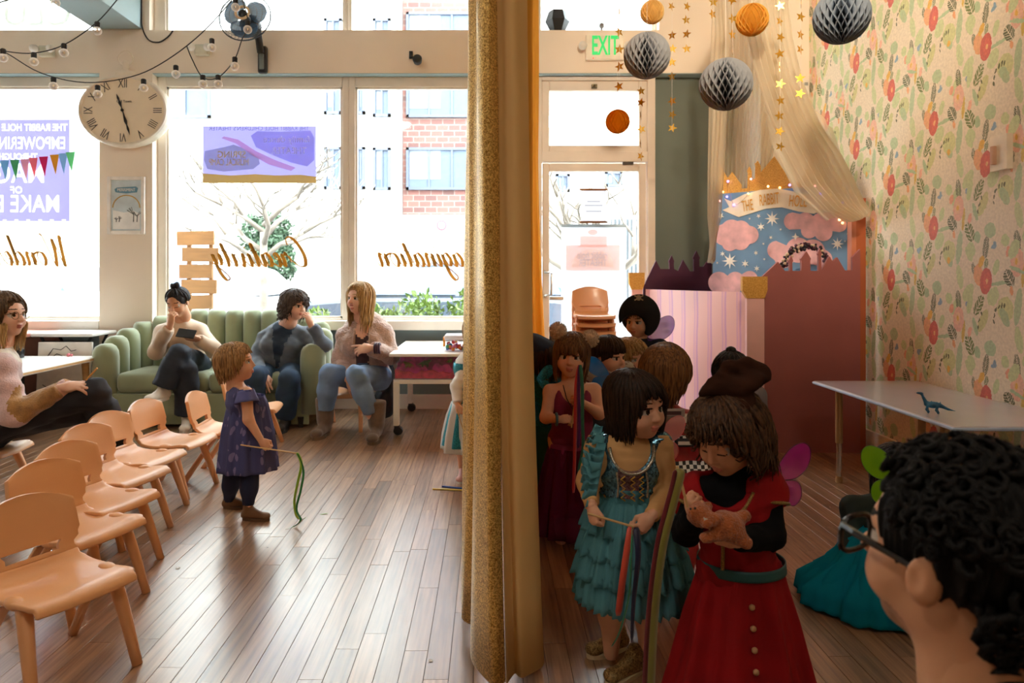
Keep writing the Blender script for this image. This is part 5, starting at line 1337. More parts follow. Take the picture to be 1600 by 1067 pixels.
honeycomb('blue-grey honeycomb paper ball hanging near the floral wall', 1315, 26, 84, 3.4, (170, 180, 192), (96, 104, 114))
honeycomb('small yellow honeycomb paper ball in front of the net canopy', 1175, 31, 50, 4.0, (246, 206, 106), (244, 196, 90))
honeycomb('small cream honeycomb paper ball before the transom window', 1019, 19, 37, 4.2, (250, 226, 160), (248, 220, 150))
honeycomb('small orange honeycomb paper ball before the door transom', 965, 190, 38, 4.6, (254, 206, 84), (255, 206, 80))
# ------------------------------------------------------------------ star garlands
M_foil = mat('gold_foil', (224, 176, 72), .25, .85, var=.1, scale=20)
def star_pts(r, r2=None, n=5, a0=math.pi / 2):
    r2 = r2 or r * .42
    return [((r if k % 2 == 0 else r2) * math.cos(a0 + math.pi * k / n), (r if k % 2 == 0 else r2) * math.sin(a0 + math.pi * k / n)) for k in range(2 * n)]
rs = random.Random(12)
def garland(label, px, ys, Y):
    c = P(px, ys[-1], Y); t = thing('star_garland', label, 'garland', c)
    MB().tube([(0, 0, -.02), (0, 0, ZC - c.z)], .0008, 4).build('thread', M_thread, t)
    for y in ys:
        z = CH - (y - CY) * Y / F - c.z
        MB().prism(star_pts(.030), .0016, Matrix.Translation((rs.uniform(-.004, .004), 0, z)) @ Matrix.Rotation(rs.choice((0, .2, -.3, .5, -.6, 1.2)), 4, 'Z') @ Matrix.Rotation(rs.uniform(-.4, .4), 4, 'Y')).build('star', M_foil, t)
garland('gold star garland hanging in front of the exit sign', 968, (18, 50, 77, 104, 135), 3.9)
garland('gold star garland hanging along the door frame', 1002, (142, 160, 180, 202, 225, 244), 4.3)
garland('gold star garland hanging before the sage green wall', 1050, (10, 55, 76, 97, 119, 158, 179, 200), 4.2)
garland('short gold star garland beside the large grey ball', 1073, (10, 31, 53, 76), 4.2)
garland('gold star garland at the left edge of the net canopy', 1114, (3, 22), 4.0)
garland('gold star garland beside the small yellow paper ball', 1145, (0, 29, 54, 78), 3.9)
garland('longest gold star garland, in front of the net canopy', 1219, (9, 33, 58, 84, 106, 131, 157, 181, 205, 229), 3.9)
garland('gold star garland beside the blue-grey paper ball', 1251, (4, 26, 54, 77, 122, 146), 3.8)
# ------------------------------------------------------------------ castle puppet theatre
def panel_mat(ax, ay, bx_, by):
    d = Vector((bx_ - ax, by - ay, 0)); L = d.length; d.normalize(); n = Vector((-d.y, d.x, 0))
    M = Matrix(((d.x, n.x, 0, ax), (d.y, n.y, 0, ay), (0, 0, 1, 0), (0, 0, 0, 1)))
    return M, L
M_pink = None
def pink_stripes():
    m, nt, out = _new('pink_striped_panel'); b = N(nt, 'ShaderNodeBsdfPrincipled'); b.inputs['Roughness'].default_value = .5
    tc = N(nt, 'ShaderNodeTexCoord'); sp = N(nt, 'ShaderNodeSeparateXYZ'); nt.links.new(tc.outputs['Object'], sp.inputs[0])
    no = N(nt, 'ShaderNodeTexNoise'); no.inputs['Scale'].default_value = 3; nt.links.new(tc.outputs['Object'], no.inputs[0])
    ma = N(nt, 'ShaderNodeMath', operation='MULTIPLY_ADD'); ma.inputs[1].default_value = 7.5; nt.links.new(sp.outputs[1], ma.inputs[0])
    mu = N(nt, 'ShaderNodeMath', operation='MULTIPLY'); mu.inputs[1].default_value = .25; nt.links.new(no.outputs['Fac'], mu.inputs[0]); nt.links.new(mu.outputs[0], ma.inputs[2])
    fr_ = N(nt, 'ShaderNodeMath', operation='FRACT'); nt.links.new(ma.outputs[0], fr_.inputs[0])
    r = N(nt, 'ShaderNodeValToRGB'); r.color_ramp.interpolation = 'CONSTANT'; e = r.color_ramp.elements
    e[0].color = (*lin((238, 190, 186)), 1); e[1].position = .55; e[1].color = (*lin((214, 160, 194)), 1)
    x = e.new(.66); x.color = (*lin((234, 182, 190)), 1); x = e.new(.8); x.color = (*lin((220, 168, 196)), 1); x = e.new(.86); x.color = (*lin((238, 190, 186)), 1)
    nt.links.new(fr_.outputs[0], r.inputs[0]); nt.links.new(r.outputs[0], b.inputs['Base Color']); nt.links.new(b.outputs[0], out.inputs[0])
    return m
M_pink = pink_stripes()
M_pinkp = mat('pink_paint', (236, 186, 182), .5, var=.03); M_mar = mat('mauve_paint', (158, 92, 88), .5, var=.04, scale=4); M_pur = mat('plum_paint', (74, 24, 56), .5, var=.05, scale=4); M_goldp = mat_glitter('gold_glitter_paint', (240, 190, 100), (206, 146, 60), .5, 260, .25)
M_terra = mat('terracotta_paint', (176, 92, 52), .5, var=.05, scale=4); M_skyb = mat('sky_blue_paint', (112, 152, 190), .6, var=.06, scale=6)
KL = Vector((1.78, 4.42, 0)); ZP = 1.035
castle = thing('castle_theatre', 'painted castle puppet theatre with pink, mauve and plum panels', 'puppet theatre', KL)
IKL = Matrix.Translation(-KL)
Lf = (1.28, 5.6)
M, Lp = panel_mat(Lf[0], Lf[1], KL.x, KL.y)
MB().box(0, Lp, 0, .02, 0, ZP, M=IKL @ M).build('striped_panel', M_pink, castle)
def skyline(seq, Y, ox, sx, oy, sy):
    return [((ox + x / sx - CX) * Y / F, CH - (oy + y / sy - CY) * Y / F) for x, y in seq]
seq = [(355, 1000), (378, 895), (440, 815), (478, 865), (505, 865), (505, 822), (500, 808), (512, 780), (524, 808), (519, 822), (520, 865), (570, 865), (570, 810), (566, 798), (597, 755), (622, 798), (618, 810), (620, 865), (664, 865), (665, 780), (660, 770), (672, 740), (682, 770), (678, 780), (680, 862), (725, 785), (743, 815), (768, 790), (810, 862), (852, 862), (852, 790), (895, 745)]
pts = skyline(seq, 4.44, 1090, 3.557, 180, 3.557)
pts[0] = (pts[0][0], 0); pts.append((pts[-1][0], 0))
pts[1] = (pts[0][0], pts[1][1])
MB().prism(pts, .022, IKL @ Matrix.Translation((0, 4.42, 0))).build('mauve_panel', M_mar, castle)
seq = [(105, 330), (105, 280), (187, 110), (215, 165), (273, 165), (273, 125), (269, 115), (288, 78), (304, 115), (301, 125), (303, 165), (330, 178), (360, 105), (405, 180), (430, 180), (430, 105), (424, 95), (447, 47), (469, 95), (465, 105), (466, 150), (490, 150), (530, 98), (545, 98), (545, 330)]
pts = skyline(seq, 5.6, 980, 4.104, 380, 4.104); pts[0] = (pts[0][0], .3); pts[-1] = (pts[-1][0], .3)
MB().prism(pts, .02, IKL @ Matrix.Translation((0, 5.61, 0))).build('plum_panel', M_pur, castle)
# shaped tower caps, gold over pink
def tower(px0, px1, Y, ytop, ymid, name='corner_tower', zb_=0.0):
    x0, x1 = (px0 - CX) * Y / F, (px1 - CX) * Y / F; zt_, zm = CH - (ytop - CY) * Y / F, CH - (ymid - CY) * Y / F; w = x1 - x0
    o = MB().prism([(x0 + w * .18, zb_), (x1 - w * .12, zb_), (x1 - w * .12, zm - .05), (x0 + w * .18, zm - .05)], .03, IKL @ Matrix.Translation((0, Y, 0))).build(name, M_pinkp, castle)
    MB().prism([(x0 + w * .18, zm - .05), (x1 - w * .12, zm - .05), (x1, zm), (x1, zt_), (x0, zt_), (x0, zm)], .034, IKL @ Matrix.Translation((0, Y - .003, 0))).build('gold_cap', M_goldp, o)
tower(1160, 1199, 4.385, 432, 454); tower(983, 1007, 5.585, 426, 443)
MB().box((1333 - CX) * 4.52 / F, WX - .02, 4.5, 4.54, 0, P(0, 310, 4.52).z, M=IKL).build('terracotta_panel', M_terra, castle)
MB().box((1327 - CX) * 4.52 / F, (1334 - CX) * 4.52 / F, 4.49, 4.545, 0, P(0, 316, 4.52).z, M=IKL).build('terracotta_stile', mat('terracotta_light', (200, 122, 92), .5), castle)
# painted sky backdrop
bd0, bd1 = Vector((1.70, 5.2, 0)), Vector((2.425, 4.56, 0))
MBk, Lb = panel_mat(bd0.x, bd0.y, bd1.x, bd1.y)
IM = (IKL @ MBk); IMi = MBk.inverted()
def onb(px, py):
    """photo pixel -> (u, z) on the backdrop plane"""
    d = Vector(((px - CX) / F, 1, -(py - CY) / F)); n = Vector((MBk[0][1], MBk[1][1], 0)); o = Vector((0, 0, CH))
    s = (bd0 - o).dot(n) / d.dot(n); q = IMi @ (o + d * s); return q.x, q.z
MB().box(0, Lb, 0, .015, .5, 1.765, M=IM).build('sky_backdrop', M_skyb, castle)
bk = castle.children[-1]; bk = [o for o in castle.children if o.name.startswith('sky_backdrop')][0]
def flat(name, pxs, m, lay, par): return MB().prism([onb(x, y) for x, y in pxs], .002, IM @ Matrix.Translation((0, -.002 - lay * .0015, 0))).build(name, m, par)
M_cloud = mat('cloud_pink', (226, 178, 182), .5, var=.12, scale=14); M_starw = mat('star_white', (240, 238, 230), .5); M_rib = mat('ribbon_cream', (238, 228, 206), .5)
def sc_(x, y): return (1090 + x / 3.557, 180 + y / 3.557)
def cloud(bumps, lay=1):
    pts = []
    cxx = sum(b[0] for b in bumps) / len(bumps); cyy = sum(b[1] for b in bumps) / len(bumps)
    for k in range(72):
        a = 2 * math.pi * k / 72; d = (math.cos(a), math.sin(a)); best = 8
        for bx0, by0, r in bumps:
            ox, oy = bx0 - cxx, by0 - cyy; b_ = ox * d[0] + oy * d[1]; q = r * r - (ox * ox + oy * oy - b_ * b_)
            if q > 0: best = max(best, b_ + math.sqrt(q))
        pts.append(sc_(cxx + best * d[0], cyy + best * d[1]))
    flat('painted_cloud', pts, M_cloud, lay, bk)
cloud([(150, 665, 60), (190, 640, 60), (240, 640, 55), (290, 665, 50), (240, 700, 50), (180, 710, 45)])
cloud([(530, 590, 50), (600, 590, 50), (690, 600, 60), (770, 570, 60), (700, 650, 50), (620, 640, 45), (790, 610, 40)])
cloud([(440, 750, 52), (560, 750, 70), (640, 760, 70), (700, 800, 50), (480, 800, 50)])
cloud([(120, 930, 60), (210, 920, 50), (290, 910, 45), (180, 960, 60)])
for x, y, r, n in ((415, 575, 42, 8), (353, 620, 24, 6), (130, 560, 20, 5), (180, 810, 44, 8), (265, 825, 22, 6), (330, 852, 18, 6), (325, 765, 14, 6), (408, 680, 12, 5), (778, 715, 36, 8), (545, 675, 22, 4), (140, 770, 16, 6), (340, 560, 14, 5), (835, 660, 8, 5), (372, 800, 8, 5), (462, 635, 8, 5), (367, 715, 8, 5), (290, 575, 8, 5), (110, 820, 8, 5), (820, 700, 6, 5)):
    flat('painted_star', [sc_(x + px_, y + py_) for px_, py_ in star_pts(r, r * .36, n)], M_starw, 2, bk)
flat('painted_ribbon', [sc_(*q) for q in ((150, 462), (185, 478), (260, 440), (350, 415), (450, 408), (540, 425), (640, 440), (735, 438), (715, 470), (740, 505), (650, 548), (560, 535), (470, 512), (380, 520), (300, 545), (230, 567), (140, 528), (178, 510))], M_rib, 3, bk)
flat('ribbon_tail', [sc_(*q) for q in ((735, 440), (800, 415), (835, 420), (800, 450), (830, 480), (745, 470), (720, 475))], mat('ribbon_grey', (96, 110, 136), .5), 2, bk)  # grey notched tail painted at the ribbon's right end
for tx, x, y, wd, ry_ in (('THE', 280, 505, 62, -8), ('RABBIT', 400, 470, 110, -4), ('HOLE', 560, 480, 100, 6)):
    u, z = onb(*sc_(x, y)); u2, _ = onb(*sc_(x + wd, y))
    me = lettering('ribbon_letters', tx, .115, M_goldp, (0, 0, 0), bk, width=u2 - u, bold=.001)
    me.matrix_local = IM @ Matrix.Translation((u, -.0105, z)) @ Matrix.Rotation(math.radians(ry_), 4, 'Y')
seq = [(105, 425), (105, 305), (127, 285), (165, 350), (190, 315), (240, 385), (242, 408), (275, 405), (278, 325), (274, 310), (286, 285), (298, 310), (296, 370), (318, 350), (320, 280), (316, 270), (333, 252), (347, 280), (347, 320), (425, 228), (520, 375), (570, 375), (620, 265), (665, 330), (690, 370), (700, 270), (690, 258), (705, 240), (722, 258), (714, 270), (720, 370), (770, 375), (800, 375), (800, 400)]
fl = [onb(*sc_(*q)) for q in seq]; fl[0] = (fl[0][0], 1.74); fl[-1] = (fl[-1][0], 1.74)
MB().prism(fl, .012, IM @ Matrix.Translation((0, .003, 0))).build('gold_skyline', M_goldp, castle)
# wreath arch of beads behind the mauve panel
arch = [sc_(*q) for q in ((470, 840), (500, 790), (530, 755), (570, 735), (610, 722), (650, 735), (690, 765), (712, 800), (730, 850))]
m = MB(); rr = random.Random(3)
path = smooth_path([P(x, y, 4.55) - KL for x, y in arch], 5)
wr = thing('bead_garland', 'dark and pearl bead garland arched over the mauve castle panel', 'garland', P(1255, 420, 4.55))
off = KL - wr.location
MB().tube([p + off for p in path], .008, 6).build('cord', mat('garland_dark', (44, 36, 44), .6), wr, smooth=True)
m = MB()
for p in path:
    for k in range(4): m.sphere(p + off + Vector((rr.uniform(-.02, .02), rr.uniform(-.015, .015), rr.uniform(-.02, .02))), rr.uniform(.007, .013), 7, 5, mi=rr.choice((0, 0, 1, 2)))
o = m.build('beads', [mat('bead_black', (40, 32, 40), .3), mat('bead_pearl', (214, 190, 160), .3), mat('bead_plum', (90, 50, 70), .3)], wr, smooth=True); o['kind'] = 'stuff'
MB().tube([path[0] + off, path[0] + off + Vector((0, 0, -.1))], .004, 5).tube([path[-1] + off, path[-1] + off + Vector((0, 0, -.1))], .004, 5).build('wire', M_black, wr)
# fairy lights over the backdrop
fb = [(150, 428), (172, 455), (132, 478), (108, 505), (290, 438), (178, 370), (305, 357), (400, 398), (465, 405), (520, 390), (705, 408), (820, 410), (855, 422), (812, 488), (838, 538), (795, 582), (812, 600), (210, 500), (660, 395), (755, 370), (745, 440), (690, 440)]
fairy = thing('fairy_lights', 'string of tiny coloured fairy lights along the castle backdrop', 'fairy lights', P(1220, 290, 4.8))
def fl3(x, y):
    u, z = onb(*sc_(x, y)); return MBk @ Vector((u, -.03, z)) - fairy.location
order = sorted(fb, key=lambda q: q[0])
MB().tube(smooth_path([fl3(*q) for q in order], 4), .0012, 4).build('wire', mat('copper_wire', (190, 130, 80), .3, .8), fairy)
for i, q in enumerate(fb):
    cc = ((255, 190, 110), (150, 120, 255), (255, 150, 140), (255, 200, 130))[i % 4]
    MB().sphere(fl3(*q), .0085, 8, 6).build('bulb', mat('fairy_%d' % (i % 4), cc, .4, emit=2.2, var=0), fairy, smooth=True)
# ------------------------------------------------------------------ net canopy over the castle
M_net = mat_sheer('cream_net', (236, 222, 196), .50, .4); 
cp = P(1175, -22, 4.35); can = thing('net_canopy', 'sheer cream net canopy hanging over the castle theatre', 'canopy', cp)
MB().tube([(.24 * math.cos(t), .18 * math.sin(t), 0) for t in [2 * math.pi * k / 28 for k in range(29)]], .006, 6).build('ring', mat('hoop', (225, 205, 170), .5), can)
MB().loft([[(.24 * k_ * math.cos(2 * math.pi * q / 28), .18 * k_ * math.sin(2 * math.pi * q / 28), z) for q in range(28)] for k_, z in ((1, 0), (.6, .18), (.15, .34), (.03, .42))], False, False).tube([(0, 0, .4), (0, 0, ZC - cp.z)], .003, 5).build('dome', M_net, can, smooth=True)
def net(name, rowsP, nf, amp, n=60):
    """rows: list of ((px, py, Y) left, (px, py, Y) right) from top to bottom"""
    R = []
    for i, (a, b) in enumerate(rowsP):
        A, B = P(*a) - cp, P(*b) - cp; t = B - A; nr = Vector((-t.y, t.x, 0)); nr = nr.normalized() if nr.length > 1e-6 else Vector((0, 1, 0))
        if nr.y > 0: nr = -nr
        R.append([A.lerp(B, j / n) + nr * amp * (math.sin(j / n * nf * 2 * math.pi) + .4 * math.sin(j / n * nf * 3.7 * math.pi + 1)) * (.5 + .5 * min(1, i / 3)) for j in range(n + 1)])
    MB().grid(R).build(name, M_net, can, smooth=True)
net('side_drape', [((1116, -22, 4.35), (1132, -22, 4.2)), ((1113, 60, 4.4), (1140, 60, 4.25)), ((1110, 160, 4.5), (1136, 160, 4.35)), ((1109, 260, 4.6), (1130, 260, 4.45)), ((1109, 340, 4.7), (1124, 340, 4.55)), ((1110, 412, 4.75), (1113, 405, 4.7))], 4, .02, 30)
net('back_drape', [((1118, -22, 4.53), (1230, -22, 4.5)), ((1118, 60, 4.75), (1225, 60, 4.7)), ((1120, 160, 5.05), (1222, 160, 4.95)), ((1121, 250, 5.3), (1206, 250, 5.2)), ((1122, 330, 5.32), (1196, 330, 5.26)), ((1124, 420, 5.33), (1186, 420, 5.28))], 13, .025, 120)
net('swept_drape', [((1150, -22, 4.19), (1232, -22, 4.3)), ((1165, 50, 4.2), (1240, 60, 4.3)), ((1178, 110, 4.22), (1256, 130, 4.3)), ((1196, 170, 4.25), (1282, 195, 4.32)), ((1222, 235, 4.28), (1318, 245, 4.35)), ((1252, 290, 4.3), (1338, 285, 4.38)), ((1290, 330, 4.33), (1347, 312, 4.42)), ((1322, 346, 4.36), (1356, 330, 4.44)), ((1330, 347, 4.40), (1352, 338, 4.44))], 9, .03, 100)
net('swag', [((1178, 60, 4.3), (1300, 200, 4.4)), ((1190, 150, 4.32), (1318, 255, 4.4)), ((1205, 225, 4.34), (1334, 290, 4.42)), ((1240, 300, 4.36), (1345, 305, 4.42)), ((1290, 345, 4.38), (1350, 322, 4.43))], 6, .02, 70)
# ------------------------------------------------------------------ unseen ceiling spotlights added to brighten the stage corner
def fill_spot(label, loc, aim, power, angle=70):
    t = thing('added_spotlight', label, 'lamp', loc); d = (Vector(aim) - Vector(loc)).normalized()
    q = d.to_track_quat('-Z', 'Y').to_matrix().to_4x4()
    MB().lathe([(.03, .10), (.045, .08), (.05, -.06), (.044, -.06), (.04, .0)], 18, M=q).build('lamp_head', M_black, t, smooth=True)
    MB().tube([(0, 0, .05), (0, 0, ZC - loc[2])], .012, 8).box(-.12, .12, -.02, .02, ZC - loc[2] - .03, ZC - loc[2]).build('stem', M_black, t)
    l = bpy.data.lights.new('fill_spot_lamp', 'SPOT'); l.energy = power; l.spot_size = math.radians(angle); l.spot_blend = .8; l.color = (1, .82, .60); l.shadow_soft_size = .08
    o = bpy.data.objects.new('fill_spot_lamp', l); COL.objects.link(o); o.parent = t; o.matrix_local = q @ Matrix.Translation((0, 0, -.07))
fill_spot('black spotlight added at the ceiling to light the castle theatre', (.9, 1.6, 3.45), (1.9, 5.0, 2.5), 150, 66)
fill_spot('black spotlight added at the ceiling to light the floral wall', (1.0, .9, 3.45), (2.5, 3.6, 2.8), 42, 58)

def added_ceiling_lamp(label, x, y, power):  # unseen lamps added above the frame to fill the room with light
    t = thing('added_ceiling_lamp', label, 'lamp', (x, y, ZC))
    MB().lathe([(.17, -.045), (.19, -.03), (.19, 0), (.05, 0)], 28).build('canopy', M_white, t, smooth=True)
    MB().lathe([(.02, -.115), (.10, -.10), (.15, -.07), (.165, -.04)], 28).build('shade', mat('opal_glass', (255, 242, 224), .4, emit=power, var=0), t, smooth=True)
added_ceiling_lamp('round opal fill lamp added above the row of toddler chairs', -2.2, 2.6, 33.0)
added_ceiling_lamp('round opal fill lamp added nearer the middle of the room', -1.5, .25, 28.0)
added_ceiling_lamp('round opal fill lamp added above the man with black glasses', .9, -.9, 7.0)
# ------------------------------------------------------------------ people: shared builders
def skin(name, col): return mat('skin_' + name, col, .5, var=.04, scale=14, sss=.12, spec=.35, bump=.04, bscale=220)
M_lip = mat('lips', (192, 116, 100), .45, var=.05); M_eyew = mat('eye_white', (196, 184, 172), .2, var=0); M_iris = mat('iris_dark', (34, 22, 16), .08, var=0); M_nail = mat('nail', (222, 168, 150), .3)
def hair_mat(name, c1, c2=None, rough=.5):
    m = MATS.get('hair_' + name)
    if m: return m
    m, nt, out = _new('hair_' + name); b = N(nt, 'ShaderNodeBsdfPrincipled'); b.inputs['Roughness'].default_value = rough; b.inputs['Specular IOR Level'].default_value = .2
    tc = N(nt, 'ShaderNodeTexCoord'); mp = N(nt, 'ShaderNodeMapping'); mp.inputs['Scale'].default_value = (160, 160, 14)
    nt.links.new(tc.outputs['Object'], mp.inputs[0]); no = N(nt, 'ShaderNodeTexNoise'); no.inputs['Scale'].default_value = 1; no.inputs['Detail'].default_value = 3
    nt.links.new(mp.outputs[0], no.inputs[0]); r = N(nt, 'ShaderNodeValToRGB'); e = r.color_ramp.elements
    e[0].position = .3; e[0].color = (*[v * .55 for v in lin(c1)], 1); e[1].position = .72; e[1].color = (*lin(c2 or c1), 1)
    nt.links.new(no.outputs['Fac'], r.inputs[0]); nt.links.new(r.outputs[0], b.inputs['Base Color'])
    bp = N(nt, 'ShaderNodeBump'); bp.inputs['Strength'].default_value = .5; bp.inputs['Distance'].default_value = .003; nt.links.new(no.outputs['Fac'], bp.inputs['Height']); nt.links.new(bp.outputs[0], b.inputs['Normal'])
    nt.links.new(b.outputs[0], out.inputs[0]); MATS['hair_' + name] = m
    return m
def npv(v): return np.array(tuple(v), np.float32)
class Head:
    """head frame: x = subject's right, y = forward, z = up, unit = head height H, origin at eye level"""
    def __init__(s, c, yaw, pitch=0, roll=0, H=.2):
        s.c = npv(c); s.R = rotm(math.radians(yaw), math.radians(pitch), math.radians(roll)); s.H = H
    def w(s, x, y, z): return s.c + s.R @ (np.array((x, y, z), np.float32) * s.H)
    def build(s, h, child=True, mouth_open=0.0, brow=2, beard=None, closed=False, fat=1.0):
        """-> chunk of the face and skull; materials 0 skin 1 lip 2 eye white 3 iris 4 hair colour (brows)"""
        H, R = s.H, s.R; S = SDF(); k = lambda v: v * H
        ell = lambda c, r, kk=.05, m=0, Rr=None: S.ell(s.w(*c), np.array(r) * H, R if Rr is None else Rr, kk * H, m)
        ch = 1.0 if child else 0.0
        ell((0, -.065, .13), (.335, .41, .365))
        ell((0, .10, -.13), (.27 + .02 * ch, .27, .30), .12)
        ell((0, .20 - .02 * ch, -.38 + .02 * ch), (.12, .12, .10), .10)
        for x in (-1, 1):
            ell((x * .155, .205, -.17), (.115 * fat + .012 * ch, .115 + .01 * ch, .125), .08)
            ell((x * .14, -.0, -.27), (.10, .14, .09), .10)
        ell((0, .285, .10), (.20, .06, .06), .07)
        # nose
        nl = .40 if child else .43
        S.cap(s.w(0, .345, .02), s.w(0, nl, -.125), k(.030), k(.047 if child else .05), k(.035))
        for x in (-1, 1): ell((x * .043, nl - .035, -.14), (.032, .04, .028), .02)
        # eyes: sockets, balls
        for x in (-1, 1): S.sub(s.w(x * .135, .385, .0), np.array((.080, .07, .038)) * H, R, k(.03))
        V, Q, mi = None, None, None
        for x in (-1, 1):
            ell((x * .135, .264, -.004), (.074, .075, .070), .006, 2)
        # lips
        zo = -.27 if child else -.26
        ell((0, .355, zo + .02 + .01 * mouth_open), (.072, .034, .018), .018, 1)
        ell((0, .347, zo - .020 - .05 * mouth_open), (.062, .036, .022), .018, 1)
        if mouth_open: S.sub(s.w(0, .40, zo - .012 * mouth_open), np.array((.045, .07, .022 * mouth_open + .005)) * H, R, k(.008))
        # ears
        for x in (-1, 1):
            ell((x * .352, -.06, -.045), (.036, .078, .118), .02, Rr=R @ rotm(math.radians(x * -14)))
            S.sub(s.w(x * .402, -.04, -.025), np.array((.034, .046, .072)) * H, R, k(.010))
        S.cap(s.w(0, -.10, -.25), s.w(0, -.16, -.62), k(.21 if child else .25), k(.21 if child else .26), k(.10))
        # painted details: irises, lash lines, brows
        for x in (-1, 1):
            if closed:
                S.paint(s.w(x * .135, .34, -.002), np.array((.10, .06, .075)) * H, 0, R)
                S.paint(s.w(x * .135, .34, -.040), np.array((.075, .07, .012)) * H, 4, R)
            else:
                S.paint(s.w(x * .130, .345, -.004), np.array((.041, .05, .043)) * H, 3, R)
                S.paint(s.w(x * .138, .33, .042), np.array((.088, .09, .017)) * H, 4, R)
            if brow: S.paint(s.w(x * .15, .33, .125), np.array((.095, .10, .008 * brow)) * H, 4, R)
        if beard:
            S.paint(s.w(0, .22, -.34), np.array((.26, .26, .17)) * H, 5, R)
        return S.mesh(h)
class Hair:
    def __init__(s, head): s.h = head
    def cap(s, vox, vol=1.0, cut=(0, .42, -.13, .295, .35, .42), extra=(), bump=.012, ears=False):
        H, R = s.h.H, s.h.R; S = SDF()
        S.ell(s.h.w(0, -.08, .135), np.array((.365 * vol, .445 * vol, .385 * vol)) * H, R, .05 * H)
        for c, r in extra: S.ell(s.h.w(*c), np.array(r) * H, R, .08 * H)
        if cut: S.sub(s.h.w(*cut[:3]), np.array(cut[3:]) * H, R, .02 * H)
        if ears:
            for x in (-1, 1): S.sub(s.h.w(x * .42, -.02, -.16), np.array((.14, .17, .24)) * H, R, .02 * H)
        Rl, c0 = R, s.h.c
        def wav(X, D):
            q = (X - c0) @ Rl / H
            a = np.arctan2(q[:, 0], q[:, 1] + 1e-6)
            return D + bump * H * np.sin(a * 34 + 3 * np.sin(a * 5) + q[:, 2] * 3)
        return S.mesh(vox, extra=wav)
    def locks(s, n, seed, fringe=.16, ff=55, side=-.5, back=-.5, vol=1.0, wave=0.0, curl=0.0, r=.035, part=0.0, jit=.06, hairline=.30, sweep=0.0, segs=9, flick=0.0, crown=(0, -.08)):
        """tapered strands that run from the crown over the skull and hang to their length"""
        rg = random.Random(seed); m = MB(); H = s.h.H
        for i in range(n):
            ph = rg.uniform(-180, 180); t0 = rg.uniform(.0, .25)
            a = abs(ph)
            if a < ff: ze = fringe + rg.uniform(-jit, jit) * .4
            elif a < ff + 25: ze = fringe + (side - fringe) * (a - ff) / 25 + rg.uniform(-jit, jit)
            else:
                f = (a - ff - 25) / (155 - ff); ze = side + (back - side) * min(1, f * 1.6) + rg.uniform(-jit, jit)
            vv = vol * rg.uniform(.97, 1.06); p = []
            zc = .115; rz_ = .40 * vv; rx_, ry_ = .385 * vv, .465 * vv
            pr = math.radians(ph); thm = math.pi / 2 * 1.05
            if ze > zc: thm = math.acos(max(-1, min(1, (ze - zc) / rz_)))
            wv = rg.uniform(0, 6.28)
            th0 = t0 * thm
            up = segs if ze > zc else segs // 2 + 1
            for k in range(up + 1):
                th = th0 + (thm - th0) * k / up
                prr = pr + sweep * (k / up) * (1 - min(1, a / 90.0))
                p.append(Vector((math.sin(prr) * rx_ * math.sin(th) + part * (1 - k / up) * .2 + crown[0] * (1 - k / up), -.08 + math.cos(prr) * ry_ * math.sin(th), zc + rz_ * math.cos(th))))
            if ze <= zc:
                e = p[-1]; nd = segs - up
                for k in range(1, nd + 3):
                    f = k / (nd + 2); inn = 1 - .16 * f * f + flick * f ** 3
                    p.append(Vector((e.x * inn, -.08 + (e.y + .08) * (1 - .10 * f), e.z + (ze - e.z) * f)))
            q = []
            for k, v in enumerate(p):
                f = k / max(1, len(p) - 1); am = (wave * .05 + curl * .06) * f
                fr_ = 7 if curl else 3.5
                v = v + Vector((math.sin(wv + fr_ * f * 2) * am, math.cos(wv * 1.3 + fr_ * f * 2) * am, math.sin(wv + fr_ * 1.7 * f) * am * (.6 if curl else .1)))
                q.append(Vector(s.h.w(*v)))
            rr = r * H * rg.uniform(.7, 1.2)
            m.tube(q, [rr * (.55 + .45 * math.sin(math.pi * min(1, .25 + k / (len(q) - 1) * .75))) * (1 - .75 * max(0, k / (len(q) - 1) - .6) / .4) for k in range(len(q))], 5)
        return (np.array(m.v), m.f, 0)
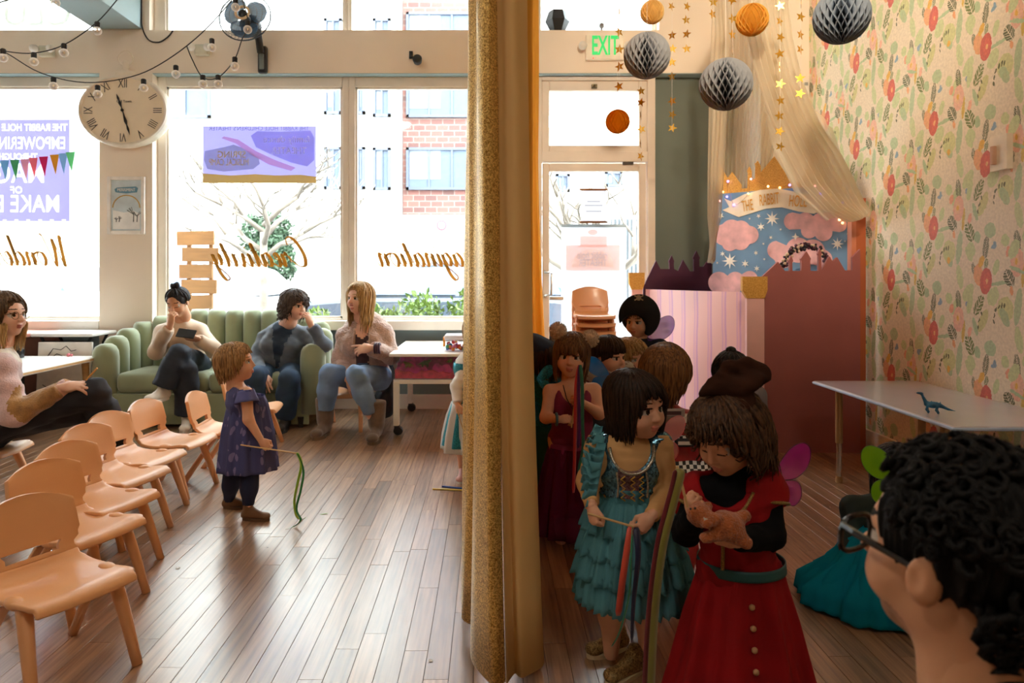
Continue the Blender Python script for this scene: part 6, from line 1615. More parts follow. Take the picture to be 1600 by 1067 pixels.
def hand(w, d, nrm, L, side=1, curl=.35, spread=.12, thumb=.5, pinch=False, index_out=False):
    """w wrist, d along the hand, nrm out of the back of the hand; side +1 puts the thumb towards d x nrm"""
    d = Vector(d).normalized(); n = Vector(nrm); n = (n - d * n.dot(d)).normalized(); t = d.cross(n) * side
    w = Vector(w); S = SDF(); k = .02 * L
    pt = lambda a, b, c: npv(w + d * a * L + t * b * L + n * c * L)
    Rm = np.array(((d.x, t.x, n.x), (d.y, t.y, n.y), (d.z, t.z, n.z)), np.float32)
    S.ell(pt(.26, 0, 0), np.array((.27, .20, .095)) * L, Rm, .06 * L).cap(pt(-.12, 0, 0), pt(.15, 0, 0), .125 * L, .15 * L, .08 * L)
    S.ell(pt(.22, .14, -.04), np.array((.2, .09, .09)) * L, Rm, .06 * L)
    for i, (b, ln) in enumerate(((.155, .40), (.055, .45), (-.05, .42), (-.145, .33))):
        a = [.44, .46, .45, .41][i]; p = Vector((a, b, .0)); ang = math.radians(8); cl = curl if not (index_out and i == 0) else .08
        pts = [p]; yaw = spread * (1.5 - i)
        for j, f in enumerate((.45, .30, .25)):
            ang += cl * (1.25, 1.5, 1.0)[j]
            p = p + Vector((math.cos(ang) * math.cos(yaw), math.sin(yaw) * math.cos(ang), -math.sin(ang))) * ln * f
            pts.append(p)
        r = [.052, .048, .044, .036]
        S.chain([pt(*q) for q in pts], [x * L * (1, 1.02, .97, .86)[i] for x in r], k)
    tb = [Vector((.14, .17, -.04)), Vector((.30, .27 - .1 * thumb * .3, -.08 - .08 * thumb)), Vector((.44, .27 - .16 * thumb, -.10 - .17 * thumb)), Vector((.55, .22 - .18 * thumb, -.11 - .20 * thumb))]
    S.chain([pt(*q) for q in tb], [.07 * L, .06 * L, .05 * L, .04 * L], k)
    return S.mesh(max(.0028, L / 42))
def shoe(name, par, an, d, L, m_up, m_sole, loc, high=0.0, boot=0.0, lace=None):
    """an ankle point, d horizontal heading, L foot length"""
    d = Vector((d[0], d[1], 0)).normalized(); up = Vector((0, 0, 1)); sd = d.cross(up)
    b = Vector((an[0], an[1], 0)); g = an[2] - .36 * L if an[2] > .5 * L else 0
    pt = lambda a, s_, z: npv(b + d * a * L + sd * s_ * L + up * (z * L + max(0, g)))
    S = SDF()
    S.cap(pt(-.12, 0, .17), pt(.45, 0, .15), .135 * L, .125 * L, .05 * L).ell(pt(.58, .01, .15), np.array((.17, .17, .12)) * L, np.array(((d.x, sd.x, 0), (d.y, sd.y, 0), (0, 0, 1)), np.float32), .05 * L)
    S.cap(pt(-.05, 0, .2), pt(.0, 0, .42 + high), .145 * L, .15 * L, .06 * L).cap(pt(.0, 0, .36), pt(.35, 0, .2), .13 * L, .1 * L, .08 * L)
    if boot: S.cap(pt(0, 0, .4), pt(.0, 0, .4 + boot), .225 * L, .27 * L, .06 * L, flat=True)
    V, Q, mi = S.mesh(L / 20); V[:, 2] = np.maximum(V[:, 2], max(0, g) + .012)
    o = np_mesh(name, [(V, Q, 0)], [m_up], par, loc)
    rings = []
    n = 20
    for z in (.001, .03, .085):
        R = []
        for k in range(n):
            a = 2 * math.pi * k / n; x = .26 + .47 * math.cos(a); y = (.165 + (.02 if math.cos(a) > 0 else -.02)) * math.sin(a)
            R.append(Vector(pt(x, y, z)))
        rings.append([tuple(v - Vector(loc)) for v in R])
    MB().loft(rings).build('sole', m_sole, o, smooth=False)
    if lace:
        mm = MB()
        for q in (.14, .22, .30): mm.tube([Vector(pt(q, -.09, .36 - q * .35)) - Vector(loc), Vector(pt(q + .02, 0, .41 - q * .4)) - Vector(loc), Vector(pt(q, .09, .36 - q * .35)) - Vector(loc)], .010 * L * 1.6, 5)
        mm.build('laces', lace, o)
    return o
ADULT = [1.0]
def torso(S, J, h, inf=0.0, m=0, waist=0.0, k=.03, fem=0.0, belly=1.0, shoulders=True):
    ad = ADULT[0]
    pel, nk = J['pelvis'], J['neck']; up = (nk - pel); u = up.normalized()
    rt = (J['shR'] - J['shL']).normalized(); fw = u.cross(rt).normalized(); rt = fw.cross(u).normalized()
    R = np.array(((rt.x, fw.x, u.x), (rt.y, fw.y, u.y), (rt.z, fw.z, u.z)), np.float32)
    L = up.length
    S.ell(npv(pel + u * L * .70), np.array((.100 * h * ad + inf, .066 * h + inf, L * .34 + inf * .6)), R, k, m)
    S.ell(npv(pel + u * L * .32 + fw * .005 * h), np.array((.088 * h * belly + inf, .066 * h * belly + inf, L * .30)), R, k, m)
    S.ell(npv(pel + u * L * .02), np.array((.100 * h + inf, .074 * h + inf, .075 * h)), R, k, m)
    for q in (('shL', 'shR') if shoulders else ()): S.cap(npv(pel + u * L * .88), npv(J[q]), .040 * h * ad + inf, .034 * h * ad + inf, k, m)
    if fem:
        for x in (-1, 1): S.ell(npv(pel + u * L * .62 + rt * x * .045 * h + fw * .05 * h), np.array((.042, .036, .042)) * h * fem + inf, R, k, m)
    return R
def arm(S, J, h, side, inf=0.0, m=0, to=1.0, k=.02, fore=True, flat=True, thin=1.0):
    a, b, c = J['sh' + side], J['el' + side], J['wr' + side]; thin = thin * ADULT[0]
    S.cap(npv(a), npv(b), .033 * h * thin + inf, .027 * h * thin + inf, k, m)
    if fore:
        e = b.lerp(c, to); S.cap(npv(b), npv(e), .028 * h * thin + inf, (.028 - .010 * to) * h * thin + inf, k, m, flat=flat and inf > 0)
def leg(S, J, h, side, inf=0.0, m=0, to=1.0, k=.025, wide=0.0):
    a, b, c = J['hip' + side], J['kn' + side], J['an' + side]; g = ADULT[0]
    S.cap(npv(a), npv(b), .057 * h * g + inf, .039 * h * g + inf, k, m)
    tb = min(.35, to * .6); e = b.lerp(c, to); q = b.lerp(c, tb); ke = max(0, (to - .35) / .65)
    S.cap(npv(b), npv(q), .037 * h * g + inf, .039 * h * g + inf + wide * .4, k, m)
    S.cap(npv(q), npv(e), .039 * h * g + inf + wide * .4, (.039 - .014 * ke) * h * g + inf + wide, k, m, flat=inf > 0)
def wrinkle(amp, fr, seed): return lambda X, D: D + amp * snoise(X * np.array((1, 1, 1.6), np.float32), fr, seed)
def stand(x, y, h, yaw, lean=0.0, z0=0.0):
    """joints of an upright child; x axis = own right, y axis = forward"""
    M = Matrix.Translation((x, y, z0)) @ Matrix.Rotation(math.radians(yaw), 4, 'Z')
    q = lambda a, b, c: M @ Vector((a * h, b * h + lean * c * h, c * h))
    J = dict(pelvis=q(0, 0, .47), neck=q(0, -.01, .775), shR=q(.118, -.005, .745), shL=q(-.118, -.005, .745), elR=q(.155, -.02, .59), elL=q(-.155, -.02, .59), wrR=q(.15, .07, .475), wrL=q(-.15, .07, .475),
             hipR=q(.055, 0, .46), hipL=q(-.055, 0, .46), knR=q(.058, .015, .26), knL=q(-.058, .015, .26), anR=q(.058, -.01, .055), anL=q(-.058, -.01, .055), head=q(0, .015, .885))
    J['M'] = M
    return J
def person(label, J, h, hd, skinm, hairm, vox, hands=(), child=True, face=None, legs=True, arms='LR', group=None, neck_r=1.0, loc=None, facevox=None, cat='person', limbs_thin=1.0):
    S = SDF()
    torso(S, J, h, 0, k=.03 * h)
    for s in arms: arm(S, J, h, s, k=.02 * h, thin=limbs_thin)
    if legs:
        for s in 'LR': leg(S, J, h, s, k=.03 * h)
    S.cap(npv(J['neck'] - (J['neck'] - J['pelvis']) * .05), hd.w(0, -.14, -.40), .040 * h * neck_r, .2 * hd.H if child else .25 * hd.H, .02 * h)
    ch = [S.mesh(vox)]
    ch = [(ch[0][0], ch[0][1], 0)]
    ch.append(hd.build(facevox or hd.H / 44, child, **(face or {})))
    for hn in hands:
        V, Q, mi = hand(**hn); ch.append((V, Q, 0))
    loc = loc or (J['pelvis'].x, J['pelvis'].y, 0)
    beard = MATS.get('stubble') or mat('stubble', (168, 122, 92), .7, var=.12, scale=60)
    o = np_mesh('person', ch, [skinm, M_lip, M_eyew, M_iris, hairm, beard], None, loc)
    tag(o, label, cat, group)
    return o
def garment(name, par, S, vox, m, extra=None, clipz=None, label=None):
    V, Q, mi = S.mesh(vox, extra=extra)
    if clipz is not None:
        keep = V[Q].mean(1)[:, 2] > clipz[0]; keep &= V[Q].mean(1)[:, 2] < clipz[1]; Q = Q[keep]; mi = mi[keep]
    o = np_mesh(name, [(V, Q, mi)], m if isinstance(m, (list, tuple)) else [m], par, tuple(par.location))
    if label: o['label'] = label
    return o
def add_hair(par, chunks, m, name='hair'):
    return np_mesh(name, [(c[0], c[1], 0) for c in chunks], [m], par, tuple(par.location))
def skirt(name, par, c, prof, m, folds=14, amp=.02, seed=0, n=96, up=None, yaw=0.0, sq=.85, solid=.003, ruffle=0):
    """c centre; prof: list of (z, radius, fold strength); loose cloth with folds"""
    rg = random.Random(seed); ph = [rg.uniform(0, 6.28) for _ in range(4)]; R = []
    # refine the profile
    fine = []
    for i in range(len(prof) - 1):
        for q in range(4): t = q / 4; fine.append(tuple(a + (b - a) * t for a, b in zip(prof[i], prof[i + 1])))
    fine.append(prof[-1])
    for z, r, f in fine:
        row = []
        for j in range(n):
            a = 2 * math.pi * j / n
            d = amp * f * (math.sin(folds * a + ph[0] + .6 * math.sin(2 * a + ph[1])) + .5 * math.sin(folds * 1.9 * a + ph[2]))
            if ruffle: d += ruffle * f * math.sin(folds * 3.3 * a + ph[3])
            rr = r + d
            x, y = rr * math.cos(a), rr * sq * math.sin(a)
            row.append((c[0] + x * math.cos(yaw) - y * math.sin(yaw), c[1] + x * math.sin(yaw) + y * math.cos(yaw), z + (ruffle * .6 * f * math.sin(folds * 2.1 * a + ph[1]) if ruffle else 0)))
        R.append(row)
    mb = MB().grid(R, closed=True); L = par.location
    mb.v = [(v[0] - L.x, v[1] - L.y, v[2] - L.z) for v in mb.v]
    return mb.build(name, m, par, smooth=True, solid=solid)
def local_tube(par, pts, r, name, m, n=6, top=None):
    L = Vector(par.location); return MB().tube([Vector(p) - L for p in pts], r, n).build(name, m, par, smooth=True)
def wings(par, root, right, up, fwd, size, m_film, m_edge, scroll=True, name='wings', flip=(1, 1), tiltdeg=20, which=(-1, 1)):
    """butterfly wings: film in a wire outline, two lobes on each side"""
    root, right, up, fwd = Vector(root), Vector(right).normalized(), Vector(up).normalized(), Vector(fwd).normalized(); L = Vector(par.location); out = []
    for s in which:
        lobes = [[(0, 0), (.25, .45), (.6, .85), (1.0, 1.0), (1.25, .85), (1.28, .5), (1.1, .15), (.75, -.08), (.3, -.1)], [(0, -.05), (.35, -.12), (.75, -.15), (.95, -.35), (.95, -.7), (.72, -.92), (.45, -.8), (.2, -.45)]]
        for li, lb in enumerate(lobes):
            p2 = [Vector((q[0], q[1], 0)) for q in lb]; p2 = smooth_path(p2 + [p2[0]], 4)[:-1]
            ta = math.radians(tiltdeg)
            w3 = [root + right * s * q.x * size * math.cos(ta) - fwd * q.x * size * math.sin(ta) + up * q.y * size - fwd * .02 for q in p2]
            c = sum(w3, Vector()) / len(w3)
            m = MB(); n = len(w3); m.add([tuple(v - L) for v in w3] + [tuple(c - L - fwd * .008)], [(i, (i + 1) % n, n) for i in range(n)])
            o = m.build('wing', m_film, par, smooth=True)
            MB().tube([v - L for v in w3 + [w3[0]]], size * .014, 5).build('wing_wire', m_edge, o, smooth=True)
            if scroll:
                mm = MB()
                for cx0, cy0, rr, tn in (((.85, .55, .16, 2.2), (.95, .25, .12, 1.8)) if li == 0 else ((.62, -.5, .14, 2.0),)):
                    pts = []
                    for k in range(22):
                        a = k / 21 * tn * math.pi * 2 * .55; r_ = rr * (1 - k / 26); q = Vector((cx0 + r_ * math.cos(a), cy0 + r_ * math.sin(a), 0))
                        pts.append(root + right * s * q.x * size * math.cos(ta) - fwd * q.x * size * math.sin(ta) + up * q.y * size - fwd * .014 - L)
                    mm.tube(pts, size * .016, 5); 
                    mm.tube([p + fwd * -.006 - (fwd * .0) for p in pts], size * .012, 5)
                mm.build('glitter_scroll', m_edge if scroll is True else scroll, o)
            out.append(o)
    return out
# ------------------------------------------------------------------ adults
M_sole = mat('shoe_sole', (226, 220, 208), .6); M_denim = mat('blue_denim', (112, 140, 176), .8, var=.12, scale=9, bump=.15, bscale=400); M_ink = mat('ink_trousers', (34, 42, 54), .8, var=.12, scale=12, bump=.15, bscale=300)
SK1 = skin('fair', (226, 178, 152)); SK2 = skin('tan', (206, 154, 120)); SK3 = skin('olive', (196, 142, 106))
def V3(*a): return P(*a)
def finger_dir(a, b): return (Vector(b) - Vector(a))
ADULT[0] = .84
# --- woman with glasses
def woman_glasses():
    h = 1.62
    J = dict(pelvis=Vector((-2.60, 3.46, .37)), neck=P(-4, 546, 3.5), shR=P(2, 574, 3.38), shL=P(-6, 568, 3.63), elR=P(22, 650, 3.3), wrR=P(99, 606, 3.33), elL=P(30, 640, 3.68), wrL=P(110, 602, 3.55),
             hipR=Vector((-2.56, 3.38, .37)), hipL=Vector((-2.56, 3.55, .37)), knR=P(148, 612, 3.40), knL=P(156, 634, 3.50), anR=Vector((-1.93, 3.56, .25)), anL=Vector((-2.05, 3.44, .09)))
    hd = Head(P(10, 492, 3.5), -100, 2, 0, .222)
    hm = hair_mat('ombre', (74, 56, 40), (110, 84, 58)); hm2 = hair_mat('ombre_tip', (196, 150, 92), (226, 190, 130))
    o = person('woman with glasses and a pink-and-mustard cardigan seated by the white table', J, h, hd, SK1, hm, .014, child=False, hands=(
        dict(w=J['wrR'], d=(.86, .1, .12), nrm=(-.1, -.5, 1), L=.175, side=-1, curl=.28), dict(w=J['wrL'], d=(.9, -.25, -.05), nrm=(0, .1, 1), L=.17, side=1, curl=.3)), loc=(-2.5, 3.46, 0))
    Hh = Hair(hd)
    add_hair(o, [Hh.cap(.008, 1.0), Hh.locks(150, 3, fringe=.30, ff=38, side=-.35, back=-.35, vol=1.0, wave=.3, r=.05)], hm)
    # lighter lengths below the chin
    tips = Hh.locks(220, 4, fringe=.30, ff=26, side=-.80, back=-.85, vol=1.0, wave=.4, r=.045)
    V, Fc = tips[0], tips[1]
    low = [f for f in Fc if np.mean([((V[i] - hd.c) @ hd.R / hd.H)[2] for i in f]) < -.22]
    np_mesh('hair_ends', [(V, low, 0)], [hm2], o, tuple(o.location))
    S = SDF(); torso(S, J, h, .022, 0, k=.035, belly=1.1); [arm(S, J, h, s, .018, 0, .93, k=.03) for s in 'LR']
    for p_, r_ in ((J['elR'].lerp(J['wrR'], .55), .30), (J['elL'].lerp(J['wrL'], .5), .3)): pass
    S.paint(npv(Vector((-2.62, 3.46, .33))), np.array((.32, .35, .24)), 1)
    S.paint(npv(J['elR'].lerp(J['wrR'], .62)), np.array((.155, .16, .13)), 1); S.paint(npv(J['elL'].lerp(J['wrL'], .62)), np.array((.17, .09, .12)), 1)
    S.paint(npv(J['neck']), np.array((.15, .13, .10)), 2)
    garment('cardigan', o, S, .013, [mat('mohair_pink', (214, 178, 174), .95, var=.08, scale=30, sheen=.8, bump=.5, bscale=130), mat('mohair_mustard', (176, 130, 74), .95, var=.12, scale=30, sheen=.6, bump=.5, bscale=130), mat('mohair_cream', (232, 220, 204), .95, var=.06, scale=30, sheen=.8, bump=.4, bscale=130)], wrinkle(.008, 22, 2))
    S = SDF(); S.ell(npv(J['pelvis']), (.17, .17, .13), k=.05); [leg(S, J, h, s, .012, 0, .96, wide=.012) for s in 'LR']
    garment('trousers', o, S, .014, mat('black_jeans', (40, 40, 46), .85, var=.12, scale=14, bump=.2, bscale=300), wrinkle(.006, 26, 5))
    for s, d in (('R', (.9, .3)), ('L', (.95, -.2))): shoe('shoe', o, J['an' + s], d, .24, mat('black_shoe', (32, 30, 30), .5), M_castor, tuple(o.location))
    # glasses
    g = MB(); Lc = Vector(o.location)
    wv = lambda x, y, z: Vector(hd.w(x, y, z)) - Lc
    for x in (-1, 1):
        g.tube([wv(x * .145 + .095 * math.cos(t), .40 - .02 * abs(math.cos(t)), -.015 + .085 * math.sin(t)) for t in [2 * math.pi * k / 20 for k in range(21)]], .0016, 5)
        g.tube([wv(x * .24, .385, .02), wv(x * .33, .2, .02), wv(x * .36, -.02, .0)], .0016, 5)
    g.tube([wv(-.05, .41, .0), wv(0, .43, .015), wv(.05, .41, .0)], .0016, 5)
    g.build('glasses', mat('brass_wire', (120, 96, 70), .3, .8), o)
    t = MB().tube([P(134, 594, 3.30), P(152, 575, 3.28)], .0042, 6); pc = t.build('pencil', mat('pencil_wood', (214, 160, 80), .5)); tag(pc, 'short yellow pencil in the hand of the woman with glasses', 'pencil')
woman_glasses()
# --- woman with a bun, phone in hand
def woman_bun():
    h = 1.6
    J = dict(pelvis=P(294, 571, 5.48), neck=P(281, 504, 5.42), shR=P(255, 522, 5.42), shL=P(311, 519, 5.42), elR=P(243, 549, 5.26), wrR=P(266, 508, 5.17), elL=P(334, 546, 5.27), wrL=P(306, 529, 5.13),
             hipR=P(276, 571, 5.42), hipL=P(310, 569, 5.42), knR=P(292, 578, 5.02), knL=P(280, 552, 4.98), anR=P(292, 646, 5.10), anL=P(256, 606, 4.93))
    hd = Head(P(277, 473, 5.31), 176, -22, 3, .215)
    hm = hair_mat('black', (26, 24, 26), (58, 54, 54))
    o = person('woman with a black top bun and beige sweatshirt sitting on the sofa', J, h, hd, SK2, hm, .014, child=False, face=dict(closed=True), hands=(
        dict(w=J['wrR'], d=(.12, -.05, .9), nrm=(-.3, -.9, 0), L=.165, side=-1, curl=.62), dict(w=J['wrL'], d=(-.85, -.1, .15), nrm=(.1, -.75, -.6), L=.165, side=1, curl=.5)), loc=(J['pelvis'].x, 5.35, 0))
    Hh = Hair(hd)
    S = SDF(); S.ell(hd.w(0, -.16, .60), np.array((.17, .16, .13)) * hd.H, hd.R, .01)
    bun = S.mesh(.007, extra=lambda X, D: D + .006 * np.sin(40 * np.arctan2(X[:, 0] - hd.c[0], X[:, 2] - hd.c[2]) * .4 + 60 * X[:, 1]))
    add_hair(o, [Hh.cap(.008, 1.0, cut=(0, .42, -.10, .31, .36, .46), ears=True), Hh.locks(90, 8, fringe=.34, ff=60, side=.02, back=-.12, r=.04, jit=.03), (bun[0], bun[1], 0)], hm)
    S = SDF(); torso(S, J, h, .022, k=.035, belly=1.08); [arm(S, J, h, s, .022, 0, .92, k=.03) for s in 'LR']
    S.cap(npv(J['neck']), npv(J['neck'] + Vector((0, -.01, .035))), .07, .066, .02)
    garment('sweatshirt', o, S, .013, mat('beige_fleece', (206, 180, 152), .95, var=.05, scale=10, sheen=.5, bump=.15, bscale=300), wrinkle(.010, 17, 4))
    S = SDF(); S.ell(npv(J['pelvis']), (.18, .16, .12), k=.05); [leg(S, J, h, s, .016, 0, .99, wide=.035) for s in 'LR']
    garment('trousers', o, S, .014, M_ink, wrinkle(.006, 24, 6))
    for s, d in (('R', (.35, -1)), ('L', (-.2, -1))): shoe('shoe', o, J['an' + s] if s == 'L' else Vector((J['anR'].x, J['anR'].y, .09)), d, .245, mat('white_canvas', (228, 220, 208), .7), M_sole, tuple(o.location), lace=M_sole)
    c = P(291, 521, 5.05); R = Matrix.Translation(c) @ Matrix.Rotation(math.radians(-35), 4, 'X') @ Matrix.Rotation(math.radians(8), 4, 'Y')
    ph = thing('phone', 'black phone in the hands of the woman with a bun', 'phone', c); Mi = Matrix.Translation(-c) @ R
    MB().rbox(-.07, .07, -.005, .005, -.036, .036, .004, M=Mi).build('case', M_black, ph); MB().box(-.064, .064, .0052, .006, -.031, .031, M=Mi).build('screen', mat('phone_screen', (60, 66, 74), .08), ph)
woman_bun()
# --- woman in the grey cardigan
def woman_cardigan():
    h = 1.64
    J = dict(pelvis=P(438, 583, 5.46), neck=P(447, 508, 5.40), shR=P(414, 530, 5.42), shL=P(481, 525, 5.42), elR=P(398, 562, 5.34), wrR=P(412, 586, 5.08), elL=P(506, 538, 5.24), wrL=P(486, 508, 5.18),
             hipR=P(418, 584, 5.40), hipL=P(456, 584, 5.40), knR=P(398, 590, 4.98), knL=P(452, 592, 5.00), anR=P(396, 652, 5.05), anL=P(446, 652, 5.10))
    hd = Head(P(461, 477, 5.31), -122, -6, -4, .22)
    hm = hair_mat('brunette', (44, 34, 30), (104, 88, 78))
    o = person('woman in a grey cardigan leaning on the sofa arm, hand at her mouth', J, h, hd, SK1, hm, .014, child=False, hands=(
        dict(w=J['wrR'], d=(.25, -.5, -.5), nrm=(-.2, -.6, .8), L=.17, side=-1, curl=.22), dict(w=J['wrL'], d=(-.25, -.12, .9), nrm=(.75, -.5, .2), L=.165, side=1, curl=.6)), loc=(J['pelvis'].x, 5.35, 0))
    Hh = Hair(hd)
    add_hair(o, [Hh.cap(.008, 1.05), Hh.locks(170, 21, fringe=.15, ff=50, side=-.5, back=-.55, vol=1.08, wave=1.2, curl=.5, r=.055, jit=.12)], hm)
    S = SDF(); torso(S, J, h, .02, k=.035, fem=1.0, belly=1.12); [arm(S, J, h, s, .019, 0, .95, k=.03) for s in 'LR']
    rt = (J['shR'] - J['shL']).normalized(); u = (J['neck'] - J['pelvis']).normalized(); fw = u.cross(rt)
    L_ = (J['neck'] - J['pelvis']).length; mid = J['pelvis'] + u * L_ * .70 + fw * .125
    # deep V neck shows the dark top
    for t in range(7):
        f = t / 6; S.paint(npv(J['neck'] - u * .27 * f + fw * (.05 + .14 * f) ), np.array((.075 * (1 - f) + .012, .11, .05)), 1)
    garment('cardigan', o, S, .012, [mat('grey_knit', (92, 102, 114), .95, var=.08, scale=25, sheen=.3, bump=.4, bscale=260), mat('navy_top', (34, 52, 72), .8, var=.08)], wrinkle(.007, 18, 9))
    for k in range(3): MB().sphere(tuple(J['pelvis'] + u * L_ * (.36 - .13 * k) + fw * .145 - Vector(o.location)), (.011, .006, .011), 8, 6).build('button', M_black, o)
    S = SDF(); S.ell(npv(J['pelvis']), (.19, .17, .12), k=.05); [leg(S, J, h, s, .02, 0, .97, wide=.02) for s in 'LR']
    garment('trousers', o, S, .014, mat('dark_jeans', (38, 62, 88), .85, var=.12, scale=14, bump=.2, bscale=300), wrinkle(.006, 24, 7))
    for s in 'RL': shoe('shoe', o, Vector((J['an' + s].x, J['an' + s].y, .09)), (0, -1), .245, mat('dark_shoe', (52, 48, 46), .6), M_castor, tuple(o.location))
woman_cardigan()
# --- woman in fleece hoodie
def woman_hoodie():
    h = 1.66
    J = dict(pelvis=P(572, 588, 5.20), neck=P(570, 502, 5.14), shR=P(542, 525, 5.14), shL=P(600, 521, 5.14), elR=P(532, 562, 5.12), wrR=P(546, 592, 4.94), elL=P(610, 556, 5.08), wrL=P(580, 544, 4.88),
             hipR=P(554, 590, 5.15), hipL=P(594, 590, 5.15), knR=P(514, 584, 4.86), knL=P(556, 586, 4.72), anR=P(508, 658, 4.93), anL=P(588, 664, 4.80))
    hd = Head(P(561, 466, 5.05), 148, 2, 0, .225)
    hm = hair_mat('blonde', (150, 108, 60), (214, 176, 116))
    o = person('woman in a pinkish fleece hoodie and jeans talking on a small chair', J, h, hd, SK1, hm, .014, child=False, face=dict(mouth_open=1.0), hands=(
        dict(w=J['wrL'], d=(-.95, -.05, -.08), nrm=(0, -.85, .5), L=.175, side=1, curl=.35, index_out=True), dict(w=J['wrR'], d=(.3, -.35, -.8), nrm=(-.2, -1, .2), L=.17, side=-1, curl=.3)), loc=(J['pelvis'].x, 5.1, 0))
    Hh = Hair(hd)
    add_hair(o, [Hh.cap(.008, 1.0), Hh.locks(190, 31, fringe=.33, ff=32, side=-.95, back=-1.0, vol=1.0, wave=.8, r=.05, jit=.2)], hm)
    S = SDF(); torso(S, J, h, .026, k=.035, fem=1.05, belly=1.05); [arm(S, J, h, s, .026, 0, .93, k=.03) for s in 'LR']
    S.cap(npv(J['shR'] + Vector((.03, .05, .03))), npv(J['shL'] + Vector((-.03, .05, .03))), .07, .07, .04).ell(npv(J['neck'] + Vector((0, .06, .0))), (.13, .09, .08), k=.04)
    rt = (J['shR'] - J['shL']).normalized(); u = (J['neck'] - J['pelvis']).normalized(); fw = u.cross(rt)
    for t in range(9):
        f = t / 8; S.paint(npv(J['neck'] - u * .40 * f + fw * (.08 + .10 * min(1, f * 2))), np.array((.048 + .01 * f, .11, .045)), 1)
    S.paint(npv(J['pelvis'] + u * .06 + fw * .14), np.array((.10, .13, .085)), 2)
    S.paint(npv(J['neck'] + fw * .08 - u * .05), np.array((.055, .09, .07)), 3)
    garment('hoodie', o, S, .012, [mat('fleece_taupe', (178, 148, 134), .95, var=.10, scale=38, sheen=.6, bump=.8, bscale=70), mat('plum_vest', (64, 42, 48), .8), mat('jeans_waist', (66, 94, 128), .85, var=.1), SK1], wrinkle(.007, 22, 12))
    for x in (-.055, .055): local_tube(o, [J['neck'] + fw * .13 - rt * x - u * .02, J['neck'] + fw * .17 - rt * x * 1.1 - u * .12, J['neck'] + fw * .19 - rt * x * 1.1 - u * .20], .0045, 'drawstring', mat('fleece_taupe', (178, 148, 134)))
    for k in range(3): local_tube(o, [J['wrL'] + Vector((.028 + .016 * k, .035 * math.cos(a), .035 * math.sin(a))) for a in [2 * math.pi * q / 16 for q in range(17)]], .008, 'bracelet', mat('bracelet_plum', (70, 44, 70), .5))
    S = SDF(); S.ell(npv(J['pelvis']), (.19, .17, .12), k=.05); [leg(S, J, h, s, .014, 0, .74, wide=.0) for s in 'LR']
    garment('jeans', o, S, .013, M_denim, wrinkle(.005, 28, 3))
    M_boot = mat('taupe_suede', (104, 84, 68), .95, var=.12, scale=18, sheen=.4, bump=.2, bscale=120)
    for s, d in (('R', (-.15, -1)), ('L', (.0, -1))): shoe('boot', o, Vector((J['an' + s].x, J['an' + s].y, .09)), d, .265, M_boot, mat('boot_sole', (110, 88, 66), .7), tuple(o.location), boot=.62)
woman_hoodie()
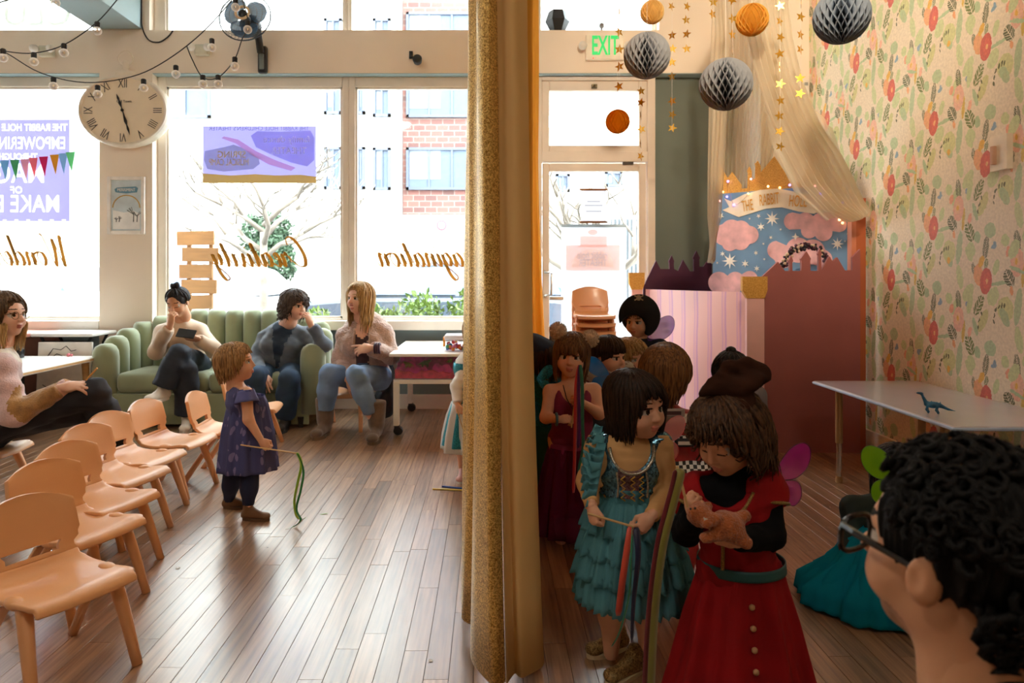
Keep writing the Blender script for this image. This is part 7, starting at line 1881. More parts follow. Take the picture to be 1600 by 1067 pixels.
# --- man in the foreground
def man():
    h = 1.74
    c = P(1492, 864, .79)
    hd = Head(c, 27, 4, 0, .234)
    f = Vector((-.342, .94, 0)); l = Vector((-.94, -.342, 0))
    nk = c + Vector((.0, .0, -.215)) - f * .06
    J = dict(pelvis=Vector((c.x + .02, c.y - .05, .36)), neck=nk, shL=nk + l * .19 + Vector((0, 0, -.075)), shR=nk - l * .19 + Vector((0, 0, -.075)))
    for s, sg in (('L', 1), ('R', -1)):
        J['el' + s] = nk + l * sg * .25 + f * .03 + Vector((0, 0, -.36)); J['wr' + s] = nk + l * sg * .08 + f * .20 + Vector((0, 0, -.44))
        J['hip' + s] = J['pelvis'] + l * sg * .09; J['kn' + s] = J['pelvis'] - l * .12 + l * sg * .12 + f * .34 + Vector((0, 0, -.10)); J['an' + s] = J['pelvis'] - l * .12 + l * sg * .12 + f * .10 + Vector((0, 0, -.28))
    hm = hair_mat('black_curl', (10, 9, 9), (22, 19, 18), .75)
    o = person('man with curly black hair and black glasses watching the children', J, h, hd, SK3, hm, .012, child=False, face=dict(beard=True, brow=2.6), facevox=.0042, hands=(
        dict(w=J['wrL'], d=tuple(f), nrm=(0, 0, 1), L=.18, side=1, curl=.4), dict(w=J['wrR'], d=tuple(f), nrm=(0, 0, 1), L=.18, side=-1, curl=.4)), loc=(J['pelvis'].x, J['pelvis'].y, 0))
    Hh = Hair(hd)
    cap = Hh.cap(.0055, 1.0, cut=(0, .46, -.06, .36, .40, .48), bump=.02, ears=True)
    rg = random.Random(2); m = MB()
    for i in range(680):
        ph, th = rg.uniform(-math.pi, math.pi), math.acos(rg.uniform(-.95, 1)); a = abs(math.degrees(ph))
        q = Vector((math.sin(ph) * math.sin(th) * .385, -.08 + math.cos(ph) * math.sin(th) * .465, .135 + (.41 if math.cos(th) > 0 else .62) * math.cos(th)))
        if a < 68 and q.z < .38: continue
        if a < 92 and q.z < .14: continue
        if 94 < a < 122 and q.z < .09: continue
        if a <= 94 and q.z < -.14: continue
        if a >= 122 and q.z < -.44: continue
        if min((q - Vector((sx * .36, -.05, -.06))).length for sx in (-1, 1)) < .19: continue
        nn = (q - Vector((0, -.08, .1))).normalized(); t1 = nn.orthogonal().normalized(); t2 = nn.cross(t1); pts = []; w0 = rg.uniform(0, 6); r_ = rg.uniform(.03, .05)
        for k in range(9):
            aa = w0 + k * .85; p = q + nn * (-.03 + .012 * k) + (t1 * math.cos(aa) + t2 * math.sin(aa)) * r_
            pts.append(Vector(hd.w(*p)))
        m.tube(pts, [.0036, .0048, .005, .005, .005, .0045, .004, .003, .0012], 5)
    add_hair(o, [cap, (np.array(m.v), m.f, 0)], hm)
    S = SDF(); torso(S, J, h, .02, k=.05); [arm(S, J, h, s, .02, 0, .95, k=.04) for s in 'LR']
    S.cap(npv(nk + Vector((0, 0, -.03))), npv(nk + Vector((0, 0, .035))), .105, .085, .03)
    garment('shirt', o, S, .013, mat('black_cotton', (26, 24, 24), .9, var=.1), wrinkle(.006, 18, 3))
    S = SDF(); S.ell(npv(J['pelvis']), (.18, .17, .12), k=.05); [leg(S, J, h, s, .014, 0, .97) for s in 'LR']
    garment('trousers', o, S, .015, mat('dark_trousers', (36, 36, 40), .9), wrinkle(.005, 20, 4))
    for s in 'LR': shoe('shoe', o, J['an' + s], tuple(f)[:2], .27, M_black, M_castor, tuple(o.location))
    g = MB(); Lc = Vector(o.location); wv = lambda x, y, z: Vector(hd.w(x, y, z)) - Lc
    for x in (-1, 1):
        g.tube([wv(x * .165 + .125 * math.copysign(abs(math.cos(t)) ** .7, math.cos(t)), .41, -.035 + .095 * math.copysign(abs(math.sin(t)) ** .7, math.sin(t))) for t in [2 * math.pi * k / 24 for k in range(25)]], .0034, 6)
        g.tube([wv(x * .29, .40, .03), wv(x * .335, .30, .035), wv(x * .35, .12, .02), wv(x * .355, -.04, .0), wv(x * .345, -.10, -.06)], [.0042, .0045, .0042, .0038, .003], 6)
    g.tube([wv(-.045, .42, .0), wv(0, .435, .01), wv(.045, .42, .0)], .0034, 6)
    g.build('glasses', mat('black_acetate', (18, 17, 17), .25), o)
    ch_ = chair((J['pelvis'].x, J['pelvis'].y), 110, 'tan toddler chair under the man with black glasses', 'chairs in use')
man()
ADULT[0] = 1.0
# ------------------------------------------------------------------ children
def mat_spots(name, base, spot, scale=26.0, thr=.33, stretch=(1, 1, 1), rough=.85):
    if name in MATS: return MATS[name]
    m, nt, out = _new(name); b = N(nt, 'ShaderNodeBsdfPrincipled'); b.inputs['Roughness'].default_value = rough
    tc = N(nt, 'ShaderNodeTexCoord'); mp = N(nt, 'ShaderNodeMapping'); mp.inputs['Scale'].default_value = stretch; nt.links.new(tc.outputs['Object'], mp.inputs[0])
    no = N(nt, 'ShaderNodeTexNoise'); no.inputs['Scale'].default_value = 9; nt.links.new(mp.outputs[0], no.inputs[0])
    ad = N(nt, 'ShaderNodeVectorMath', operation='MULTIPLY_ADD'); ad.inputs[1].default_value = (.12, .12, .12); nt.links.new(no.outputs['Color'], ad.inputs[0]); nt.links.new(mp.outputs[0], ad.inputs[2])
    v = N(nt, 'ShaderNodeTexVoronoi'); v.inputs['Scale'].default_value = scale; nt.links.new(ad.outputs[0], v.inputs[0])
    lt = N(nt, 'ShaderNodeMath', operation='LESS_THAN'); lt.inputs[1].default_value = thr; nt.links.new(v.outputs['Distance'], lt.inputs[0])
    mx = N(nt, 'ShaderNodeMix'); mx.data_type = 'RGBA'; mx.inputs[6].default_value = (*lin(base), 1); mx.inputs[7].default_value = (*lin(spot), 1)
    nt.links.new(lt.outputs[0], mx.inputs[0]); nt.links.new(mx.outputs[2], b.inputs['Base Color']); nt.links.new(b.outputs[0], out.inputs[0]); MATS[name] = m
    return m
def ribbon(pts, w, n=5):
    """flat ribbon through points; w: width vector or list of them -> MB"""
    p = smooth_path(pts, n); R = []
    for i, q in enumerate(p):
        t = i / (len(p) - 1); ww = Vector(w[0]).lerp(Vector(w[1]), t) if isinstance(w, list) else Vector(w)
        ww = ww * (1 if i not in (0, len(p) - 1) else .6)
        R.append([q - ww / 2, q, q + ww / 2])
    return MB().grid(R)
def wand(label, stick, ribs, loc=None):
    t = thing('ribbon_wand', label, 'ribbon wand', stick[0]); L = Vector(t.location)
    MB().tube([p - L for p in stick], .0032, 6).build('stick', mat('stick_wood', (206, 170, 116), .6), t)
    for pts, w, m in ribs:
        mb = ribbon([Vector(p) - L for p in pts], w); mb.build('ribbon', m, t, smooth=True, solid=.0007)
    return t
def satin(name, c): return mat('satin_' + name, c, .4, var=.04, sheen=.4)
def kid(label, x, y, h, yaw, hd, sk, hm, over=None, hands=(), vox=.010, face=None, fv=None, lean=0.0, limbs=1.0, group=None):
    J = stand(x, y, h, yaw, lean)
    if over: J.update(over)
    o = person(label, J, h, hd, sk, hm, vox, hands, True, face, loc=(x, y, 0), facevox=fv, group=group, limbs_thin=limbs)
    return o, J
KS1 = skin('child_fair', (220, 168, 138)); KS2 = skin('child_tan', (206, 150, 116))
# --- toddler with the ribbon
def toddler():
    Y = 3.27; x = -1.187; h = .86
    hd = Head(P(371, 567, Y), -84, 8, 0, .182); hm = hair_mat('light_brown', (104, 70, 44), (200, 156, 104))
    ov = dict(shR=P(385, 615, Y - .10), elR=P(388, 655, Y - .13), wrR=P(408, 688, Y - .13), shL=P(380, 612, Y + .10), elL=P(392, 650, Y + .14), wrL=P(414, 680, Y + .12), neck=P(372, 606, Y), pelvis=P(384, 690, Y), knR=P(390, 748, Y - .05), anR=P(388, 790, Y - .06), knL=P(362, 745, Y + .06), anL=P(358, 782, Y + .1), hipR=P(390, 700, Y - .045), hipL=P(372, 700, Y + .045))
    o, J = kid('toddler in a blue patterned dress and brown boots holding a ribbon wand', x, Y, h, -84, hd, KS1, hm, ov, (
        dict(w=ov['wrR'], d=(.55, .05, -.7), nrm=(.2, -1, -.1), L=.10, side=-1, curl=.75), dict(w=ov['wrL'], d=(.6, 0, -.6), nrm=(0, 1, 0), L=.10, side=1, curl=.5)), vox=.0085, fv=.0042)
    Hh = Hair(hd); add_hair(o, [Hh.cap(.006, 1.02, ears=False), Hh.locks(190, 41, fringe=.22, ff=42, side=-.26, back=-.46, vol=1.02, r=.045, wave=.3, jit=.06)], hm)
    M_dr = mat_spots('toddler_print', (66, 70, 120), (120, 112, 160), 30, .30, (1, 1, .6)); M_dr2 = mat('toddler_trim', (84, 86, 138), .85, var=.05)
    S = SDF(); torso(S, J, h, .010, k=.025); garment('dress_bodice', o, S, .0085, M_dr, wrinkle(.003, 40, 2), clipz=(.40, J['neck'].z + .012))
    c = J['pelvis'].lerp(J['neck'], .2)
    skirt('dress_skirt', o, (J['pelvis'].x + .008, Y), [(.575, .078, .1), (.53, .092, .5), (.40, .118, .8), (.28, .132, 1), (.222, .138, 1)], M_dr, 11, .008, 5, yaw=0)
    for s in 'RL':
        d = (J['el' + s] - J['sh' + s]).normalized(); a = d.orthogonal().normalized(); b_ = d.cross(a); R = []
        for i in range(6):
            r_ = .037 + .0035 * i; cc = J['sh' + s] + d * (-.012 + .011 * i)
            R.append([tuple(cc + (a * math.cos(t) + b_ * math.sin(t)) * (r_ + .0045 * math.sin(8 * t) * i / 5) - Vector(o.location)) for t in [2 * math.pi * q / 36 for q in range(36)]])
        MB().grid(R, closed=True).build('flutter_sleeve', M_dr2, o, smooth=True, solid=.002)
    S = SDF(); [leg(S, J, h, s, .004, 0, .98) for s in 'LR']; S.ell(npv(J['pelvis']), (.07, .08, .07)); garment('leggings', o, S, .008, mat('navy_leggings', (26, 34, 66), .85, var=.06))
    for s in 'RL': shoe('boot', o, Vector((J['an' + s].x, J['an' + s].y, .05)), (1, -.12 if s == 'R' else .05), .145, mat('brown_leather', (112, 78, 50), .7, var=.1), mat('tan_sole', (96, 66, 42), .7), tuple(o.location), high=.18, lace=mat('green_lace', (70, 150, 110), .7))
    Yh = Y - .14
    gA = G(448, 825); 
    M_g = satin('lime', (150, 200, 40)); M_g2 = satin('green', (20, 120, 50))
    wand('thin stick with lime and green ribbons held by the toddler', [P(376, 695, Yh), P(464, 708, Yh)],
         [([P(464, 707, Yh), P(471, 725, Yh), P(465, 755, Yh), P(460, 785, Yh + .02), P(466, 810, Yh + .05), P(485, 806, Yh + .14) , G(512, 802, .004)], [(.012, .008, 0), (.006, .008, 0)], M_g),
          ([P(464, 708, Yh - .004), P(474, 735, Yh), P(470, 765, Yh - .01), P(463, 795, Yh), P(470, 812, Yh - .02), G(460, 822, .006), G(447, 827, .003)], [(.012, -.006, 0), (.008, .01, 0)], M_g2)])
toddler()
# --- child half hidden behind the gold curtain
def curtain_kid():
    Y = 3.85; x = -.10; h = .92
    hd = Head(P(744, 520, Y), 170, -5, 0, .185); hm = hair_mat('light_brown', (104, 70, 44), (200, 156, 104))
    ov = dict(shR=P(731, 568, Y - .02), elR=P(713, 604, Y - .04), wrR=P(715, 632, Y - .10))
    o, J = kid('child in a teal sequin dress with white sleeves beside the gold curtain', x, Y, h, 175, hd, KS1, hm, ov, (dict(w=ov['wrR'], d=(.15, -.1, -.9), nrm=(-.6, -.7, 0), L=.10, side=-1, curl=.8), dict(w=stand(x, Y, h, 175)['wrL'], d=(0, -.3, -.8), nrm=(1, 0, 0), L=.10, side=1, curl=.4)), vox=.010)
    Hh = Hair(hd); add_hair(o, [Hh.cap(.007), Hh.locks(110, 51, side=-.6, back=-.7, r=.045)], hm)
    S = SDF(); torso(S, J, h, .008, k=.025); [arm(S, J, h, s, .008, 0, .95) for s in 'LR']; garment('undershirt', o, S, .009, mat('white_jersey', (226, 218, 208), .9, var=.05), wrinkle(.003, 50, 5))
    M_ts = mat_glitter('teal_sequin', (60, 170, 186), (10, 84, 104), .3, 300, .5)
    S = SDF(); torso(S, J, h, .016, k=.025); garment('dress_bodice', o, S, .009, M_ts, clipz=(.38, .66))
    skirt('dress_skirt', o, (x, Y), [(.47, .10, .2), (.38, .125, .7), (.26, .15, 1), (.20, .16, 1)], M_ts, 9, .012, 8)
    skirt('apron', o, (x - .004, Y - .006), [(.44, .108, .2), (.36, .133, .7), (.26, .152, 1), (.17, .162, 1)], mat_sheer('white_apron', (226, 222, 218), 1.0, .3), 8, .012, 9)
    for s in 'RL': shoe('shoe', o, Vector((J['an' + s].x, J['an' + s].y, .05)), (-.1, -1), .15, mat('pink_slipper', (226, 170, 160), .6), M_sole, tuple(o.location))
    c = ov['wrR'] + Vector((.005, -.03, -.05))
    wand('thin stick with a yellow ribbon held by the child beside the curtain', [c + Vector((-.008, 0, .03)), c + Vector((.05, -.02, -.15))], [([c + Vector((.05, -.02, -.15)), c + Vector((.075, -.02, -.2)), c + Vector((.078, -.02, -.27)), c + Vector((.072, -.02, -.34))], (.014, .004, 0), satin('yellow', (230, 196, 40)))])
curtain_kid()
# --- girl with pompom headband
M_tulp = mat_sheer('plum_tulle', (120, 38, 72), .72, .35)
def girl_pompom():
    Y = 3.0; x = .36; h = .92
    hd = Head(P(893, 556, Y), 168, 0, -4, .19); hm = hair_mat('mid_brown', (78, 54, 36), (140, 100, 64))
    ov = dict(shR=P(860, 612, Y), shL=P(928, 610, Y), elR=P(853, 652, Y - .05), wrR=P(874, 655, Y - .15), elL=P(936, 646, Y - .06), wrL=P(913, 631, Y - .16), neck=P(893, 600, Y))
    o, J = kid('girl in a burgundy dress with cream pompom headband', x, Y, h, 176, hd, KS1, hm, ov, (
        dict(w=ov['wrR'], d=(.9, -.25, .05), nrm=(-.1, -.7, .7), L=.10, side=-1, curl=.75), dict(w=ov['wrL'], d=(-.75, -.3, .4), nrm=(.2, -.8, .4), L=.10, side=1, curl=.75)), vox=.009, fv=.0042)
    Hh = Hair(hd); add_hair(o, [Hh.cap(.006, 1.0), Hh.locks(190, 61, fringe=.12, ff=34, side=-.55, back=-.62, r=.042, wave=.5, jit=.1)], hm)
    M_b = mat('burgundy_jersey', (118, 22, 62), .8, var=.06, scale=10)
    S = SDF(); torso(S, J, h, .010, k=.025, shoulders=False); S.sub(npv(J['neck'] + Vector((0, -.06, .0))), (.055, .07, .075), None, .01)
    for s in 'LR': S.cap(npv(J['sh' + s].lerp(J['neck'], .35)), npv(J['sh' + s].lerp(J['neck'], .35) + Vector((0, -.03, -.08))), .017, .02, .01)
    garment('dress_bodice', o, S, .008, M_b, wrinkle(.003, 40, 6), clipz=(.30, .695))
    skirt('dress_skirt', o, (x, Y), [(.40, .10, .2), (.30, .125, .6), (.15, .15, 1), (.03, .165, 1)], M_tulp, 12, .012, 12)
    skirt('underskirt', o, (x, Y), [(.42, .095, .2), (.30, .112, .6), (.12, .125, 1)], M_b, 9, .008, 13)
    for s in 'RL': shoe('foot', o, Vector((J['an' + s].x, J['an' + s].y, .05)), (0, -1), .14, KS1, KS1, tuple(o.location))
    # headband with pompoms
    L = Vector(o.location)
    MB().tube([Vector(hd.w(.385 * math.cos(t), -.02, .06 + .475 * math.sin(t))) - L for t in [math.pi * k / 20 for k in range(21)]], .004, 6).build('headband', mat('headband_white', (230, 224, 214), .5), o)
    M_pom = mat('pompom_cream', (240, 206, 166), .95, var=.08, scale=40, sheen=.8, bump=1.0, bscale=160)
    for px, py in ((872, 517), (922, 529)):
        c = P(px, py, Y); r = .039; m = MB().sphere(c - L, r * .86, 16, 12); rg = random.Random(px)
        for k in range(420):
            d = Vector((rg.gauss(0, 1), rg.gauss(0, 1), rg.gauss(0, 1))).normalized(); q = c - L + d * r * .8
            m.tube([q, q + d * r * .28], [.0028, .0008], 3, cap=False)
        m.build('pompom', M_pom, o, smooth=True)
    local_tube(o, [J['neck'] + Vector((-.04, -.03, .0)), J['neck'] + Vector((-.03, -.075, -.05)), J['neck'] + Vector((-.002, -.088, -.10))], .0022, 'necklace', M_black)
    local_tube(o, [ov['wrR'] + Vector((-.012, .024 * math.cos(t), .024 * math.sin(t))) for t in [2 * math.pi * k / 16 for k in range(17)]], .006, 'bracelet', mat('bracelet_teal', (70, 110, 120), .5))
    Yr = Y - .2
    wand('thin stick with red, purple and green ribbons held by the girl with pompoms', [P(904, 574, Yr), P(893, 668, Yr)],
         [([P(905, 570, Yr), P(900, 600, Yr - .01), P(899, 650, Yr - .01), P(898, 710, Yr), P(896, 770, Yr)], (.014, .006, 0), satin('red', (196, 44, 40))),
          ([P(906, 570, Yr - .006), P(904, 610, Yr - .016), P(905, 660, Yr - .016), P(903, 700, Yr)], (.013, -.006, 0), satin('purple', (84, 30, 110))),
          ([P(907, 570, Yr - .01), P(910, 610, Yr - .02), P(910, 655, Yr - .02), P(911, 700, Yr), P(905, 735, Yr), P(910, 772, Yr)], (.014, .0, 0), satin('teal_green', (40, 120, 96)))])
girl_pompom()
# --- child in teal at the curtain edge
def teal_kid():
    Y = 3.35; x = .31; h = .90
    hd = Head(P(846, 562, Y), 40, 0, 0, .185); hm = hair_mat('dark_brown', (40, 26, 20), (72, 50, 38))
    o, J = kid('child in a teal dress and navy cap behind the gold curtain edge', x, Y, h, 178, hd, KS1, hm, None, tuple(dict(w=stand(x, Y, h, 178)['wr' + s], d=(0, -.3, -.9), nrm=(1 if s == 'L' else -1, 0, 0), L=.10, side=1 if s == 'L' else -1, curl=.4) for s in 'LR'), vox=.011)
    Hh = Hair(hd); add_hair(o, [Hh.cap(.008), Hh.locks(80, 71, side=-.4, back=-.5, r=.05)], hm)
    M_t = mat_glitter('teal_glitter', (30, 150, 170), (8, 84, 100), .4, 260, .35)
    S = SDF(); torso(S, J, h, .012, k=.025); [arm(S, J, h, s, .012, 0, .6) for s in 'LR']; garment('dress_bodice', o, S, .010, M_t, clipz=(.3, .73))
    skirt('dress_skirt', o, (x, Y), [(.42, .095, .2), (.3, .115, .6), (.12, .13, 1), (.03, .135, 1)], mat('teal_satin', (16, 104, 110), .5, var=.06), 9, .010, 22)
    for s in 'RL': shoe('shoe', o, Vector((J['an' + s].x, J['an' + s].y, .05)), (0, -1), .14, M_black, M_castor, tuple(o.location))
    wings(o, P(838, 590, Y - .13), (1, .1, 0), (0, 0, 1), (0, 1, 0), .062, mat_glitter('wing_cyan', (60, 190, 220), (10, 110, 150), .4, 240, .2), mat('wing_cyan_wire', (20, 130, 170), .4), False, which=(1,), tiltdeg=0)
    S = SDF(); c = P(838, 534, Y - .02); S.ell(npv(c), (.055, .075, .038), rotm(0, 0, math.radians(30)), .02).ell(hd.w(0, -.05, .32), np.array((.40, .47, .24)) * hd.H, hd.R, .03)
    garment('cap', o, S, .009, mat('navy_felt', (26, 40, 62), .9, var=.08))
teal_kid()
# --- bowl-cut child with blue wings
def bowl_kid():
    Y = 3.36; x = .585; h = .91
    hd = Head(P(953, 558, Y), -140, 0, 0, .19); hm = hair_mat('dark_brown', (40, 26, 20), (72, 50, 38))
    o, J = kid('child with a dark bowl haircut and blue fairy wings', x, Y, h, -165, hd, KS1, hm, None, tuple(dict(w=stand(x, Y, h, -165)['wr' + s], d=(0, -.3, -.9), nrm=(1 if s == 'L' else -1, 0, 0), L=.10, side=1 if s == 'L' else -1, curl=.4) for s in 'LR'), vox=.011, fv=.0046)
    Hh = Hair(hd); add_hair(o, [Hh.cap(.006, 1.03, cut=(0, .42, -.32, .30, .36, .46)), Hh.locks(230, 81, fringe=.13, ff=75, side=-.18, back=-.30, vol=1.03, r=.045, jit=.02)], hm)
    S = SDF(); torso(S, J, h, .010, k=.025); [arm(S, J, h, s, .009, 0, .95) for s in 'LR']
    garment('shirt', o, S, .010, mat_spots('grey_floral', (176, 166, 150), (120, 80, 80), 40, .3), wrinkle(.003, 40, 3))
    S = SDF(); torso(S, J, h, .016, k=.025); garment('overalls', o, S, .010, mat('charcoal_cord', (44, 42, 46), .9, var=.08), clipz=(.3, .58))
    S = SDF(); [leg(S, J, h, s, .012, 0, .97) for s in 'LR']; garment('trousers', o, S, .011, MATS['charcoal_cord'])
    for s in 'RL': shoe('shoe', o, Vector((J['an' + s].x, J['an' + s].y, .05)), (.2, -1), .14, M_black, M_castor, tuple(o.location))
    L = Vector(o.location)
    for sg in (-1, 1):
        a = J['neck'] + Vector((sg * .05, .02, -.01)); local_tube(o, [a, a + Vector((sg * .015, -.075, -.03)), a + Vector((sg * .01, -.095, -.12))], .010, 'strap', M_black)
    wings(o, P(951, 584, Y - .18), (-1, .1, .0), (0, 0, 1), (0, 1, 0), .082, mat_sheer('wing_blue', (30, 120, 200), .8, .5), mat('wing_blue_wire', (20, 90, 160), .4), True, which=(1,), tiltdeg=0)
bowl_kid()
# --- fair-haired child
def blonde_kid():
    Y = 3.5; x = .74; h = .90
    hd = Head(P(990, 558, Y), -165, -4, 6, .188); hm = hair_mat('fair', (134, 98, 58), (196, 156, 102))
    o, J = kid('fair-haired child frowning behind the girl in blue', x, Y, h, 175, hd, KS1, hm, None, tuple(dict(w=stand(x, Y, h, 175)['wr' + s], d=(0, -.3, -.9), nrm=(1 if s == 'L' else -1, 0, 0), L=.10, side=1 if s == 'L' else -1, curl=.4) for s in 'LR'), vox=.011, fv=.0046)
    Hh = Hair(hd); add_hair(o, [Hh.cap(.006), Hh.locks(170, 91, fringe=.14, ff=30, side=-.5, back=-.55, r=.042, wave=.4, part=.4)], hm)
    S = SDF(); torso(S, J, h, .012, k=.025); [arm(S, J, h, s, .010, 0, .95) for s in 'LR']; garment('shirt', o, S, .010, mat('brown_jersey', (80, 60, 52), .9, var=.08))
    S = SDF(); [leg(S, J, h, s, .012, 0, .97) for s in 'LR']; S.ell(npv(J['pelvis']), (.09, .08, .07)); garment('trousers', o, S, .011, M_ink)
    for s in 'RL': shoe('shoe', o, Vector((J['an' + s].x, J['an' + s].y, .05)), (0, -1), .14, M_black, M_castor, tuple(o.location))
blonde_kid()
# --- pirate hat child
def pirate():
    Y = 3.95; x = .865; h = .99
    hd = Head(P(998, 502, Y), 140, -4, 0, .195); hm = hair_mat('mid_brown', (78, 54, 36), (140, 100, 64))
    o, J = kid('child in a black pirate hat with purple fairy wings', x, Y, h, 165, hd, KS1, hm, None, tuple(dict(w=stand(x, Y, h, 165)['wr' + s], d=(0, -.3, -.9), nrm=(1 if s == 'L' else -1, 0, 0), L=.10, side=1 if s == 'L' else -1, curl=.4) for s in 'LR'), vox=.012, fv=.0048)
    Hh = Hair(hd); add_hair(o, [Hh.cap(.007), Hh.locks(120, 101, fringe=.15, ff=50, side=-.12, back=-.35, r=.045)], hm)
    S = SDF(); torso(S, J, h, .012, k=.025); [arm(S, J, h, s, .012, 0, .95) for s in 'LR']; garment('shirt', o, S, .011, mat('navy_jersey', (24, 28, 42), .9, var=.08))
    S = SDF(); [leg(S, J, h, s, .012, 0, .97) for s in 'LR']; S.ell(npv(J['pelvis']), (.09, .08, .07)); garment('trousers', o, S, .012, M_ink)
    for s in 'RL': shoe('shoe', o, Vector((J['an' + s].x, J['an' + s].y, .05)), (-.3, -1), .15, M_black, M_castor, tuple(o.location))
    # bicorne: one broad felt leaf standing behind the brow, drooping at both ends, over a low crown
    L = Vector(o.location); M_f = mat('black_felt', (16, 15, 17), .9, var=.1); c = Vector(hd.w(0, -.05, .25)); fw = Vector((.1, -1, 0)).normalized()
    S = SDF(); S.ell(npv(c), (.09, .092, .06), None, .02).ell(npv(P(999, 494, Y - .05)), (.120, .032, .128), rotm(0, math.radians(-8), math.radians(12)), .03).ell(npv(P(1001, 494, Y + .06)), (.118, .03, .11), rotm(0, math.radians(10), math.radians(12)), .03)
    S.sub(npv(P(990, 515, Y - .09)), (.078, .10, .085), None, .008); S.sub(npv(P(996, 540, Y)), (.085, .3, .075), None, .01)
    hat = garment('pirate_hat', o, S, .007, M_f)
    e = P(998, 464, Y - .088) - L
    sk_ = MB().sphere(e, (.014, .006, .012), 10, 8).box(e.x - .007, e.x + .007, e.y - .005, e.y + .005, e.z - .02, e.z - .008)
    for s in (-1, 1): sk_.tube([e + Vector((-.024 * s, -.003, -.018)), e + Vector((.024 * s, -.003, .008))], .004, 5)
    sk_.build('skull_badge', mat('badge_bone', (190, 170, 140), .6), hat)
    wings(o, P(1010, 527, Y - .02), (1, .1, 0), (0, 0, 1), (0, 1, 0), .125, mat_sheer('wing_purple', (130, 90, 190), .78, .5), mat('wing_purple_wire', (80, 50, 130), .4), True, which=(1,), tiltdeg=0)
pirate()
# --- boy in the red racing suit, back turned
def racer():
    Y = 2.45; x = .635; h = .925
    hd = Head(P(1040, 585, Y), -28, 0, 4, .20); hm = hair_mat('chestnut', (74, 46, 24), (142, 96, 54))
    ov = dict(elR=P(1092, 735, Y - .03), wrR=P(1090, 790, Y + .05), elL=P(996, 735, Y - .02), wrL=P(1000, 790, Y + .08), shR=P(1078, 662, Y), shL=P(1004, 662, Y), neck=P(1040, 646, Y))
    o, J = kid('boy in a red racing suit with checkered bands, back turned', x, Y, h, -12, hd, KS2, hm, ov, tuple(dict(w=ov['wr' + s], d=(0, .3, -.9), nrm=(1 if s == 'R' else -1, 0, 0), L=.10, side=-1 if s == 'L' else 1, curl=.4) for s in 'LR'), vox=.010)
    Hh = Hair(hd); add_hair(o, [Hh.cap(.0055, 1.04, extra=(((0, -.2, -.12), (.32, .25, .30)),), ears=True), Hh.locks(260, 111, fringe=.2, ff=40, side=-.05, back=-.50, vol=1.05, r=.045, wave=.5, jit=.08)], hm)
    m, nt, out = _new('racing_suit'); b = N(nt, 'ShaderNodeBsdfPrincipled'); b.inputs['Roughness'].default_value = .55
    tc = N(nt, 'ShaderNodeTexCoord'); sp = N(nt, 'ShaderNodeSeparateXYZ'); nt.links.new(tc.outputs['Object'], sp.inputs[0])
    ck_ = N(nt, 'ShaderNodeTexChecker'); ck_.inputs['Scale'].default_value = 78; ck_.inputs['Color1'].default_value = (.01, .01, .01, 1); ck_.inputs['Color2'].default_value = (.75, .73, .70, 1)
    cb = N(nt, 'ShaderNodeCombineXYZ'); nt.links.new(sp.outputs[0], cb.inputs[0]); nt.links.new(sp.outputs[2], cb.inputs[1]); nt.links.new(cb.outputs[0], ck_.inputs[0])
    def band(z0, z1):
        a = N(nt, 'ShaderNodeMath', operation='GREATER_THAN'); a.inputs[1].default_value = z0; nt.links.new(sp.outputs[2], a.inputs[0])
        c = N(nt, 'ShaderNodeMath', operation='LESS_THAN'); c.inputs[1].default_value = z1; nt.links.new(sp.outputs[2], c.inputs[0])
        d = N(nt, 'ShaderNodeMath', operation='MULTIPLY'); nt.links.new(a.outputs[0], d.inputs[0]); nt.links.new(c.outputs[0], d.inputs[1]); return d.outputs[0]
    rgb = N(nt, 'ShaderNodeRGB'); rgb.outputs[0].default_value = (*lin((150, 20, 22)), 1); last = rgb.outputs[0]
    for z0, z1, src in ((.462, .500, ck_.outputs[0]), (.568, .592, ck_.outputs[0]), (.632, .660, None)):
        mx = N(nt, 'ShaderNodeMix'); mx.data_type = 'RGBA'; nt.links.new(band(z0, z1), mx.inputs[0]); nt.links.new(last, mx.inputs[6])
        if src: nt.links.new(src, mx.inputs[7])
        else: mx.inputs[7].default_value = (*lin((196, 176, 160)), 1)
        last = mx.outputs[2]
    nt.links.new(last, b.inputs['Base Color']); nt.links.new(b.outputs[0], out.inputs[0])
    S = SDF(); torso(S, J, h, .014, k=.03); [arm(S, J, h, s, .013, 0, .96) for s in 'LR']; [leg(S, J, h, s, .014, 0, .96) for s in 'LR']
    S.cap(npv(J['neck']), npv(J['neck'] + Vector((0, 0, .018))), .044, .042, .02)
    garment('racing_suit', o, S, .009, m, wrinkle(.003, 36, 4))
    L = Vector(o.location)
    local_tube(o, [J['neck'] + Vector((-.075, -.035, -.005)), J['neck'] + Vector((-.02, -.058, -.015)), J['neck'] + Vector((.04, -.055, -.004)), J['neck'] + Vector((.085, -.03, .002))], .003, 'piping', mat('suit_white', (214, 200, 186), .6))
    y0 = -.085
    for px, py, w in ((1070, 692, .034), (1048, 645, .05)):
        c = P(px, py, Y - .10) - L
        MB().rbox(c.x - w, c.x + w, c.y - .003, c.y + .012, c.z - .014, c.z + .014, .006).build('sponsor_patch', M_black if w < .04 else mat('patch_grey', (150, 130, 118), .6), o)
        MB().box(c.x - w * .7, c.x + w * .7, c.y - .0045, c.y - .002, c.z - .006, c.z + .006).build('patch_print', mat('suit_white', (214, 200, 186)) if w < .04 else mat('patch_dark', (70, 40, 40), .6), o)
    for s in 'RL': shoe('shoe', o, Vector((J['an' + s].x, J['an' + s].y, .05)), (.1, 1), .15, M_black, M_sole, tuple(o.location))
racer()
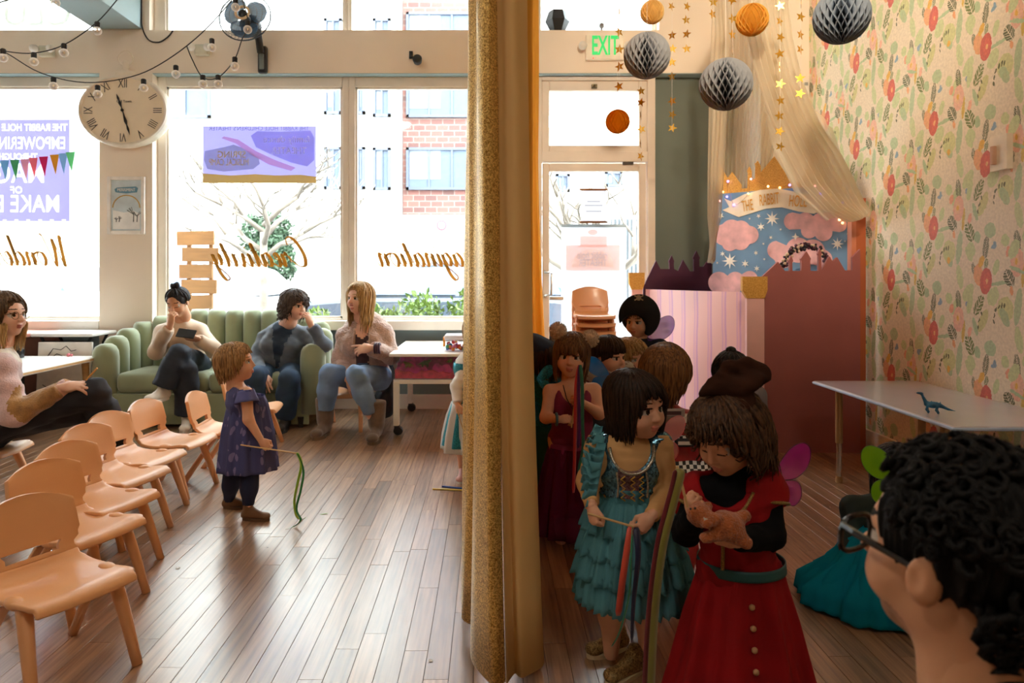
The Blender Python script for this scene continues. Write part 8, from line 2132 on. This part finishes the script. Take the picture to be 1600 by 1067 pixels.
# --- child with a dark bun behind the hat
def bun_kid():
    Y = 3.0; x = 1.07; h = .84
    hd = Head(P(1142, 585, Y), 160, -8, 0, .185); hm = hair_mat('black', (26, 24, 26), (58, 54, 54))
    o, J = kid('small child with a dark top bun by the striped pink panel', x, Y, h, 170, hd, KS2, hm, None, tuple(dict(w=stand(x, Y, h, 170)['wr' + s], d=(0, -.3, -.9), nrm=(1 if s == 'L' else -1, 0, 0), L=.095, side=1 if s == 'L' else -1, curl=.4) for s in 'LR'), vox=.012)
    Hh = Hair(hd); S = SDF(); S.ell(hd.w(0, -.1, .56), np.array((.13, .12, .10)) * hd.H, hd.R); bn = S.mesh(.007)
    add_hair(o, [Hh.cap(.007), Hh.locks(100, 121, fringe=.28, ff=50, side=-.2, back=-.3, r=.045, wave=.6, jit=.12), (bn[0], bn[1], 0)], hm)
    S = SDF(); torso(S, J, h, .012, k=.025); [arm(S, J, h, s, .010, 0, .95) for s in 'LR']; garment('shirt', o, S, .011, mat('grey_jersey', (120, 112, 116), .9, var=.06))
    S = SDF(); [leg(S, J, h, s, .012, 0, .97) for s in 'LR']; S.ell(npv(J['pelvis']), (.09, .08, .07)); garment('trousers', o, S, .012, M_ink)
    for s in 'RL': shoe('shoe', o, Vector((J['an' + s].x, J['an' + s].y, .05)), (0, -1), .13, M_black, M_sole, tuple(o.location))
bun_kid()
# --- girl in the blue sequin dress
def girl_blue():
    Y = 1.98; x = .405; h = .885
    hd = Head(P(998, 634, Y - .02), -148, -3, 3, .185); hm = hair_mat('espresso', (30, 20, 16), (58, 40, 30))
    ov = dict(shR=P(934, 700, Y), shL=P(1030, 694, Y), elR=P(918, 752, Y + .0), wrR=P(925, 790, Y - .09), elL=P(1046, 766, Y - .02), wrL=P(1018, 806, Y - .13), neck=P(981, 690, Y), pelvis=P(984, 815, Y))
    o, J = kid('girl in a blue sequin dress with tiered tulle skirt', x, Y, h, 176, hd, KS1, hm, ov, (
        dict(w=ov['wrR'], d=(.05, -.3, -.9), nrm=(-.9, -.5, .1), L=.098, side=-1, curl=.85), dict(w=ov['wrL'], d=(-.55, -.25, -.55), nrm=(.5, -.85, .2), L=.10, side=1, curl=.6)), vox=.0075, fv=.0034)
    Hh = Hair(hd); add_hair(o, [Hh.cap(.0048, 1.03, extra=(((0, -.2, -.12), (.34, .27, .36)),), cut=(0, .46, -.14, .30, .36, .40)), Hh.locks(300, 131, fringe=.2, ff=30, side=-.50, back=-.56, vol=1.05, r=.04, wave=.25, jit=.05, part=.5)], hm)
    M_t = mat('tan_leotard', (206, 160, 104), .85, var=.05, scale=14)
    S = SDF(); torso(S, J, h, .005, k=.025); [arm(S, J, h, s, .006, 0, .97) for s in 'LR']
    S.cap(npv(J['neck'] - Vector((0, 0, .01))), npv(J['neck'] + Vector((0, .0, .02))), .043, .040, .02)
    garment('leotard', o, S, .007, M_t, wrinkle(.0022, 70, 5))
    # sequin bodice with scooped neck
    M_s = mat_glitter('blue_sequin', (120, 176, 200), (12, 44, 66), .25, 210, .7); M_mid = mat_glitter('rose_brocade', (150, 116, 116), (84, 54, 58), .5, 260, .3)
    S = SDF(); torso(S, J, h, .011, k=.02)
    zt_ = J['neck'].z
    S.sub((x - .008, Y - .05, zt_ - .005), (.060, .10, .062), None, .006)
    for s in 'LR': S.sub(npv(J['sh' + s] + Vector((.012 if s == 'L' else -.012, 0, -.03))), (.036, .08, .05), None, .008)
    S.paint((x - .012, Y - .11, .60), (.045, .07, .10), 1)
    S.paint((x - .075, Y - .02, .60), (.03, .12, .14), 0)
    garment('sequin_bodice', o, S, .006, [M_s, M_mid], None, clipz=(.525, zt_ + .03))
    L = Vector(o.location); M_trim = mat_glitter('silver_trim', (220, 214, 196), (120, 112, 96), .25, 500, .8)
    nb = [(x - .065, Y - .05, zt_ - .005), (x - .06, Y - .075, zt_ - .035), (x - .035, Y - .088, zt_ - .062), (x - .005, Y - .091, zt_ - .068), (x + .025, Y - .088, zt_ - .058), (x + .05, Y - .075, zt_ - .03), (x + .06, Y - .045, zt_ + .002)]
    local_tube(o, smooth_path(nb, 5), .0042, 'neck_trim', M_trim)
    for sx in (-.052, .03): local_tube(o, smooth_path([(x + sx, Y - .082, zt_ - .065), (x + sx + .004, Y - .086, zt_ - .10), (x + sx + .002, Y - .085, zt_ - .135)], 4), .003, 'bodice_trim', M_trim)
    for k, sx in enumerate((-.035, -.008, .016)): local_tube(o, [(x + sx + .006 * (-1) ** q, Y - .0905 + abs(sx) * .1, zt_ - .075 - .0085 * q) for q in range(9)], .0022, 'zigzag_trim', mat('gold_rickrack', (200, 160, 60), .4, .4))
    M_tul = mat_sheer('aqua_tulle', (112, 178, 190), .80, .35)
    # waist sash and ruffled tiers
    skirt('waist_sash', o, (x, Y), [(.545, .078, .1), (.515, .084, .3), (.49, .09, .4)], mat_sheer('aqua_sash', (96, 160, 170), .8, .3), 9, .004, 30)
    tiers = [(.51, .42, .085, .130), (.455, .355, .105, .150), (.395, .29, .120, .162), (.335, .215, .128, .160)]
    for i, (za_, zb_, ra, rb) in enumerate(tiers):
        skirt('tulle_tier', o, (x + .004 * i, Y), [(za_, ra, .2), (za_ - .02, ra + .015, .7), ((za_ + zb_) / 2, (ra + rb) / 2 + .008, 1.0), (zb_, rb, 1.3)], M_tul, 15 + i, .008, 40 + i, n=150, ruffle=.006)
        if i: skirt('tulle_tier', o, (x, Y), [(za_ - .01, ra * .95, .3), ((za_ + zb_) / 2, (ra + rb) / 2 - .006, 1.0), (zb_ + .015, rb - .012, 1.2)], M_tul, 13 + i, .008, 60 + i, n=130, ruffle=.005)
    # shoulder ruffle
    a, bq = J['shR'] + Vector((.012, -.02, .045)), P(925, 770, Y - .06)
    for q in range(4):
        R = []
        for i in range(6):
            f = i / 5; row = []
            for j in range(70):
                t = j / 69; p = a.lerp(bq, t) + Vector((.008, 0, .012 * (q - 1.5))); w = .004 + (.044 - .006 * abs(q - 1.5)) * f * (.75 + .25 * math.sin(math.pi * t))
                row.append(tuple(p + Vector((-w + .006 * f * math.sin(j * .7 + 2 * q), -.03 + .018 * q + .012 * f * math.sin(j * .62 + q * 1.7), .012 * f * math.sin(j * .8 + q * 2))) - L))
            R.append(row)
        MB().grid(R).build('shoulder_ruffle', M_tul, o, smooth=True, solid=.0008)
    M_gs = mat_glitter('gold_sneaker', (186, 154, 96), (98, 74, 40), .5, 300, .4)
    for s, g_, d in (('R', G(966, 1015), (-.85, -.4)), ('L', G(992, 1052), (-.8, -.55))):
        an = Vector((g_.x, g_.y, .05)); shoe('sneaker', o, an, d, .155, M_gs, mat('cream_sole', (206, 188, 150), .6), tuple(o.location), lace=M_sole)
    wings(o, P(1024, 684, Y + .06), (1, .15, 0), (0, 0, 1), (0, 1, 0), .068, mat_sheer('wing_pink', (226, 160, 160), .75, .5), mat('wing_pink_wire', (230, 120, 130), .4), True, which=(1,), tiltdeg=0)
    Yw = Y - .155
    h0 = P(1003, 824, Yw)
    wand('thin stick with orange, green and navy ribbons held by the girl in blue', [P(918, 802, Yw), P(990, 823, Yw)],
         [([P(986, 821, Yw), P(981, 850, Yw - .02), P(973, 905, Yw - .04), P(966, 962, Yw - .03)], (.019, .004, 0), satin('coral', (206, 74, 52))),
          ([P(989, 822, Yw), P(986, 870, Yw - .03), P(983, 930, Yw - .04), P(969, 985, Yw - .03), P(956, 1010, Yw - .02)], (.006, .003, 0), satin('jade', (40, 140, 100))),
          ([P(994, 824, Yw), P(997, 870, Yw - .03), P(990, 940, Yw - .03), P(987, 1003, Yw - .02)], [(.02, .004, 0), (.008, .002, 0)], satin('navy', (18, 24, 62)))])
girl_blue()
# --- child in the red dress
def child_red():
    Y = 1.72; x = .625; h = .875
    hd = Head(P(1135, 682, Y - .02), 126, -24, 0, .19); hm = hair_mat('dark_curl', (44, 28, 20), (92, 62, 40))
    f = Vector((-.62, -.78, 0)).normalized()
    ov = dict(shR=P(1094, 770, Y - .02), shL=P(1196, 762, Y + .0), elR=P(1072, 830, Y - .03), wrR=P(1084, 806, Y - .14), elL=P(1204, 836, Y - .04), wrL=P(1150, 846, Y - .15), neck=P(1148, 748, Y))
    o, J = kid('child in a long red dress and brown slouch hat looking down', x, Y, h, 158, hd, KS2, hm, ov, (
        dict(w=ov['wrR'], d=(-.15, -.35, .55), nrm=(-.7, -.6, -.2), L=.10, side=-1, curl=.85), dict(w=ov['wrL'], d=(-.9, -.25, .1), nrm=(.1, -.5, -.8), L=.10, side=1, curl=.55)), vox=.0075, fv=.0034, face=dict(closed=True))
    Hh = Hair(hd); add_hair(o, [Hh.cap(.005, 1.05), Hh.locks(330, 141, fringe=.24, ff=44, side=-.40, back=-.75, vol=1.14, r=.030, curl=1.5, wave=.6, jit=.14, segs=12)], hm)
    M_bk = mat('black_jersey', (12, 11, 13), .95, var=.1, spec=.15)
    S = SDF(); torso(S, J, h, .006, k=.025); [arm(S, J, h, s, .009, 0, .97) for s in 'LR']; S.cap(npv(J['neck']), npv(J['neck'] + Vector((-.004, -.004, .02))), .046, .043, .02)
    garment('black_shirt', o, S, .0075, M_bk, wrinkle(.0025, 60, 5))
    M_rd = mat('red_velvet', (132, 7, 13), .8, var=.10, scale=9, spec=.2); L = Vector(o.location)
    S = SDF(); torso(S, J, h, .018, k=.022)
    for s in 'LR': S.cap(npv(J['sh' + s]), npv(J['sh' + s].lerp(J['el' + s], .34)), .034 * h + .018, .033 * h + .02, .02, 0, True)
    S.sub(npv(J['neck'] + f * .075 + Vector((0, 0, .01))), (.058, .06, .062), None, .008)
    garment('dress_bodice', o, S, .007, M_rd, wrinkle(.003, 46, 8), clipz=(.34, .70))
    cx0, cy0 = J['pelvis'].x + .008, J['pelvis'].y
    skirt('dress_skirt', o, (cx0, cy0), [(.43, .098, .1), (.385, .106, .4), (.30, .128, .8), (.15, .165, 1), (.012, .205, 1)], M_rd, 9, .011, 31, n=140)
    skirt('belt', o, (cx0, cy0), [(.440, .106, 0), (.415, .108, 0)], mat('teal_ribbon', (24, 74, 76), .6), 9, .0, 1)
    M_br = mat_glitter('gold_braid', (170, 136, 70), (84, 62, 24), .4, 700, .5)
    n0 = J['neck']; rt = Vector((f.y, -f.x, 0)); rt = Vector((-f.y, f.x, 0))
    local_tube(o, smooth_path([n0 + rt * -.055 + f * .045 + Vector((0, 0, -.015)), n0 + rt * -.045 + f * .085 + Vector((0, 0, -.05)), n0 + f * .095 + Vector((0, 0, -.062)), n0 + rt * .045 + f * .085 + Vector((0, 0, -.05)), n0 + rt * .06 + f * .045 + Vector((0, 0, -.012))], 4), .0042, 'collar_braid', M_br)
    for s in 'LR':
        e = J['sh' + s].lerp(J['el' + s], .34); d = (J['el' + s] - J['sh' + s]).normalized(); a = d.orthogonal().normalized(); b_ = d.cross(a); r_ = .033 * h + .021
        local_tube(o, [e + (a * math.cos(t) + b_ * math.sin(t)) * r_ for t in [2 * math.pi * k / 24 for k in range(25)]], .0045, 'cuff_braid', M_br)
    fc = Vector((cx0, cy0, 0)); 
    local_tube(o, smooth_path([n0 + f * .098 + Vector((-.01, 0, -.065)), fc + f * .096 + Vector((-.012, 0, .52)), fc + f * .096 + Vector((-.012, 0, .44))], 4), .0046, 'front_braid', M_br)
    fr_ = Vector((-.08, -1, 0)).normalized()
    for k in range(6):
        z = .36 - .045 * k; r_ = .107 + (.385 - z) * .29
        c = fc + Vector((fr_.x * r_, fr_.y * r_ * .85, z)) - L
        MB().sphere(c, (.0075, .006, .0075), 10, 7).build('button', mat('pearl_button', (176, 130, 90), .4), o, smooth=True)
    for s, d in (('R', (-.5, -1)), ('L', (-.3, -1))): shoe('shoe', o, Vector((J['an' + s].x, J['an' + s].y, .05)), d, .15, M_black, M_castor, tuple(o.location))
    # slouch hat
    S = SDF(); R = rotm(0, math.radians(6), math.radians(-20)); q_ = lambda px, py, dy=0: npv(P(px, py, Y + dy))
    S.ell(q_(1150, 596), (.066, .078, .026), R, .02).cap(q_(1130, 604, -.03), q_(1096, 614, -.05), .026, .010, .02).cap(q_(1162, 592, 0), q_(1197, 588, .0), .032, .012, .02)
    S.chain([q_(1106, 604, -.04), q_(1140, 573, -.02), q_(1166, 566, 0), q_(1190, 576, .01)], [.008, .013, .014, .012], .02).ell(q_(1140, 630, -.01), (.062, .080, .034), R, .015)
    S.sub(q_(1158, 590, -.085), (.045, .03, .010), R, .012).sub(q_(1122, 596, -.07), (.03, .03, .008), R, .01)
    garment('slouch_hat', o, S, .006, mat('brown_felt', (50, 26, 16), .95, var=.12, scale=12, spec=.15), wrinkle(.004, 34, 6))
    wings(o, P(1203, 742, Y + .09), (1, .2, 0), (0, 0, 1), (0, 1, 0), .086, mat_sheer('wing_magenta', (190, 40, 150), .72, .5), mat('wing_magenta_wire', (90, 16, 76), .4), True, which=(1,), tiltdeg=0)
    # teddy bear in the hands
    Yt = Y - .22; S = SDF(); T_ = lambda px, py, dy=0: npv(P(px, py, Yt + dy))
    S.ell(T_(1136, 822), (.040, .034, .032), rotm(0, 0, math.radians(25)), .01).ell(T_(1094, 805), (.026, .026, .026), None, .01).ell(T_(1083, 800, -.008), (.014, .014, .012), None, .01)
    for q in ((1090, 790, .01), (1106, 791, .012)): S.ell(T_(*q), (.011, .007, .011), None, .006)
    S.cap(T_(1118, 810, -.02), T_(1104, 818, -.03), .012, .011, .01).cap(T_(1122, 836, -.015), T_(1102, 840, -.02), .013, .012, .01).cap(T_(1152, 838, -.01), T_(1166, 848, -.015), .018, .014, .01).cap(T_(1150, 812, .01), T_(1164, 806, .01), .014, .013, .01)
    V, Q, mi = S.mesh(.0042, extra=lambda X, D: D + .0012 * snoise(X, 300, 1))
    tb_ = np_mesh('teddy_bear', [(V, Q, 0)], [mat('teddy_plush', (164, 86, 36), .95, var=.12, scale=60, sheen=.3, bump=.8, bscale=220)], None, tuple(P(1130, 830, Yt)))
    tag(tb_, 'small brown plush teddy bear held by the child in red', 'teddy bear')
    Lb_ = tb_.location
    MB().add([tuple(P(1099 + a, 808 + b, Yt - .034) - Lb_) for a, b in ((0, 0), (9, 4), (12, 14), (3, 12))], [(0, 1, 2, 3)]).build('care_label', mat('label_white', (220, 214, 204), .6), tb_, solid=.0008)
    for q in ((1079, 795, -.032), (1086, 794, -.034)): MB().sphere(P(q[0], q[1], Yt + q[2] + .008) - Lb_, .0028, 8, 6).build('eye', M_black, tb_)
    Yw = Y - .19
    wand('thin stick with long olive and dark red ribbon held by the child in red', [P(1058, 728, Yw), P(1078, 806, Yw)],
         [([P(1060, 732, Yw), P(1064, 742, Yw - .012), P(1052, 790, Yw - .02), P(1037, 850, Yw - .03), P(1026, 930, Yw - .03), P(1020, 1010, Yw - .02), P(1017, 1080, Yw - .01)], (.018, .004, 0), satin('olive', (120, 112, 40))),
          ([P(1057, 734, Yw + .004), P(1052, 756, Yw), P(1043, 790, Yw - .01), P(1028, 850, Yw - .02), P(1017, 930, Yw - .02), P(1011, 1010, Yw - .01), P(1008, 1080, Yw)], (.015, .004, 0), satin('wine', (110, 16, 30)))])
child_red()
# --- child sitting on the floor with green wings
def floor_kid():
    x, Y, h = 1.40, 2.42, .9
    hd = Head(P(1404, 742, Y), 170, -12, 0, .19); hm = hair_mat('black', (26, 24, 26), (58, 54, 54))
    b = Vector((x, Y, 0)); v = lambda a, c, d: b + Vector((a, c, d))
    J = dict(pelvis=v(0, .06, .08), neck=v(0.01, .02, .345), shR=v(-.095, .03, .315), shL=v(.11, .03, .315), elR=v(-.13, -.02, .19), wrR=v(-.10, -.12, .12), elL=v(.15, -.02, .19), wrL=v(.1, -.12, .12), hipR=v(-.05, .05, .08), hipL=v(.05, .05, .08), knR=v(-.16, -.05, .075), knL=v(.15, -.06, .075), anR=v(-.06, -.16, .05), anL=v(.02, -.2, .05))
    o = person('child with green wings sitting on the floor in teal tulle', J, h, hd, KS2, hm, .010, tuple(dict(w=J['wr' + s], d=(0, -.8, -.3), nrm=(0, 0, 1), L=.10, side=1 if s == 'L' else -1, curl=.4) for s in 'LR'), True, dict(closed=True), loc=(x, Y, 0))
    Hh = Hair(hd); add_hair(o, [Hh.cap(.007, 1.03), Hh.locks(150, 151, fringe=.2, ff=40, side=-.7, back=-.9, r=.045, wave=.5)], hm)
    S = SDF(); torso(S, J, h, .012, k=.025); [arm(S, J, h, s, .010, 0, .5) for s in 'LR']; garment('dress_bodice', o, S, .010, mat('green_black_print', (22, 40, 36), .8, var=.2, scale=20))
    M_tt = mat_sheer('teal_tulle', (24, 146, 170), .8, .4)
    for i, (r0, hh) in enumerate(((.27, .20), (.24, .24), (.2, .27))):
        skirt('tulle_skirt', o, (x - .02, Y - .03), [(hh, .07, .2), (hh * .85, .12, .6), (hh * .5, r0 * .85, 1), (.07, r0, 1.1), (.012, r0 + .012, 1)], M_tt, 10 + i, .014, 70 + i, n=120, ruffle=.006, sq=.8)
    skirt('underskirt', o, (x - .02, Y - .03), [(.2, .07, .2), (.13, .16, .6), (.03, .2, 1)], mat('deep_teal', (12, 64, 76), .7, var=.1), 9, .01, 77, sq=.8)
    wings(o, P(1404, 742, Y - .14), (-1, .1, 0), (.0, 0, 1), (0, 1, 0), .10, mat_sheer('wing_green', (130, 190, 30), .85, .45), mat('wing_green_wire', (90, 150, 20), .4), True, which=(1,), tiltdeg=0)
    for s in 'RL': shoe('shoe', o, Vector((J['an' + s].x, J['an' + s].y, .05)), (.6 if s == 'R' else -.6, -.6), .14, M_black, M_castor, tuple(o.location))
floor_kid()
# ------------------------------------------------------------------ loose bits on the floor
a, b = G(676, 765), G(728, 767); tag(MB().tube([(a.x, a.y, .004), (b.x, b.y, .004)], .0038, 6).build('craft_stick', mat('stick_yellow', (226, 200, 90), .5)), 'thin yellow stick lying on the floor by the curtain', 'stick')
a, b = G(691, 761), G(728, 764.5); tag(MB().tube([(a.x, a.y, .004), (b.x, b.y, .004)], .0042, 6).build('craft_stick', mat('stick_blue', (40, 90, 180), .5)), 'thin blue stick lying on the floor by the curtain', 'stick')
for px, py, s, lab in ((673, 1033, .006, 'tiny white square of paper on the floor near the curtain hem'), (278, 888, .007, 'tiny white paper scrap on the floor beside the toddler chairs')):
    c = G(px, py); tag(MB().add([(c.x - s, c.y - s, .0015), (c.x + s, c.y - s * .8, .002), (c.x + s, c.y + s, .0015), (c.x - s * .9, c.y + s, .003)], [(0, 1, 2, 3)]).build('paper_scrap', mat('paper_white', (240, 240, 240), .8), solid=.0006), lab, 'paper')
